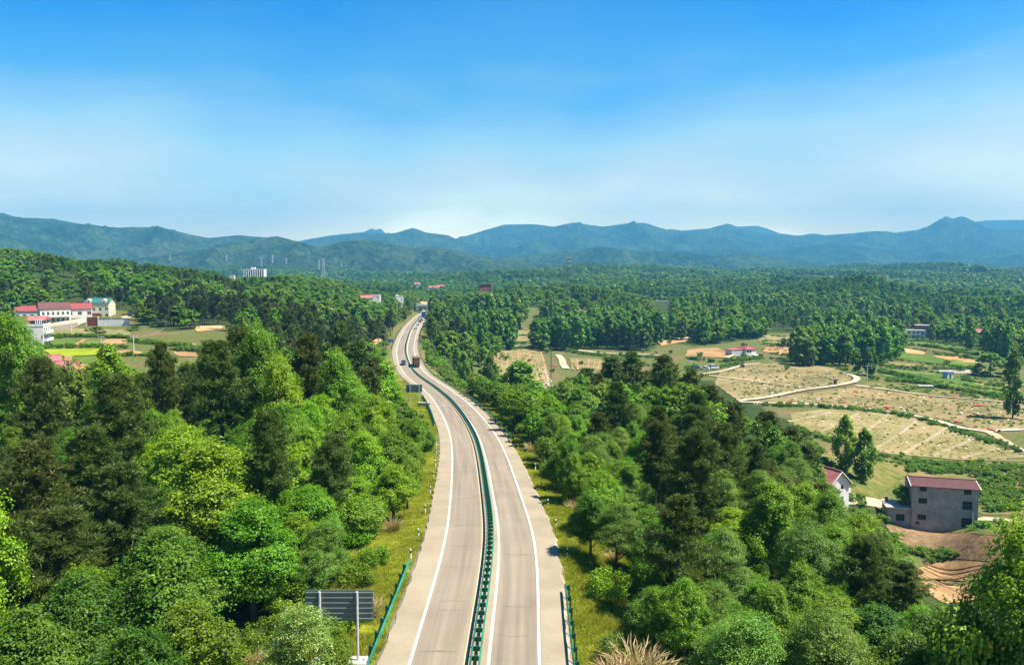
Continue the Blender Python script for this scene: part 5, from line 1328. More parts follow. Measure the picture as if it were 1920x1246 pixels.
# low growth between the near trees
ug = np.random.default_rng(31); N_ = 5200
Yv = np.sqrt(ug.uniform(34.0 ** 2, 230.0 ** 2, N_)); xv = ug.uniform(-1, 1, N_) * (14 + Yv * .70)
rd_, _, _ = road_near(xv, Yv); pxf, pyf = proj(xv, Yv, gz(xv, Yv))
ok = (rd_ > 12) & ~(in_poly(pxf, pyf, OPEN_R) & (xv > 0) & (Yv > 60)) & ~((xv < 0) & in_poly(pxf, pyf, OPEN_L) & (Yv > 200))
for i in np.where(ok)[0]:
    stuff.setdefault(('shrub', ('leaf_deep', 'leaf_mid', 'leaf_grey')[ug.integers(3)]), []).append((xv[i], Yv[i], ug.uniform(1.0, 2.4), ug.uniform(1.0, 2.0)))
# hedgerow scrub on the terrace banks
def hedge(pl, y0, h, dens, mat, wid=1.2):
    C = path_pts(pl, y0)
    Ls = np.concatenate([[0], np.cumsum(np.linalg.norm(np.diff(C, axis=0), axis=1))]); n = int(Ls[-1] * dens)
    for k in range(n):
        s = ug.uniform(0, Ls[-1]); x = np.interp(s, Ls, C[:, 0]) + ug.normal() * wid; y = np.interp(s, Ls, C[:, 1]) + ug.normal() * wid
        stuff.setdefault(('shrub', mat if ug.random() < .7 else 'leaf_mid'), []).append((x, y, h * ug.uniform(.6, 1.3), h * .75 * ug.uniform(.7, 1.3)))
BANKS = [([(1690, 652), (1760, 661), (1850, 674)], 380, 1.2, .9), ([(1645, 670), (1740, 682), (1840, 692)], 350, 1.2, .9), ([(1650, 688), (1740, 697), (1800, 706), (1900, 716)], 330, 1.2, .9), ([(1700, 708), (1800, 722), (1900, 737)], 300, 1.3, .9), ([(1780, 690), (1850, 704), (1900, 708)], 330, 1.1, .9), ([(1430, 656), (1490, 659)], 400, 1.2, .8), ([(1430, 645), (1500, 645)], 400, 1.2, .8), ([(1500, 640), (1560, 636)], 400, 1.3, .8),
         ([(1405, 760), (1500, 762), (1600, 768), (1680, 778), (1760, 796), (1850, 826), (1925, 852)], 180, 1.7, 1.1), ([(1490, 802), (1540, 822), (1580, 835)], 180, 1.6, 1.0), ([(1600, 848), (1700, 860), (1800, 868), (1930, 876)], 170, 1.3, .7),
         ([(1640, 712), (1700, 716), (1760, 726), (1830, 738), (1880, 748)], 260, 2.6, .9), ([(1650, 696), (1690, 706), (1730, 716)], 300, 2.6, .9), ([(1690, 646), (1740, 650), (1800, 660), (1850, 667)], 380, 2.4, .8), ([(1690, 640), (1730, 641), (1770, 645)], 400, 2.2, .8),
         ([(1760, 664), (1810, 672), (1850, 678)], 380, 2.0, .7), ([(1640, 683), (1740, 692), (1850, 690)], 340, 2.0, .7), ([(1800, 712), (1850, 720), (1900, 730)], 300, 2.0, .8), ([(1350, 690), (1400, 676), (1440, 672), (1500, 678), (1580, 692), (1640, 704)], 330, 1.8, .6),
         ([(1290, 672), (1330, 678), (1380, 676), (1430, 668)], 380, 2.2, .8), ([(920, 655), (1000, 652), (1060, 658), (1140, 668), (1240, 672)], 340, 2.2, .6), ([(935, 640), (990, 644)], 400, 1.8, .7), ([(940, 628), (990, 630)], 400, 1.8, .7), ([(945, 618), (990, 620)], 400, 1.8, .7),
         ([(1430, 650), (1490, 650)], 400, 1.8, .7), ([(1430, 640), (1500, 640)], 400, 1.8, .7), ([(1440, 630), (1500, 633)], 400, 1.8, .7), ([(1440, 662), (1490, 668)], 400, 1.8, .7),
         ([(90, 633), (140, 632), (200, 633), (250, 634)], 215, 1.7, 1.6), ([(80, 652), (130, 651), (190, 651), (240, 652)], 215, 1.5, 1.4), ([(240, 640), (320, 648), (380, 652)], 215, 1.8, 1.2), ([(320, 656), (380, 657)], 215, 1.8, 1.2), ([(200, 668), (320, 668)], 215, 1.6, 1.2),
         ([(1700, 1030), (1740, 1040), (1775, 1046)], 110, 1.5, 3.0), ([(1836, 985), (1856, 990)], 110, 1.6, 1.5), ([(920, 720), (990, 735)], 280, 2.2, .8)]
for pl, y0, h, d in BANKS: hedge(pl, y0, h, d, 'leaf_deep')
# brambles and tall weeds over the rough ground behind the grey house, young stock in the nursery
def sprinkle(poly, n, h, mats, y0, kind='shrub'):
    xs = [p[0] for p in poly]; ys = [p[1] for p in poly]; k = 0; t = 0
    while k < n and t < n * 20:
        t += 1; a = ug.uniform(min(xs), max(xs)); b_ = ug.uniform(min(ys), max(ys))
        if not in_poly(np.array([a]), np.array([b_]), poly)[0]: continue
        P = hit(a, b_, y0); hh = h * ug.uniform(.5, 1.4); k += 1
        stuff.setdefault((kind, mats[ug.integers(len(mats))]), []).append((P[0], P[1], hh, hh * .7))
sprinkle([(1640, 862), (1800, 872), (1930, 880), (1930, 960), (1845, 960), (1835, 895), (1700, 885)], 330, 1.5, ('leaf_grey', 'dry_grass', 'leaf_mid'), 165)
sprinkle([(1355, 690), (1500, 682), (1590, 704), (1560, 724), (1430, 748), (1385, 750)], 330, .8, ('leaf_grey', 'leaf_mid', 'dry_grass'), 250)
sprinkle([(1400, 756), (1500, 738), (1620, 726), (1930, 760), (1930, 804), (1845, 806), (1680, 768)], 420, .75, ('leaf_grey', 'leaf_mid', 'dry_grass'), 200)
sprinkle([(1490, 775), (1640, 771), (1740, 792), (1925, 852), (1800, 858), (1560, 820)], 260, .6, ('leaf_grey', 'leaf_deep'), 180)
sprinkle([(1610, 726), (1700, 722), (1800, 736), (1920, 744), (1920, 756), (1730, 738)], 160, 1.2, ('leaf_mid', 'leaf_grey'), 240)
sprinkle([(910, 662), (1000, 656), (1028, 712), (1000, 728), (935, 726)], 120, 1.0, ('leaf_grey', 'leaf_mid'), 280)

# ---- one object per mass, drawing copies of a tree at every point
def gn_wood(name, label, pts, src_mesh, src_mat, kind, seed):
    P = np.array(pts); r = np.random.default_rng(seed)
    z = gz(P[:, 0], P[:, 1]) - .1
    m_ = bpy.data.meshes.new(name); m_.vertices.add(len(P)); m_.vertices.foreach_set('co', np.stack([P[:, 0], P[:, 1], z], -1).astype(np.float32).ravel())
    sr = P[:, 3] / BASE_R[kind]; sz = P[:, 2] / BASE_H.get(kind, 10.0)
    a = m_.attributes.new('size', 'FLOAT_VECTOR', 'POINT'); a.data.foreach_set('vector', np.stack([sr, sr, sz], -1).astype(np.float32).ravel())
    a = m_.attributes.new('turn', 'FLOAT_VECTOR', 'POINT'); a.data.foreach_set('vector', np.stack([0 * sr, 0 * sr, r.uniform(0, 6.283, len(P))], -1).astype(np.float32).ravel())
    o = link(name, m_); tag(o, label, None, None, 'stuff')
    ng = bpy.data.node_groups.new(name, 'GeometryNodeTree')
    ng.interface.new_socket('Geometry', in_out='INPUT', socket_type='NodeSocketGeometry'); ng.interface.new_socket('Geometry', in_out='OUTPUT', socket_type='NodeSocketGeometry')
    N = ng.nodes; gi = N.new('NodeGroupInput'); go = N.new('NodeGroupOutput'); ip = N.new('GeometryNodeInstanceOnPoints')
    oi = N.new('GeometryNodeObjectInfo'); oi.inputs['Object'].default_value = src_mesh; oi.transform_space = 'ORIGINAL'
    sm = N.new('GeometryNodeSetMaterial') if src_mat else None
    for nm_, sock in (('size', 'Scale'), ('turn', 'Rotation')):
        na = N.new('GeometryNodeInputNamedAttribute'); na.data_type = 'FLOAT_VECTOR'; na.inputs['Name'].default_value = nm_
        ng.links.new(na.outputs[0], ip.inputs[sock])
    ng.links.new(gi.outputs[0], ip.inputs['Points'])
    ng.links.new(oi.outputs['Geometry'], ip.inputs['Instance']); ng.links.new(ip.outputs[0], go.inputs[0])
    md = o.modifiers.new('wood', 'NODES'); md.node_group = ng
    return o
# ------------------------------------------------------------------ buildings
M['w_white'] = simple('white_render', (0.62, 0.60, 0.56), 0.85, 0.16, .6)
M['w_cream'] = simple('cream_render', (0.55, 0.50, 0.37), 0.85, 0.15, .6)
M['w_grey'] = simple('grey_render', (0.47, 0.46, 0.45), 0.9, 0.2, .8)
M['w_paleblue'] = simple('pale_blue_render', (0.60, 0.64, 0.66), 0.85, 0.15, .6)
M['w_brick'] = simple('brown_brick_wall', (0.22, 0.10, 0.065), 0.9, 0.35, 2.5)
M['r_red'] = simple('red_roof_tiles', (0.115, 0.045, 0.046), 0.7, 0.3, 1.2)
M['r_bright'] = simple('bright_red_roof', (0.24, 0.055, 0.052), 0.6, 0.2, 1.0)
M['r_pink'] = simple('faded_pink_roof', (0.33, 0.11, 0.105), 0.7, 0.3, 1.0)
M['r_green'] = simple('teal_roof', (0.03, 0.12, 0.11), 0.6, 0.25, 1.0)
M['glass'] = simple('dark_window_glass', (0.025, 0.032, 0.038), 0.15, 0.3, 1.0, spec=0.6)
M['hole'] = simple('dark_opening', (0.03, 0.026, 0.022), 0.95, 0.3, 1.0)
M['frame_w'] = simple('white_window_frame', (0.62, 0.62, 0.60), 0.6, 0.1, 2.0)
M['frame_b'] = simple('brown_window_frame', (0.12, 0.075, 0.05), 0.7, 0.2, 2.0)
M['door_b'] = simple('dark_red_door', (0.16, 0.035, 0.03), 0.6, 0.25, 2.0)
def block_mat():
    """bare grey concrete blocks with uneven mortar"""
    m, nt, N, L, out = mat_new('grey_block_wall')
    b = N.new('ShaderNodeBsdfPrincipled'); L.new(b.outputs[0], out.inputs[0])
    tc = N.new('ShaderNodeTexCoord'); mp = N.new('ShaderNodeMapping'); L.new(tc.outputs['Object'], mp.inputs[0])
    sx = N.new('ShaderNodeSeparateXYZ'); L.new(mp.outputs[0], sx.inputs[0])
    a = N.new('ShaderNodeMath'); a.operation = 'ADD'; L.new(sx.outputs[0], a.inputs[0]); L.new(sx.outputs[1], a.inputs[1])
    cx = N.new('ShaderNodeCombineXYZ'); L.new(a.outputs[0], cx.inputs[0]); L.new(sx.outputs[2], cx.inputs[1])
    bt = N.new('ShaderNodeTexBrick'); L.new(cx.outputs[0], bt.inputs[0])
    bt.inputs['Scale'].default_value = 1.0; bt.inputs['Brick Width'].default_value = .42; bt.inputs['Row Height'].default_value = .21; bt.inputs['Mortar Size'].default_value = .012
    bt.inputs['Color1'].default_value = (0.25, 0.235, 0.215, 1); bt.inputs['Color2'].default_value = (0.345, 0.315, 0.275, 1); bt.inputs['Mortar'].default_value = (0.38, 0.355, 0.325, 1)
    n = noise_node(N, L, .45, 6, tc.outputs['Object'], .65)
    r = ramp_node(N, L, n.outputs['Fac'], [(.3, (.66, .66, .67, 1)), (.5, (.95, .95, .95, 1)), (.7, (1.2, 1.15, 1.08, 1))])
    base = mixc(N, L, 1.0, bt.outputs['Color'], r.outputs[0], 'MULTIPLY'); L.new(base, b.inputs['Base Color'])
    b.inputs['Roughness'].default_value = .95; b.inputs['Specular IOR Level'].default_value = .1
    bp = N.new('ShaderNodeBump'); bp.inputs['Distance'].default_value = .03; bp.inputs['Strength'].default_value = .5
    L.new(bt.outputs['Fac'], bp.inputs['Height']); bp.invert = True; L.new(bp.outputs[0], b.inputs['Normal'])
    return m
M['block'] = block_mat()

class House:
    """axis x along the front (length L), y into the depth (D), z up from the front's foot"""
    def __init__(s, name, label, P, ang, L, D, H, wall, cat='house', group=None):
        s.root = empty(name, tuple(P), ang); tag(s.root, label, cat, group)
        s.L, s.D, s.H, s.wm = L, D, H, wall; s.holes = {'f': [], 'l': [], 'r': []}; s.gable = None; s.deep = .16
    def pt(s, face, u, v, n):
        """u along a face (left to right seen from outside), v up, n outwards"""
        if face == 'f': return (u, -n, v)
        if face == 'r': return (s.L + n, u, v)
        return (-n, s.D - u, v)
    def hole(s, face, u0, u1, v0, v1, mull=1, frame='frame_w', pane='glass', bars=0, kind='window'):
        s.holes[face].append((u0, u1, v0, v1, mull, frame, pane, bars, kind)); return s
    def row(s, face, n, a, b, w, v0, v1, **k):
        for i in range(n):
            c = a + (b - a) * (i / (n - 1) if n > 1 else .5); s.hole(face, c - w / 2, c + w / 2, v0, v1, **k)
        return s
    def walls(s, foot=2.5):
        mb = MB(); L, D, H = s.L, s.D, s.H
        for face, W in (('f', L), ('r', D), ('l', D)):
            hs = s.holes[face]; us = sorted({0.0, W} | {h[0] for h in hs} | {h[1] for h in hs}); vs = sorted({-foot, H} | {h[2] for h in hs} | {h[3] for h in hs})
            for i in range(len(us) - 1):
                for j in range(len(vs) - 1):
                    uc, vc = (us[i] + us[i + 1]) / 2, (vs[j] + vs[j + 1]) / 2
                    if any(h[0] < uc < h[1] and h[2] < vc < h[3] for h in hs): continue
                    mb.quad([s.pt(face, us[i], vs[j], 0), s.pt(face, us[i + 1], vs[j], 0), s.pt(face, us[i + 1], vs[j + 1], 0), s.pt(face, us[i], vs[j + 1], 0)])
            for (u0, u1, v0, v1, *_) in hs:
                d = -s.deep - .02
                c = [(u0, v0), (u1, v0), (u1, v1), (u0, v1)]
                for k in range(4):
                    a, b = c[k], c[(k + 1) % 4]
                    mb.quad([s.pt(face, *a, 0), s.pt(face, *b, 0), s.pt(face, *b, d), s.pt(face, *a, d)])
        mb.quad([(0, D, -foot), (0, D, H), (L, D, H), (L, D, -foot)])
        mb.quad([(0, 0, H - .01), (L, 0, H - .01), (L, D, H - .01), (0, D, H - .01)])
        if s.gable:
            ax, rh = s.gable
            if ax == 'x':
                for x in (0, L): mb.quad([(x, 0, H - .005), (x, D, H - .005), (x, D / 2, H + rh)])
            else:
                for y in (0, D): mb.quad([(0, y, H - .005), (L, y, H - .005), (L / 2, y, H + rh)])
        s.wall = mb.build('wall', s.wm, s.root)
        for face in s.holes:
            for (u0, u1, v0, v1, mull, frame, pane, bars, kind) in s.holes[face]:
                fb = MB(); t = .06
                def bar(a0, a1, b0, b1, n0, n1):
                    p = [s.pt(face, a0, b0, n0), s.pt(face, a1, b1, n1)]
                    x = sorted((p[0][0], p[1][0])); y = sorted((p[0][1], p[1][1])); z = sorted((p[0][2], p[1][2]))
                    fb.box(x[0], x[1], y[0], y[1], z[0], z[1])
                n0, n1 = -s.deep + .03, -s.deep + .09
                bar(u0, u1, v0, v0 + t, n0, n1); bar(u0, u1, v1 - t, v1, n0, n1); bar(u0, u0 + t, v0 + t, v1 - t, n0, n1); bar(u1 - t, u1, v0 + t, v1 - t, n0, n1)
                for k in range(mull):
                    c = u0 + (u1 - u0) * (k + 1) / (mull + 1); bar(c - t / 2, c + t / 2, v0 + t, v1 - t, n0, n1)
                for k in range(bars):
                    c = v0 + (v1 - v0) * (k + 1) / (bars + 1); bar(u0 + t, u1 - t, c - t / 2, c + t / 2, n0 + .01, n1 - .01)
                if kind == 'window': bar(u0 - .08, u1 + .08, v0 - .09, v0 - .005, .0, .07)
                w = fb.build(kind, M[frame], s.root)
                pb = MB(); pb.quad([s.pt(face, u0, v0, -s.deep + .01), s.pt(face, u1, v0, -s.deep + .01), s.pt(face, u1, v1, -s.deep + .01), s.pt(face, u0, v1, -s.deep + .01)])
                pb.build('pane' if kind == 'window' else 'leaf', M[pane], w)
        return s
    def gable_roof(s, rh, mat, axis='x', over=.45, th=.16, trim=None, ribs=0):
        s.gable = (axis, rh); L, D, H = s.L, s.D, s.H; mb = MB()
        def slab(p, th_):
            q = [(a, b, c + th_) for a, b, c in p]; i = len(mb.v); mb.v += p + q
            for f in ((3, 2, 1, 0), (4, 5, 6, 7), (0, 1, 5, 4), (1, 2, 6, 5), (2, 3, 7, 6), (3, 0, 4, 7)): mb.f.append(tuple(i + k for k in f)); mb.m.append(0)
        o = over
        if axis == 'x':
            sl = rh / (D / 2); zl = H - sl * o + .02; zr = H + rh + .02
            slab([(-o, -o, zl), (L + o, -o, zl), (L + o, D / 2, zr), (-o, D / 2, zr)], th)
            slab([(L + o, D + o, zl), (-o, D + o, zl), (-o, D / 2 + .002, zr), (L + o, D / 2 + .002, zr)], th)
            for k in range(ribs):
                x = -o + (L + 2 * o) * (k + .5) / ribs
                mb.bar((x, -o, zl + th + .02), (x, D / 2 - .1, zr + th + .02), .05, 4)
            rbm = MB(); rbm.bar((-o, D / 2, zr + th + .05), (L + o, D / 2, zr + th + .05), .16, 6); ridge = rbm
        else:
            sl = rh / (L / 2); zl = H - sl * o + .02; zr = H + rh + .02
            slab([(-o, D + o, zl), (-o, -o, zl), (L / 2, -o, zr), (L / 2, D + o, zr)], th)
            slab([(L + o, -o, zl), (L + o, D + o, zl), (L / 2 + .002, D + o, zr), (L / 2 + .002, -o, zr)], th)
            rbm = MB(); rbm.bar((L / 2, -o, zr + th + .05), (L / 2, D + o, zr + th + .05), .16, 6)
        r = mb.build('roof', mat, s.root); rbm.build('ridge', mat, r)
        if trim:
            tm = MB()
            if axis == 'x':
                for x in (-o - .06, L + o):
                    tm = MB()
                    for y0, y1 in ((-o, D / 2), (D + o, D / 2)): tm.bar((x + .03, y0, zl + .08), (x + .03, y1, zr + .08), .11, 4)
                    tm.build('verge_board', trim, r)
            else:
                for y in (-o - .04, D + o):
                    tm = MB()
                    for x0, x1 in ((-o, L / 2), (L + o, L / 2)): tm.bar((x0, y, zl + .08), (x1, y, zr + .08), .11, 4)
                    tm.build('verge_board', trim, r)
        return s
    def hip_roof(s, rh, mat, over=.5):
        L, D, H, o = s.L, s.D, s.H, over; d = min(L, D) / 2 + o; mb = MB(); z = H + .02
        a = [(-o, -o, z), (L + o, -o, z), (L + o, D + o, z), (-o, D + o, z)]
        if L >= D: r0, r1 = (d - o, D / 2, z + rh), (L + o - d, D / 2, z + rh)
        else: r0, r1 = (L / 2, d - o, z + rh), (L / 2, D + o - d, z + rh)
        if L >= D: fs = [(a[0], a[1], r1, r0), (a[2], a[3], r0, r1), (a[1], a[2], r1), (a[3], a[0], r0)]
        else: fs = [(a[0], a[1], r0), (a[2], a[3], r1), (a[1], a[2], r1, r0), (a[3], a[0], r0, r1)]
        for f in fs: mb.quad(f)
        mb.box(-o, L + o, -o, D + o, z - .16, z - .004)
        r = mb.build('roof', mat, s.root); rb = MB()
        for p, q in ((a[0], r0), (a[1], r1 if L >= D else r0), (a[2], r1), (a[3], r0 if L >= D else r1), (r0, r1)): rb.bar((p[0], p[1], p[2] + .04), (q[0], q[1], q[2] + .04), .1, 5)
        rb.build('ridge', mat, r); return s
    def flat_roof(s, mat, par=.7, over=.12, th=.2):
        L, D, H, o = s.L, s.D, s.H, over; mb = MB()
        mb.box(-o, L + o, -o, D + o, H + .004, H + th)
        for x0, x1, y0, y1 in ((-o, L + o, -o, -o + .18), (-o, L + o, D + o - .18, D + o), (-o, -o + .18, -o + .18, D + o - .18), (L + o - .18, L + o, -o + .18, D + o - .18)):
            mb.box(x0, x1, y0, y1, H + th, H + th + par)
        mb.build('roof', mat, s.root); return s
    def balcony(s, face, u0, u1, v, out_=1.2, rail=1.0, mat=None, door=False):
        mb = MB()
        def bx(a0, a1, b0, b1, n0, n1):
            p, q = s.pt(face, a0, b0, n0), s.pt(face, a1, b1, n1)
            mb.box(min(p[0], q[0]), max(p[0], q[0]), min(p[1], q[1]), max(p[1], q[1]), min(p[2], q[2]), max(p[2], q[2]))
        bx(u0, u1, v, v + .16, .003, out_); bx(u0, u1, v + .16, v + rail, out_ - .12, out_)
        bx(u0, u0 + .12, v + .16, v + rail, .003, out_ - .12); bx(u1 - .12, u1, v + .16, v + rail, .003, out_ - .12)
        mb.build('balcony', mat or s.wm, s.root); return s
def face_line(pa, pb, Ya, Yb):
    """foot of a front from two points of the photograph at known distances"""
    A = at(pa[0], pa[1], Ya); B = at(pb[0], pb[1], Yb); d = B - A
    return A, math.atan2(d[1], d[0]), math.hypot(d[0], d[1])

# grey block house on the right
A = at(1708, 988, 172.0); B = at(1832, 999, 168.6); d = B - A; ang = math.atan2(d[1], d[0]); Lg = math.hypot(d[0], d[1]); Hg = 9.35
h = House('block_house', 'three storey grey block house with red roof and dark window openings', A, ang, Lg, 7.6, Hg, M['block'])
fx = lambda x: (x - 668) / 363.0 * Lg
def fy(x, y):
    b = 487 + (522 - 487) * (x - 668) / 360.0; t = 247 + (283 - 247) * (x - 668) / 360.0
    return (b - y) / (b - t) * Hg
for x0, x1, y0, y1, bb in ((708, 748, 253, 279, 0), (703, 752, 320, 348, 0), (701, 750, 414, 441, 1), (694, 713, 453, 466, 0), (950, 992, 280, 306, 0), (945, 998, 345, 391, 1), (943, 1000, 440, 492, 2)):
    xc = (x0 + x1) / 2; h.hole('f', fx(x0), fx(x1), fy(xc, y1), fy(xc, y0), mull=1 if x1 - x0 < 30 else 2, frame='frame_b', pane='hole', bars=bb)
h.row('l', 2, 2.2, 6.2, 1.3, 4.4, 5.6, frame='frame_b', pane='hole')
h.gable_roof(1.0, M['r_red'], 'x', .35, .14, M['w_grey'], ribs=44).walls()
pm_ = MB(); pm_.bar((fx(1003), -.09, 0), (fx(1003), -.09, 4.2), .06, 8); pm_.build('drain_pipe', M['frame_w'], h.root)
ax = MB()                                                   # low annexe on the left, part of the same house
wl_ = 4.9
ann = House('annexe', None, A, ang, wl_, 6.0, 4.0, M['block']); ann.root.name = 'annexe_tmp'
ann.root.location = (0, 0, 0)
aw = MB()
for (u0, u1, v0, v1) in ((0, 1.85, -2.5, 4.0), (3.6, wl_, -2.5, 4.0), (1.85, 3.6, -2.5, 1.2), (1.85, 3.6, 2.75, 4.0)): aw.quad([(u0 - wl_, .35, v0), (u1 - wl_, .35, v0), (u1 - wl_, .35, v1), (u0 - wl_, .35, v1)])
aw.quad([(-wl_, 6.3, -2.5), (-wl_, .35, -2.5), (-wl_, .35, 4.0), (-wl_, 6.3, 4.0)]); aw.quad([(-.003, 6.3, -2.5), (-.003, 6.3, 4), (-wl_, 6.3, 4), (-wl_, 6.3, -2.5)])
bpy.data.objects.remove(ann.root)
an = aw.build('annexe', M['block'], h.root)
rb = MB(); rb.box(-wl_ - .3, -.004, .1, 6.6, 4.003, 4.2); rb.build('annexe_roof', M['concrete'], an)
wb = MB()
for c in ((1.85, 3.6, 1.2, 1.27), (1.85, 3.6, 2.68, 2.75), (1.85, 1.92, 1.27, 2.68), (3.53, 3.6, 1.27, 2.68), (2.69, 2.76, 1.27, 2.68)): wb.box(c[0] - wl_, c[1] - wl_, .42, .48, c[2], c[3])
wo_ = wb.build('window', M['frame_b'], h.root); pb = MB(); pb.quad([(1.85 - wl_, .5, 1.2), (3.6 - wl_, .5, 1.2), (3.6 - wl_, .5, 2.75), (1.85 - wl_, .5, 2.75)]); pb.build('pane', M['hole'], wo_)
ch = MB(); ch.box(-wl_ + .3, -wl_ + .9, 4.5, 5.2, 4.21, 5.3); ch.build('chimney', M['w_brick'], an)

# white gabled house with pale red roof left of it: gable towards us
A = hit(1552, 962, 130); 
A = at(1556, 950, 168); B = at(1600, 948, 171); d = B - A; ang = math.radians(24); Lw = 5.4
A[2] = g1(A[0], A[1])
zt = at(1576, 905, 169)[2] - A[2]
h = House('gabled_house', 'white gabled house with pale red roof peeking over the trees left of the grey house', A, ang, Lw, 9.5, zt, M['w_white'])
h.hole('f', 3.0, 3.9, zt - 1.6, zt - .5, mull=0).hole('f', 3.0, 3.9, zt - 4.4, zt - 3.1, mull=1).row('r', 3, 1.8, 7.5, 1.3, zt - 4.4, zt - 3.0).row('r', 3, 1.8, 7.5, 1.3, zt - 1.9, zt - .6)
h.balcony('r', 0.3, 9.0, zt - 2.6, .9, .9)
h.gable_roof(2.4, M['r_pink'], 'y', .5, .16, M['w_white']).walls()
A = at(1574, 1000, 160); A[2] = g1(A[0], A[1])
h = House('farm_shed', 'low shed with pink roof half hidden under the white gabled house', A, math.radians(24), 4.2, 5.0, 2.4, M['w_white'], 'shed')
h.hole('f', 1.5, 2.5, .8, 1.8).gable_roof(.9, M['r_pink'], 'y', .3).walls()

# small white house with the red hipped roof on the hillside
P0 = hit(1374, 664, 380); 
A = np.array(P0); ang = math.radians(-30); 
A, B = at(1399, 669, 520), at(1420, 668, 526)
A[2] = B[2] = g1(A[0], A[1])
base = hit(1398, 668, 380); sc_ = base[1] / 520
h = House('hillside_house', 'small white house with red hipped roof on the hillside above the nursery', base, math.radians(18), 8.0, 10.0, 4.6, M['w_white'])
h.hole('f', 1.0, 2.3, 2.2, 4.0).hole('f', 2.9, 4.2, 2.2, 4.0)
h.hip_roof(2.1, M['r_bright'], .45).walls()
mb = MB(); mb.box(-9.0, -.004, 2.0, 9.5, -2.5, 4.3); w_ = mb.build('side_wing', M['w_grey'], h.root)
mb = MB(); mb.box(-9.2, -.2, 1.8, 9.7, 4.303, 4.55); mb.build('wing_roof', M['r_pink'], w_)
mb = MB(); mb.box(4.5, 9.5, -4.0, -.4, -2.5, 1.0); mb.build('forecourt', M['w_white'], h.root)

# white two storey block and brick house far right
base = hit(1682, 634, 420)
h = House('long_house', 'long white two storey house in front of a brick house by the woods', base, math.radians(-20), 21, 8, 6.6, M['w_white'])
for v in (.9, 4.1): h.row('f', 6, 2.6, 18.6, 2.0, v, v + 1.7, mull=1)
h.flat_roof(M['w_cream'], .35, .3).walls()
h.balcony('f', 3.0, 17.5, 3.0, 1.1, 1.0)
mb = MB(); mb.box(5.0, 6.4, 3, 4.2, 6.82, 8.4); mb.build('chimney', M['w_brick'], h.root)
base = hit(1722, 635, 420); 
p = at(1716, 632, base[1] + 12); p[2] = g1(p[0], p[1])
h = House('brick_house', 'brown brick house standing behind the long white house', p, math.radians(-20), 15, 9, 9.6, M['w_brick'])
h.row('f', 3, 3, 12, 1.5, 6.6, 8.2); h.flat_roof(M['w_grey'], .3, .3).walls()
base = hit(1830, 634, 400)
h = House('cottage', 'dark brick cottage with pale red roof among trees at far right', base, math.radians(-25), 13, 8, 5.0, M['w_brick'])
h.row('f', 3, 2, 11, 1.3, 1.2, 2.8); h.gable_roof(2.6, M['r_pink'], 'x').walls()
# white house in the distant poplars
base = np.array(at(1229, 580, 950)); base[2] = min(base[2], g1(base[0], base[1]) + 2)
h = House('white_farmhouse', 'white three storey house with rows of windows among poplars at mid distance', base, math.radians(-6), 15, 8, 9.5, M['w_white'])
for v in (3.4, 6.6): h.row('f', 5, 1.8, 13.2, 1.7, v, v + 1.6)
h.row('f', 4, 2.5, 12.5, 2.0, .3, 2.2, kind='door', frame='door_b', pane='door_b'); h.flat_roof(M['w_white'], .6, .2).walls()

# the village on the left
base = hit(48, 652, 215); base = at(50, 652, 276); base[2] = g1(base[0], base[1]) - .3
bY = base[1]; ht = at(50, 612, bY)[2] - base[2]
h = House('village_house', 'tall white village house with pale red lean-to roof, nearest of the village', base, math.radians(14), 5.4, 8.0, ht, M['w_white'], 'house', 'white houses of the village')
for v in (ht - 2.0, ht - 4.4): h.hole('f', 1.5, 2.2, v, v + .7, mull=0)
h.hole('f', 3.4, 4.5, .9, 2.2).hole('f', 4.6, 5.1, ht - 4.6, ht - 3.2, mull=0)
for v in (.4, ht - 4.9, ht - 2.3): h.row('r', 3, 1.6, 6.4, 1.4, v, v + 1.7)
h.balcony('r', .2, 7.8, ht - 5.3, 1.0).balcony('r', .2, 7.8, ht - 2.7, 1.0).flat_roof(M['w_white'], .6).walls()
mb = MB()                                                   # the roof over the terrace, on posts
for x, y in ((.3, 1.2), (5.1, 1.2), (.3, 7.6), (5.1, 7.6)): mb.box(x, x + .2, y, y + .2, ht + .2, ht + 2.0)
tp = mb.build('terrace_posts', M['w_white'], h.root); 
rm = MB(); rm.quad([(-.4, .8, ht + 2.0), (5.8, .8, ht + 2.0), (5.8, 4.4, ht + 3.4), (-.4, 4.4, ht + 3.4)]); rm.quad([(5.8, 8.2, ht + 2.0), (-.4, 8.2, ht + 2.0), (-.4, 4.4, ht + 3.4), (5.8, 4.4, ht + 3.4)])
rm.quad([(-.4, .8, ht + 1.9), (-.4, 8.2, ht + 1.9), (5.8, 8.2, ht + 1.9), (5.8, .8, ht + 1.9)])
for x in (-.4, 5.8): rm.quad([(x, .8, ht + 2.0), (x, 8.2, ht + 2.0), (x, 4.4, ht + 3.4)])
rm.build('terrace_roof', M['r_pink'], tp)
wt = MB()                                                   # solar water heaters on the terrace
for k in range(4): wt.bar((3.0 + k * .6, .3, ht + .9), (3.0 + k * .6, .75, ht + 1.9), .10, 6)
wt.bar((2.8, .8, ht + 2.1), (5.0, .8, ht + 2.1), .2, 8); wt.build('water_heater', M['steel'], h.root)
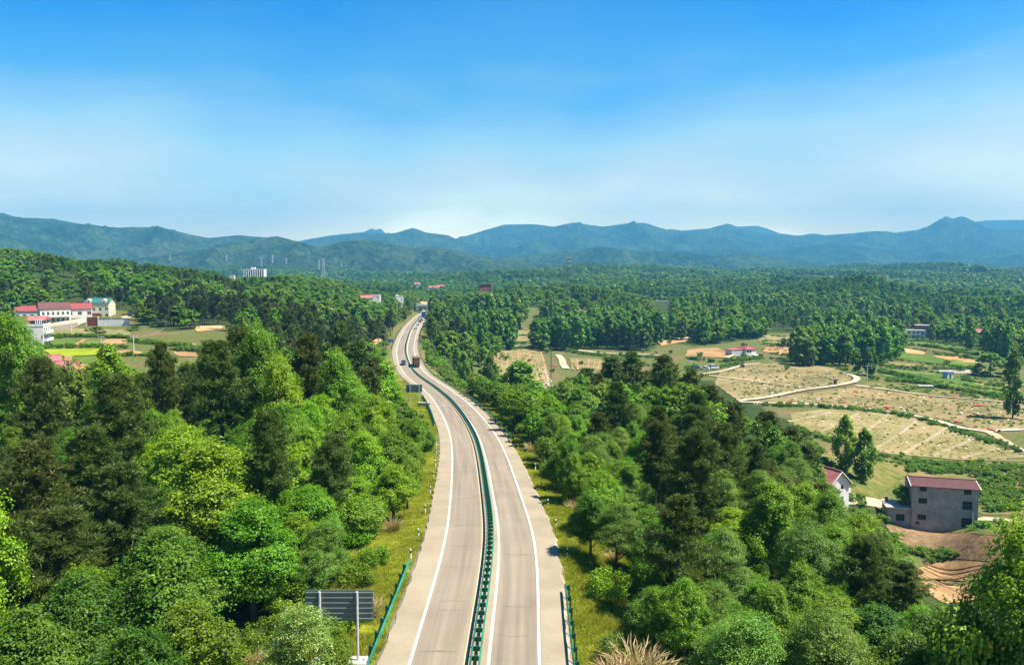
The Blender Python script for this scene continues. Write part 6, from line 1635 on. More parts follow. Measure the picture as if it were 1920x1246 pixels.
def vhouse(label, px, py, Y, angd, L, D, H, wall, roofm, rh, rows=((.8, 1.6), (3.9, 1.6)), n=5, kind='x', extra=None, name='village_house'):
    b_ = at(px, py, Y); b_[2] = g1(b_[0], b_[1]) if abs(g1(b_[0], b_[1]) - b_[2]) > 4 else b_[2]
    h = House(name, label, b_, math.radians(angd), L, D, H, wall, 'house', 'white houses of the village')
    for v, hh in rows: h.row('f', n, L * .1, L * .9, L / n * .52, v, v + hh)
    h.hole('l', D * .4, D * .4 + 1.2, H * .55, H * .55 + 1.3)
    if extra: extra(h)
    h.gable_roof(rh, roofm, kind, .4).walls(); return h
vhouse('long white village house with two red roofed storeys and a balcony, second nearest', 76, 607, 380, 38, 13, 9, 7.2, M['w_white'], M['r_red'], 2.6, ((.6, 2.0), (3.9, 1.7)), 6, extra=lambda h: h.balcony('f', .5, 12.5, 3.1, 1.2))
vhouse('white village house with red gable roof in the middle of the row', 128, 605, 398, 26, 10.5, 9, 7.0, M['w_white'], M['r_bright'], 2.4, n=3)
mb = None
h = vhouse('cream village house with green roof at the end of the row', 160, 597, 408, 8, 11.5, 10, 8.0, M['w_cream'], M['r_green'], 2.2, n=4)
for x in (1.2, 8.6):
    dm_ = MB(); dm_.box(x, x + 1.6, -.30, 1.2, 8.0, 9.2); dm_.quad([(x - .1, -.32, 9.2), (x + 1.7, -.32, 9.2), (x + .8, -.32, 10.1)]); dm_.quad([(x - .1, -.32, 9.2), (x + .8, -.32, 10.1), (x + .8, 2.6, 10.1), (x - .1, 2.6, 9.2)]); dm_.quad([(x + 1.7, -.32, 9.2), (x + .8, -.32, 10.1), (x + .8, 2.6, 10.1), (x + 1.7, 2.6, 9.2)])
    d_ = dm_.build('dormer', M['w_cream'], h.root); dw = MB(); dw.quad([(x + .4, -.33, 8.2), (x + 1.2, -.33, 8.2), (x + 1.2, -.33, 9.0), (x + .4, -.33, 9.0)]); dw.build('dormer_window', M['glass'], d_)
dw = MB(); dw.box(3.4, 7.0, -.12, -.01, 0, 2.7); dw.build('door', M['door_b'], h.root)
vhouse('low white village house with bright red roof at the left edge of the row', 28, 600, 405, 20, 12, 8, 4.6, M['w_white'], M['r_bright'], 2.3, ((1.2, 1.6),), 4)
vhouse('white cottage under pink roof half hidden behind the pale tree', 99, 710, 226, 12, 6.0, 6, 3.2, M['w_white'], M['r_pink'], 1.3, ((1.0, 1.3),), 2)
vhouse('white cottage with faded pink roof, left of its twin behind the trees', 74, 706, 232, 30, 5.5, 6, 4.2, M['w_white'], M['r_pink'], 1.6, ((1.0, 1.3),), 2)
# courtyard wall with red gate
a0, b0 = hit(185, 611, 215), hit(243, 610, 215); L_ = np.linalg.norm((b0 - a0)[:2])
rt = empty('courtyard_wall', tuple(a0), math.atan2(b0[1] - a0[1], b0[0] - a0[0])); tag(rt, 'white courtyard wall with dark red gate below the village row', 'wall')
mb = MB(); mb.box(0, L_, -.15, .15, -2, 3.4); mb.build('wall', M['w_white'], rt); mb = MB(); mb.box(-.1, L_ + .1, -.25, .25, 3.403, 3.6); mb.build('coping', M['r_red'], rt)
mb = MB(); mb.box(-5, -.3, -.1, .1, -1, 4.2); mb.build('gate', M['door_b'], rt)
mb = MB(); mb.box(-5.3, -5.02, -.3, .3, -1, 4.6); mb.box(-.29, -.01, -.3, .3, -1, 4.6); mb.build('gate_post', M['w_white'], rt)
# retaining wall of the yard
C = path_pts([(95, 620), (125, 616), (146, 612)], 215); rt = empty('retaining_wall', tuple(C[0])); tag(rt, 'pale retaining wall below the village yard', 'wall')
mb = MB()
for k in range(len(C) - 1):
    a, b_ = C[k] - C[0], C[k + 1] - C[0]
    mb.quad([(a[0], a[1], a[2] - 1), (b_[0], b_[1], b_[2] - 1), (b_[0], b_[1], b_[2] + 2.0), (a[0], a[1], a[2] + 2.0)])
    mb.quad([(a[0], a[1], a[2] + 2.0), (b_[0], b_[1], b_[2] + 2.0), (b_[0], b_[1] + 3.5, b_[2] + 2.05), (a[0], a[1] + 3.5, a[2] + 2.05)])
mb.build('wall', M['f_gravel'], rt)
# white building by the overpass, roofs in the trees, tower block, distant buildings
b_ = at(741, 572, 760); b_[2] = max(b_[2], g1(b_[0], b_[1]) - .5); h = House('white_building', 'white two storey building on the hillside beside the overpass', b_, math.radians(14), 8.0, 7, 8.3, M['w_white'])
h.hole('f', 2.2, 3.2, 1.0, 4.2, mull=0).hole('f', 5.3, 6.4, 4.6, 6.0, mull=0); h.flat_roof(M['w_grey'], .3, .15).walls(12)
mb = MB(); mb.box(1.5, 3.5, 3, 5, 8.51, 9.9); mb.build('stair_head', M['w_white'], h.root)
b_ = at(677, 566, 640); h = House('cottage', 'pink roofed cottage with white walls half buried in trees left of the white building', b_, math.radians(10), 9, 7, 3.4, M['w_white']); h.row('f', 2, 3, 6, 1.2, 1, 2.2).gable_roof(1.8, M['r_pink'], 'x').walls(8)
b_ = at(694, 561, 650); h = House('cottage', 'white flat roofed cottage in the trees beside the pink roofed cottage', b_, math.radians(4), 8, 6, 3.2, M['w_white']); h.row('f', 2, 2, 6, 1.2, 1, 2.2).flat_roof(M['w_white'], .2).walls(8)
b_ = at(457, 526, 1080); h = House('office_block', 'pale office block with vertical dark window bands above the wooded hill', b_, math.radians(3), 27.5, 12, 15, M['w_paleblue'], 'office block')
h.row('f', 9, 2.0, 25.5, 1.5, 2.0, 14.2, mull=0, bars=4); h.flat_roof(M['w_paleblue'], .5, .2).walls(14)
mb = MB(); mb.box(9, 14.5, 3, 8, 15.21, 18); mb.build('stair_head', M['w_white'], h.root)
for k in range(10):
    mb = MB(); x = .4 + k * 2.93; mb.box(x - .3, x + .3, -.5, -.004, -14, 15); mb.build('pilaster', M['w_white'], h.root)
b_ = at(430, 527, 1000); h = House('small_tower', 'small pale tower poking out of trees left of the office block', b_, math.radians(8), 6, 6, 7, M['w_cream'], 'building'); h.row('f', 2, 1.6, 4.4, 1.0, 1, 2.2).row('f', 2, 1.6, 4.4, 1.0, 4, 5.4).flat_roof(M['w_cream'], .5).walls(10)
for px, py, Y, L_, lab in ((812, 541, 1250, 16, 'red roofed farmhouse in the woods above the overpass, left of its neighbour'), (828, 539, 1260, 12, 'red roofed farmhouse in the woods above the overpass, right of its neighbour'), (785, 534, 1350, 9, 'tiny red roof in the woods left of the two red farmhouses'), (1000, 523, 1900, 9, 'tiny pale red roof in the far woods left of the lattice mast'), (1862, 578, 900, 9, 'small pink roofed house in the woods at far right')):
    b_ = at(px - 8, py + 3, Y); b_[2] = max(b_[2], g1(b_[0], b_[1]) - 1)
    h = House('farmhouse', lab, b_, math.radians(5), L_, 8, 4.2, M['w_white']); h.row('f', 3, L_ * .2, L_ * .8, 1.2, 1, 2.4).gable_roof(2.4, M['r_pink'], 'x').walls(9)
for px, py, Y, L_, H_, lab, wm in ((1508, 517, 2300, 52, 5, 'long low white shed roof on the far hill before the pylons', 'w_white'), (1418, 517, 2300, 3.5, 7, 'tiny white building in the far woods left of the long shed', 'w_white'), (1478, 517, 2300, 8, 7, 'tiny white house in the far woods just left of the long shed', 'w_white'), (1225, 508, 2500, 7, 5, 'tiny white house in the far woods right of the lattice mast', 'w_white'), (1568, 522, 2200, 58, 7, 'grey substation hall among the far pylons', 'w_paleblue'), (8, 541, 560, 5, 3, 'pale roof in the trees at left edge above the village', 'w_white'), (252, 566, 430, 5, 3.6, 'small pink and white hut on the hillside above the courtyard lane', 'w_white')):
    b_ = at(px, py, Y); h = House('distant_building', lab, b_, 0, L_, 10, H_, M[wm], 'building'); h.row('f', max(2, int(L_ / 9)), L_ * .15, L_ * .85, min(1.6, L_ * .22), H_ * .35, H_ * .7).flat_roof(M[wm], .2).walls(14)

# ------------------------------------------------------------------ overpass across the highway
pL, pR = at(782, 573, 800), at(822, 571, 800); zd = at(800, 572, 800)[2]
rt = empty('overpass', (at(780, 574, 800)[0], 800, zd)); tag(rt, 'grey concrete overpass crossing the highway at its far end', 'bridge'); W_ = 26
mb = MB(); mb.box(0, W_, 0, 8, -1.4, 0); mb.build('deck', M['concrete'], rt)
for y in (0, 7.8): mb = MB(); mb.box(0, W_, y, y + .2, .004, 1.0); mb.build('parapet', M['w_paleblue'], rt)
for x in (2.5, 9.5, 16.5, 23.5): mb = MB(); mb.bar((x, 2, -12), (x, 2, -1.42), .5, 10); mb.bar((x, 6, -12), (x, 6, -1.42), .5, 10); mb.box(x - .7, x + .7, 1, 7, -2.2, -1.404); mb.build('pier', M['concrete'], rt)
# earth bank above the overpass
V = []
for k in range(13):
    px = 752 + k * 6.2; yy = 850 + k
    for dp, dy in ((573 - k * .05, 0), (563 + k * .55 * .6, 22), (562.5 + k * .6 * .6, 34)): V.append(at(px, dp, yy + dy))
ii = np.arange(39).reshape(13, 3); q = np.stack([ii[:-1, :-1], ii[1:, :-1], ii[1:, 1:], ii[:-1, 1:]], -1).reshape(-1, 4)
m_ = mesh_np('earth_bank', np.array(V), q); m_.materials.append(M['f_clay']); tag(link('earth_bank', m_), kind='structure')

# ------------------------------------------------------------------ lamp posts, poles, mast, pylons
def lamp(px, pyb, pyt, Y, label, arm=1):
    b_ = at(px, pyb, Y); t_ = at(px, pyt, Y); H = t_[2] - b_[2]
    r = empty('street_lamp', tuple(b_)); tag(r, label, 'street lamp', 'street lamps')
    mb = MB(); mb.bar((0, 0, -4), (0, 0, H), .14, 8, .08); mb.build('pole', M['steel'], r)
    mb = MB(); mb.bar((0, 0, H - .05), (arm * 1.6, 0, H + .5), .06, 6); mb.build('arm', M['steel'], r)
    mb = MB(); mb.box(min(arm * 1.5, arm * 2.5), max(arm * 1.5, arm * 2.5), -.2, .2, H + .42, H + .62); mb.build('lamp_head', M['white'], r)
for a in ((775, 588, 568, 720, 'pale post on the left just before the overpass', 1), (781.5, 586, 563, 730, 'tall lamp post before the overpass, second from left', 1), (793, 573, 560, 850, 'lamp post on the road above the overpass, left one', 1), (804, 573, 559, 840, 'lamp post on the road above the overpass, right one', 1), (760, 563, 552, 800, 'thin pole right of the white building', 1), (715.5, 634, 622, 430, 'street lamp beside the orange cutting', -1),
          (209.5, 607, 584, 366, 'street lamp before the courtyard wall', -1), (213.5, 596, 582, 392, 'street lamp behind the courtyard, right one', -1)): lamp(*a)
M['pole'] = simple('concrete_pole', (0.50, 0.49, 0.46), .9, .15, 2.0)
def pole(px, pyb, pyt, Y, label, cross=True):
    b_ = at(px, pyb, Y); t_ = at(px, pyt, Y); H = t_[2] - b_[2]
    r = empty('utility_pole', tuple(b_)); tag(r, label, 'utility pole', 'concrete utility poles')
    mb = MB(); mb.bar((0, 0, -2), (0, 0, H), .19, 8, .12); mb.build('pole', M['pole'], r)
    if cross:
        mb = MB(); mb.box(-1.1, 1.1, -.06, .06, H - .5, H - .35); mb.build('crossarm', M['steel'], r)
        for x in (-1.0, 0, 1.0): mb = MB(); mb.lathe([(.06, H - .35), (.09, H - .22), (.05, H - .1)], 6, c=(x, 0, 0)); mb.build('insulator', M['white'], r)
    return np.array((b_[0], b_[1], b_[2] + H - .2))
w0 = pole(251, 661, 629, 262, 'concrete utility pole standing on the small ploughed plot left')
w1 = pole(190, 648, 630, 285, 'thin utility pole beside the vegetable plots')
pole(316, 661, 648, 300, 'utility pole at the dark trees right of the ploughed plots'); pole(134, 628, 601, 330, 'wooden pole in front of the village yard', False)
pole(1294.5, 690, 676, 455, 'utility pole by the parked cars'); pole(1477, 681, 668, 490, 'utility pole left of the poplar grove'); pole(1626, 709, 684, 400, 'pale pole before the dark ivy clad tree')
pole(1894, 757, 742, 320, 'short pale pole at the right edge of the nursery', False); pole(1761, 649, 632, 640, 'utility pole on the terraces below the brick house'); pole(1811, 658, 640, 600, 'utility pole below the cottage at right', False)
mb = MB(); a_, b_ = w0, np.array(at(308, 628, 300)); b_[2] = w0[2]
for st, en in ((w0, w1), (w0, b_)):
    P = [st + (en - st) * t - np.array((0, 0, 1.2 * 4 * t * (1 - t))) for t in np.linspace(0, 1, 9)]
    for p_, q_ in zip(P[:-1], P[1:]): mb.bar(p_, q_, .035, 4, caps=False)
tag(mb.build('power_line', M['steel']), 'thin power line hung from the pole on the ploughed plot', 'power line')
M['lattice'] = simple('lattice_steel', (0.42, 0.45, 0.46), .6, .2, 1.0); M['lattice_d'] = simple('weathered_mast_steel', (0.11, 0.125, 0.125), .6, .3, 1.0); M['red_p'] = simple('red_mast_paint', (0.35, 0.08, 0.06), .6, .2, 1.0)
def lattice(mb, H, w0, w1, n, r):
    for k in range(n):
        z0, z1 = H * k / n, H * (k + 1) / n; a, b_ = (w0 + (w1 - w0) * k / n) / 2, (w0 + (w1 - w0) * (k + 1) / n) / 2
        c0 = [(-a, -a, z0), (a, -a, z0), (a, a, z0), (-a, a, z0)]; c1 = [(-b_, -b_, z1), (b_, -b_, z1), (b_, b_, z1), (-b_, b_, z1)]
        for i in range(4):
            j = (i + 1) % 4
            mb.bar(c0[i], c1[i], r, 4, caps=False); mb.bar(c0[i], c1[j], r * .6, 3, caps=False); mb.bar(c0[j], c1[i], r * .6, 3, caps=False); mb.bar(c1[i], c1[j], r * .6, 3, caps=False)
b_ = at(1066, 560, 620); t_ = at(1063, 481, 620); H = t_[2] - b_[2]
r = empty('lattice_mast', tuple(b_), .3); tag(r, 'tall steel lattice mast with antennas rising from the wood in the middle', 'mast')
mb = MB(); lattice(mb, H, 2.6, 1.1, 16, .075); mb.build('lattice', M['lattice_d'], r)
for z in (H - 1.5, H - 4.5, H - 8):
    mb = MB(); mb.lathe([(1.3, 0), (1.3, .12)], 12, c=(0, 0, z)); mb.build('platform', M['red_p'] if z > H - 5 else M['lattice_d'], r)
    for k in range(3):
        an = k * 2.1; mb = MB(); x, y = 1.2 * math.cos(an), 1.2 * math.sin(an); mb.box(x - .13, x + .13, y - .1, y + .1, z + .2, z + 1.7); mb.build('antenna', M['steel'], r)
mb = MB(); mb.bar((0, 0, H), (0, 0, H + 2.5), .04, 5); mb.build('lightning_rod', M['lattice_d'], r)
def pylon(px, pyb, pyt, Y, label, arms=3):
    b_ = at(px, pyb, Y); t_ = at(px, pyt, Y); H = t_[2] - b_[2]; r = empty('power_pylon', tuple(b_), random.uniform(-.5, .5)); tag(r, label, 'pylon', 'distant power pylons')
    rr = max(.10, Y * .00011)
    mb = MB(); lattice(mb, H * .96, H * .17, H * .03, 7, rr); mb.bar((0, 0, H * .95), (0, 0, H), rr, 4); mb.build('lattice', M['lattice'], r)
    for k in range(arms):
        z = H * (.66 + .13 * k); w = H * (.20 - .03 * k); mb = MB()
        mb.bar((-w, 0, z), (w, 0, z), rr * .9, 4); mb.bar((-w, 0, z), (0, 0, z + H * .045), rr * .6, 3); mb.bar((w, 0, z), (0, 0, z + H * .045), rr * .6, 3); mb.build('crossarm', M['lattice'], r)
far = [(319, 488, 477, 2600, 'leftmost far pylon under the left mountain'), (425, 489, 477, 2600, 'far pylon on the slope left of the office block'), (490, 500, 482, 1700, 'pole like pylon rising behind the office block'), (511, 493, 477, 2500, 'far pale pylon right of the office block'), (537, 494, 483, 2700, 'faint pylon in front of the foothill'), (598, 505, 486, 2100, 'pale pylon in the middle of the foothill, left of the dark one'), (607, 520, 483, 1500, 'tall dark thin pylon before the foothill'), (640, 500, 488, 2600, 'faint pylon right of the dark thin one'),
       (1758, 517, 500, 2400, 'tall white pylon at the right under the double peak'), (1917, 530, 507, 2000, 'pylon at the right edge of the photo'), (1662, 543, 514, 1700, 'nearer greenish pylon right of the substation'), (1571, 524, 509, 2250, 'substation pylon with bright legs'), (1604, 527, 507, 2200, 'substation pylon in the middle of the row'), (1627, 527, 506, 2200, 'rightmost pylon of the substation row'), (1554, 520, 507, 2300, 'leftmost pylon of the substation row'), (1293, 500, 488, 2900, 'faint small pylon behind the central woods'), (555, 452, 444, 3650, 'tiny pylon on the foothill crest')]
for f_ in far: pylon(*f_)
# substation gantries
b_ = at(1560, 524, 2150); r = empty('substation_gantry', tuple(b_)); tag(r, 'grey steel gantries of the distant substation', 'gantry'); mb = MB()
for k in range(9): mb.bar((k * 12, 0, -6), (k * 12, 0, 15), .3, 4)
mb.bar((0, 0, 12), (96, 0, 12), .3, 4); mb.bar((0, 0, 14.6), (96, 0, 14.6), .3, 4); mb.build('frame', M['lattice'], r)
mb = MB(); mb.box(0, 100, -3, -1, -6, 3); mb.build('wall', M['w_white'], r)

# red billboard over the trees
a_, c_ = at(898, 535, 700), at(921, 546, 700); W_ = c_[0] - a_[0]; H = a_[2] - c_[2]
r = empty('billboard', (a_[0], 700, g1(a_[0], 700))); z0 = c_[2] - r.location.z; tag(r, 'red billboard with pale lettering standing above the trees', 'billboard')
mb = MB(); mb.box(0, W_, 0, .5, z0, z0 + H); mb.build('panel', simple('billboard_red', (0.22, 0.025, 0.035), .6, .3, .5), r)
mb = MB()
for k in range(6): mb.box(W_ * (.36 + .085 * k), W_ * (.36 + .085 * k + .055), -.03, -.004, z0 + H * .42, z0 + H * .60)
mb.box(W_ * .10, W_ * .28, -.03, -.004, z0 + H * .12, z0 + H * .40); mb.box(W_ * .3, W_ * .9, -.03, -.004, z0 + H * .14, z0 + H * .22); mb.build('lettering', simple('billboard_print', (0.45, 0.30, 0.28), .6, .2, 1.0), r)
mb = MB(); mb.box(-.2, W_ + .2, -.15, .65, z0 + H + .004, z0 + H + .5); mb.build('top_beam', M['black'], r)
for x in (W_ * .25, W_ * .75): mb = MB(); mb.bar((x, .7, -2), (x, .7, z0 + H), .35, 8); mb.build('post', M['steel'], r)

# ------------------------------------------------------------------ vehicles
M['rub'] = simple('tyre_rubber', (0.02, 0.02, 0.02), .9, .2, 4.0); M['lampr'] = simple('tail_lamp', (0.40, 0.02, 0.015), .3, .1, 1.0); M['lampw'] = simple('head_lamp', (0.7, 0.7, 0.68), .2, .1, 1.0)
def paint(name, c): return simple(name, c, .35, .12, 1.0, spec=.5)
def wheels(r, xs, ys, rad, w):
    for x in xs:
        for y in ys:
            mb = MB(); s_ = 1 if x > 0 else -1
            mb.bar((x - s_ * w, y, rad), (x, y, rad), rad, 14); t = mb.build('wheel', M['rub'], r); mb = MB(); mb.bar((x + s_ * .003, y, rad), (x + s_ * .02, y, rad), rad * .55, 10); mb.build('rim', M['steel'], t)
def car(P, ang, body, label, group=None, van=False, name='car'):
    """nose towards +y"""
    r = empty(name, tuple(P), ang); tag(r, label, 'car', group)
    prof = [(-2.1, .35), (-2.15, .75), (-2.05, .98), (-1.75, 1.05), (1.05, .98), (1.95, .85), (2.15, .65), (2.15, .35)] if not van else [(-2.2, .35), (-2.25, .9), (-2.2, 1.1), (1.35, 1.1), (2.0, 1.0), (2.2, .7), (2.2, .35)]
    cab = [(-1.95, 1.04), (-1.35, 1.46), (.15, 1.48), (.95, 1.0)] if not van else [(-2.15, 1.1), (-2.0, 1.85), (.85, 1.88), (1.5, 1.1)]
    mb = MB(); n = len(prof); w = .88
    for s_ in (-1, 1): mb.quad([(s_ * w, y, z) for y, z in (prof if s_ > 0 else prof[::-1])])
    for k in range(n): a, b_ = prof[k], prof[(k + 1) % n]; mb.quad([(-w, a[0], a[1]), (w, a[0], a[1]), (w, b_[0], b_[1]), (-w, b_[0], b_[1])])
    mb.build('body', body, r)
    w1, w2 = .84, .68; mb = MB(); q = cab; mb.quad([(-w2, q[1][0], q[1][1]), (w2, q[1][0], q[1][1]), (w2, q[2][0], q[2][1]), (-w2, q[2][0], q[2][1])])
    for s_ in (-1, 1):
        for (a, b_) in ((0, 1), (2, 3)): mb.bar((s_ * w1, q[0 if a == 0 else 3][0], q[0][1]), (s_ * w2, q[1 if a == 0 else 2][0], q[1][1]), .05, 4)
    mb.build('roof', body, r)
    for (i, j, nm) in ((0, 1, 'rear_window'), (3, 2, 'windscreen')): mb = MB(); mb.quad([(-w1, q[i][0], q[i][1]), (w1, q[i][0], q[i][1]), (w2 - .02, q[j][0], q[j][1] - .03), (-w2 + .02, q[j][0], q[j][1] - .03)]); mb.build(nm, M['glass'], r)
    for s_ in (-1, 1): mb = MB(); mb.quad([(s_ * w1, q[0][0], q[0][1]), (s_ * w1, q[3][0], q[3][1]), (s_ * w2, q[2][0], q[2][1] - .03), (s_ * w2, q[1][0], q[1][1] - .03)]); mb.build('side_window', M['glass'], r)
    for s_ in (-.65, .65): mb = MB(); mb.box(s_ - .16, s_ + .16, prof[1][0] - .03, prof[1][0] + .02, .72, .9); mb.build('tail_light', M['lampr'], r); mb = MB(); mb.box(s_ - .18, s_ + .18, 2.12, 2.18, .6, .74); mb.build('headlight', M['lampw'], r)
    wheels(r, (-.87, .87), (-1.35, 1.35), .33, .2); return r
def on_road(Y, off):
    s = s_at_Y(Y); p, q, rr = road_at(s); P = p + rr * off; P[2] = p[2] - .012 * abs(off) + .005; return P, math.atan2(q[1], q[0]) - math.pi / 2
# brown covered lorry, seen from behind
P, an = on_road(338, 2.5); r = empty('cargo_truck', tuple(P), an); tag(r, 'brown covered lorry seen from behind, driving away in the right lane', 'truck')
mbr = simple('brown_tarpaulin', (0.17, 0.095, 0.065), .85, .35, 1.2, bump=.4)
mb = MB(); mb.box(-1.22, 1.22, -4.2, 3.2, 1.15, 3.95); mb.build('cargo_box', mbr, r)
for x in np.linspace(-1.1, 1.1, 5): mb = MB(); mb.box(x - .05, x + .05, -4.28, -4.203, 1.15, 3.9); mb.build('rear_rib', simple('brown_steel', (0.13, 0.075, 0.05), .7, .2, 1), r) if x == -1.1 else mb.build('rear_rib', bpy.data.materials['brown_steel'], r)
mb = MB(); mb.box(-1.25, 1.25, -4.3, -4.0, 3.953, 4.06); mb.box(-1.25, 1.25, 2.9, 3.2, 3.953, 4.06); mb.build('roof_bow', mbr, r)
mb = MB(); mb.box(-1.1, 1.1, -4.2, 5.3, .75, 1.14); mb.build('chassis', M['black'], r); mb = MB(); mb.box(-1.15, 1.15, 3.5, 5.4, .8, 3.2); mb.build('cab', paint('cab_red', (.25, .05, .04)), r)
mb = MB(); mb.box(-1.15, 1.15, -4.32, -4.22, .55, .8); mb.build('bumper', M['door_b'], r)
for s_ in (-.95, .95): mb = MB(); mb.box(s_ - .15, s_ + .15, -4.36, -4.322, .58, .76); mb.build('tail_light', M['lampr'], r)
wheels(r, (-1.15, 1.15), (-3.2, -2.0, 4.3), .5, .45)
# small blue lorry coming towards us
P, an = on_road(343, -2.5); r = empty('small_truck', tuple(P), an + math.pi); tag(r, 'small blue lorry coming towards the camera in the left lane', 'truck'); bl = paint('blue_paint', (.02, .10, .26))
mb = MB(); mb.box(-.9, .9, .9, 2.4, .5, 1.25); mb.quad([(-.9, 2.4, 1.25), (.9, 2.4, 1.25), (.85, 2.0, 2.05), (-.85, 2.0, 2.05)], 1); mb.box(-.85, .85, .9, 2.0, 2.05, 2.12); mb.box(-.88, .88, .9, 1.05, 1.25, 2.05); mb.build('cab', [bl, M['glass']], r)
mb = MB(); mb.box(-.95, .95, -2.6, .8, .75, .9); mb.box(-.95, -.9, -2.6, .8, .9, 1.35); mb.box(.9, .95, -2.6, .8, .9, 1.35); mb.box(-.9, .9, -2.6, -2.55, .9, 1.35); mb.build('load_bed', bl, r)
mb = MB(); mb.box(-.8, .8, 2.402, 2.44, .62, .8); mb.build('grille', M['black'], r)
for s_ in (-.68, .68): mb = MB(); mb.box(s_ - .15, s_ + .15, 2.403, 2.45, .84, 1.0); mb.build('headlight', M['lampw'], r)
for s_ in (-1, 1): mb = MB(); mb.quad([(s_ * .885, 1.1, 1.27), (s_ * .885, 2.3, 1.27), (s_ * .855, 1.95, 2.0), (s_ * .855, 1.1, 2.0)]); mb.build('side_window', M['glass'], r)
wheels(r, (-.9, .9), (-1.6, 1.6), .38, .25)
wc, bc_, rc_ = paint('white_car_paint', (.72, .72, .72)), paint('black_car_paint', (.03, .03, .035)), paint('dark_red_car_paint', (.16, .03, .03))
for Y, off, c, lab in ((508, 2.5, wc, 'white car at the tail of the queue on the far bend'), (545, 2.5, wc, 'second car of the queue on the far bend, white'), (575, 2.5, rc_, 'third car of the queue on the far bend, dark red'), (606, 2.6, wc, 'white car directly behind the blue box lorry')):
    P, an = on_road(Y, off); o = car(P, an, c, lab, 'cars in the queue'); o.scale = (1.15, 1.15, 1.15)
P, an = on_road(655, 2.6); r = empty('box_truck', tuple(P), an); tag(r, 'blue box lorry at the far end of the highway', 'truck')
mb = MB(); mb.box(-1.6, 1.6, -6, 4, 1.1, 5.2); mb.build('cargo_box', paint('deep_blue_paint', (.015, .045, .22)), r); mb = MB(); mb.box(-1.6, 1.6, -6, 4, 5.203, 5.35); mb.build('box_roof', paint('pale_blue_paint', (.45, .52, .62)), r)
mb = MB(); mb.box(-1.25, 1.25, 4.2, 6.2, .9, 3.2); mb.build('cab', bpy.data.materials['deep_blue_paint'], r); mb = MB(); mb.box(-1.1, 1.1, -6, 6, .7, 1.09); mb.build('chassis', M['black'], r); wheels(r, (-1.3, 1.3), (-4.5, -3.2, 4.8), .52, .45)
for px, py, c, lab, v in ((1304, 694, bc_, 'dark van parked on the track behind the ridge pines, leftmost', True), (1321, 694, wc, 'white car parked between the dark van and the silver car', False), (1339, 692.5, paint('silver_car_paint', (.5, .52, .54)), 'silver car parked alone on the dirt track', True)):
    P = hit(px, py, 300); P[2] += .5; o = car(P, math.radians(-70 if v else 60), c, lab, None, v, 'van' if c is bc_ else 'car'); o.scale = (1.25, 1.25, 1.25)
P = hit(1693, 632.5, 430); P[2] += .3; car(P, 1.2, wc, 'white car parked in front of the long white house')

# ------------------------------------------------------------------ small things in the fields
M['redbag'] = simple('red_plastic_sacks', (0.42, 0.09, 0.08), .6, .3, 2.0)
sk = MB(); sr_ = random.Random(9)
for k in range(9):
    x, y, z = sr_.uniform(-1.6, 1.6), sr_.uniform(-.6, .6), sr_.uniform(0, .35); i = len(sk.v); sk.lathe([(.15, -.1), (.36, .05), (.36, .3), (.12, .48)], 7, c=(x, y, z))
sack = sk.mesh('sack_pile', M['redbag'])
for k, (px, py, sc_, lab) in enumerate([(1579, 756, 1.4, 'pile of red sacks on the middle of the long dirt track'), (1663, 766, 1.9, 'largest pile of red sacks on the bend of the long dirt track'), (1627, 764, 1.2, 'small heap of red sacks left of the largest pile'), (1485, 754, 1.2, 'red sacks at the left end of the long dirt track'), (1604, 735, 1.2, 'red sacks in the nursery below the track loop'), (1789, 745, 1.6, 'long row of red sacks beside the upper track'),
        (1832, 762, 1.8, 'tall bright pile of red sacks at the right of the nursery'), (1795, 793, 1.3, 'red sacks where the lower track starts to fall'), (1864, 809, 1.6, 'red sacks in the fork of the tracks at right'), (1668, 742, .9, 'few red sacks among the young plants'), (1585, 726, 1.2, 'red sacks at the corner of the track loop'), (1039, 687, 1.8, 'red tarpaulin heap beside the small pale track')]):
    P = hit(px, py, 200); o = link('sack_pile', sack, None, (P[0], P[1], P[2] + .4)); o.scale = (sc_ * .8, sc_ * .8, sc_ * .5); o.rotation_euler = (0, 0, k * 1.1); tag(o, lab, 'sacks', 'red sack piles')
lm = MB(); lr = np.random.default_rng(4)
def litter(poly, n, y0):
    xs = [p[0] for p in poly]; ys = [p[1] for p in poly]
    for k in range(n):
        a, b_ = lr.uniform(min(xs), max(xs)), lr.uniform(min(ys), max(ys))
        if not in_poly(np.array([a]), np.array([b_]), poly)[0]: continue
        P = hit(a, b_, y0); s_ = lr.uniform(.16, .45); i = len(lm.v); z = P[2] + .2 * P[1] / 200
        lm.lathe([(s_ * .9, 0), (s_, .12), (s_ * .5, .26)], 6, c=(P[0], P[1], z))
litter([(1355, 692), (1500, 682), (1592, 704), (1560, 722), (1430, 746)], 80, 250); litter([(1400, 758), (1500, 742), (1620, 730), (1930, 762), (1930, 804), (1680, 770)], 120, 200); litter([(1490, 778), (1640, 773), (1740, 794), (1925, 852), (1800, 858), (1560, 822)], 80, 180); litter([(910, 662), (1000, 657), (1028, 712), (960, 726)], 60, 280); litter([(1010, 690), (1034, 690), (1040, 735), (1022, 735)], 40, 280)
tag(lm.build('white_sacks', M['white']), 'small white sacks and scraps strewn over the nursery fields', kind='stuff')
P = hit(1777, 709, 260); r = empty('pump_hut', tuple(P), .3); tag(r, 'small grey hut with blue roof on the terraces', 'hut'); mb = MB(); mb.box(-1.9, 1.9, -1.6, 1.6, -1, 3.0); mb.build('wall', M['w_grey'], r); mb = MB(); mb.box(-2.2, 2.2, -1.9, 1.9, 3.003, 3.4); mb.build('roof', paint('blue_sheet', (.03, .16, .42)), r); mb = MB(); mb.box(-.5, .5, -1.66, -1.604, 0, 2.1); mb.build('door', M['black'], r)
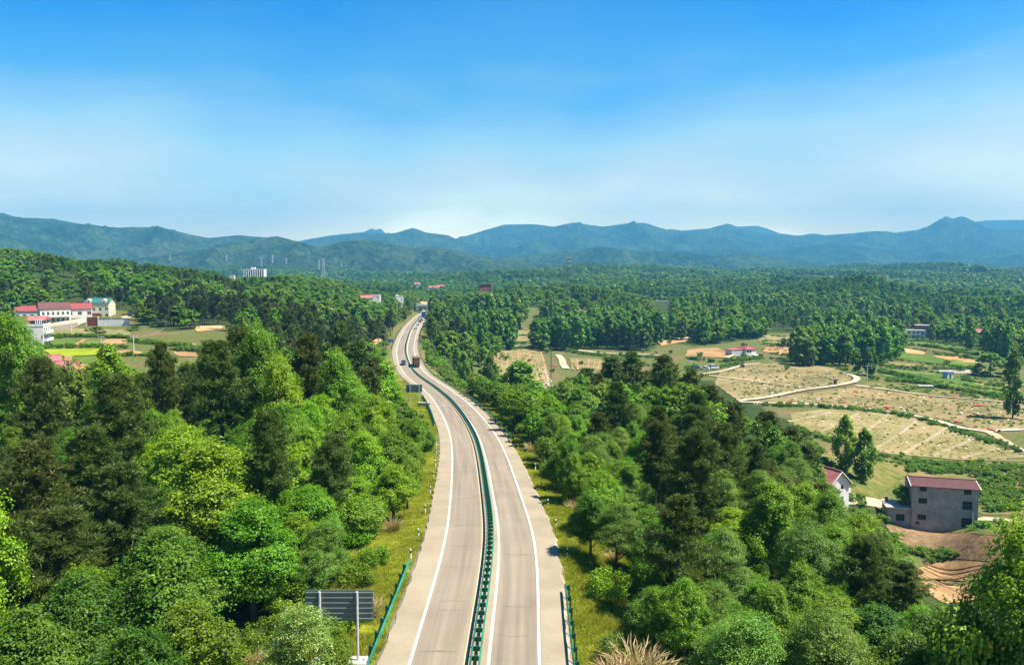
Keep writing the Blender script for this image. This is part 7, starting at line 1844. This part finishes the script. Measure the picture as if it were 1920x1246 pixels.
P = hit(1563, 722, 240); r = empty('field_table', tuple(P), .1); tag(r, 'dark wooden shelter on one post in the nursery', 'shelter'); mb = MB(); mb.box(-2.0, 2.0, -1, 1, 2.6, 3.0); mb.build('roof', M['frame_b'], r); mb = MB(); mb.box(.2, 1.4, -.5, .5, -1, 2.597); mb.build('post', M['frame_b'], r)
P = hit(1735, 728, 240); r = empty('concrete_tank', tuple(P), -.1); tag(r, 'low concrete water tank in the grass above the nursery', 'tank'); mb = MB(); mb.box(-3.2, 3.2, -1.5, 1.5, -1, 1.3); mb.build('wall', M['concrete'], r); mb = MB(); mb.box(-3.4, 3.4, -1.7, 1.7, 1.303, 1.5); mb.build('lid', M['concrete'], r)
P = hit(1872, 664, 380); r = empty('water_tank', tuple(P)); tag(r, 'white box tank in the trees at right of the terraces', 'tank'); mb = MB(); mb.box(-1.5, 1.5, -1, 1, 0, 3.5); mb.build('wall', M['w_white'], r); mb = MB(); mb.box(-1.7, 1.7, -1.2, 1.2, 3.503, 3.7); mb.build('lid', M['w_grey'], r)
P = hit(895, 652, 380); r = empty('field_gate_hut', tuple(P)); r.name = 'timber_hut'; tag(r, 'small dark timber hut beside the farm lane', 'hut'); mb = MB(); mb.box(-3, 3, -2, 2, -1, 3.2); mb.build('wall', M['frame_b'], r); mb = MB(); mb.box(-3.4, 3.4, -2.4, 2.4, 3.203, 3.5); mb.build('roof', M['concrete'], r)
P = at(1033, 733, 375); P[2] = g1(P[0], P[1]); r = empty('lattice_pole', tuple(P)); tag(r, 'slender grey lattice pole beside the brown striped field', 'utility pole'); mb = MB(); lattice(mb, 15.0, .9, .4, 12, .06); mb.build('lattice', M['lattice_d'], r); mb = MB(); mb.box(-1.3, 1.3, -.06, .06, 14.2, 14.4); mb.build('crossarm', M['lattice_d'], r)
# stone drain wall by the bend sign
P = hit(795, 762, 150); r = empty('culvert_head', tuple(P), -.3); tag(r, 'grey concrete culvert head on the bank under the bend sign', 'culvert'); mb = MB(); mb.box(-1.6, 1.6, -.3, .3, -1.5, .9); mb.build('wall', M['concrete'], r); mb = MB(); mb.box(-1.8, 1.8, -.45, .45, .903, 1.1); mb.build('coping', M['concrete'], r)
# each mass draws copies of a proto tree of the right detail; protos are trees that themselves stand at the back of the woods
seed = 0
WN = {'pine': 'distant_pine_wood', 'broad': 'distant_broadleaf_wood', 'poplar': 'distant_poplars', 'shrub': 'undergrowth', 'bamboo': 'distant_bamboo', 'reed': 'dry_grass_cover'}
SRC = {}
def source(kind, lod, var, mat):
    k = (kind, lod, var, mat)
    if k not in SRC:
        me_ = PROTO[(kind, lod, var)][0].copy() if False else PROTO[(kind, lod, var)][0]
        pts = stuff_l.pop()
        x, y, H, R = pts
        o = link(NAMES[kind], me_, None, (x, y, g1(x, y) - .1)); set_mat(o, M[mat])
        o.scale = (R / BASE_R[kind], R / BASE_R[kind], H / BASE_H.get(kind, 10.0))
        tag(o, {'pine': 'small dark pine among the distant woods', 'broad': 'small broadleaf tree among the distant woods', 'poplar': 'small poplar among the distant woods', 'shrub': 'low bush in the undergrowth', 'bamboo': 'small bamboo clump among the distant woods', 'reed': 'small dry grass clump among the weeds'}[kind],
            {'shrub': 'shrub', 'reed': 'dry grass', 'bamboo': 'bamboo'}.get(kind, 'tree'), {'shrub': 'low bushes in the undergrowth', 'reed': 'dry grass among the weeds'}.get(kind, 'small trees of the distant woods') + ' ' + kind)
        SRC[k] = o
    return SRC[k]
for (kind, mat), pts in stuff.items():
    groups = {}
    for p in pts:
        d = math.hypot(p[0], p[1])
        if kind == 'shrub': lod = 0 if d < 110 else 1
        elif kind in ('reed',): lod = 0
        elif kind == 'bamboo': lod = 2
        else: lod = (1 if d < 280 else 2 if d < 1000 else 3)
        nv = len([k for k in PROTO if k[0] == kind and k[1] == lod])
        seed += 1
        groups.setdefault((lod, seed % nv), []).append(p)
    for (lod, var), pl in groups.items():
        if len(pl) < 3: continue
        stuff_l = pl
        src = source(kind, lod, var, mat)
        gn_wood(WN[kind], {'pine': 'dense dark pine wood spread over the plain', 'broad': 'dense green broadleaf wood spread over the plain', 'poplar': 'distant poplars in the woods', 'shrub': 'low leafy growth under trees and along field banks', 'bamboo': 'far bamboo', 'reed': 'dry weeds over the rough ground'}[kind], pl, src, None, kind, seed)
# grass on the verges
vg = np.random.default_rng(8); pts = []
N_ = 90000
ss = vg.uniform(s_at_Y(36), s_at_Y(300), N_) ; sidev = vg.choice([-1, 1], N_)
gm_parts, _ = reeds(900, n=46, H=.46, R=.6, wid=.07)
gm_ = crown_mesh('grass_tuft', gm_parts); gm_.materials.clear(); gm_.materials.append(M['grass_blade'])
acc = vg.random(N_) < (90.0 / np.maximum(60, ss - 30)) ** 1.3
og = np.where(vg.random(N_) < .5, 6.5 + np.abs(vg.normal(size=N_)) * 3.6, vg.uniform(6.4, 14, N_))
ss, sidev, og = ss[acc], sidev[acc], og[acc]
cen = np.stack([np.interp(ss, S, rc[:, k]) for k in range(3)], -1); hd = np.stack([np.interp(ss + .8, S, rc[:, k]) - np.interp(ss - .8, S, rc[:, k]) for k in range(2)], -1); hd /= np.linalg.norm(hd, axis=1)[:, None]
gx, gy = cen[:, 0] + hd[:, 1] * og * sidev, cen[:, 1] - hd[:, 0] * og * sidev
gk = vnoise(gx / 2.2 + 40, gy / 2.2 + 20, 12) + .3 * vg.random(len(gx)) > .40
hgt = .6 + 1.3 * vnoise(gx / 3.1 + 10, gy / 3.1 + 60, 13)
gpts = [(gx[i], gy[i], hgt[i] * vg.uniform(.7, 1.3), vg.uniform(.7, 1.4)) for i in np.where(gk)[0]]
tuft = link('grass_tuft', gm_, None, (gpts[0][0], gpts[0][1], g1(gpts[0][0], gpts[0][1]))); tag(tuft, 'low grass tuft on the verge', None, None, 'stuff')
BASE_R['grass'] = 1.0; BASE_H['grass'] = 1.0
gn_wood('verge_grass', 'bright yellow green grass on the verges of the highway', gpts[1:], tuft, None, 'grass', 5)
print('PLACED', COUNT, {k: len(v) for k, v in stuff.items()}, 'grass', len(gpts))
tri = {}
for m_ in bpy.data.meshes:
    if m_.users: tri[m_.name] = sum(len(p.vertices) - 2 for p in m_.polygons) if len(m_.polygons) < 3000 else len(m_.polygons) * 2
print('TRIS', sum(tri.values()))
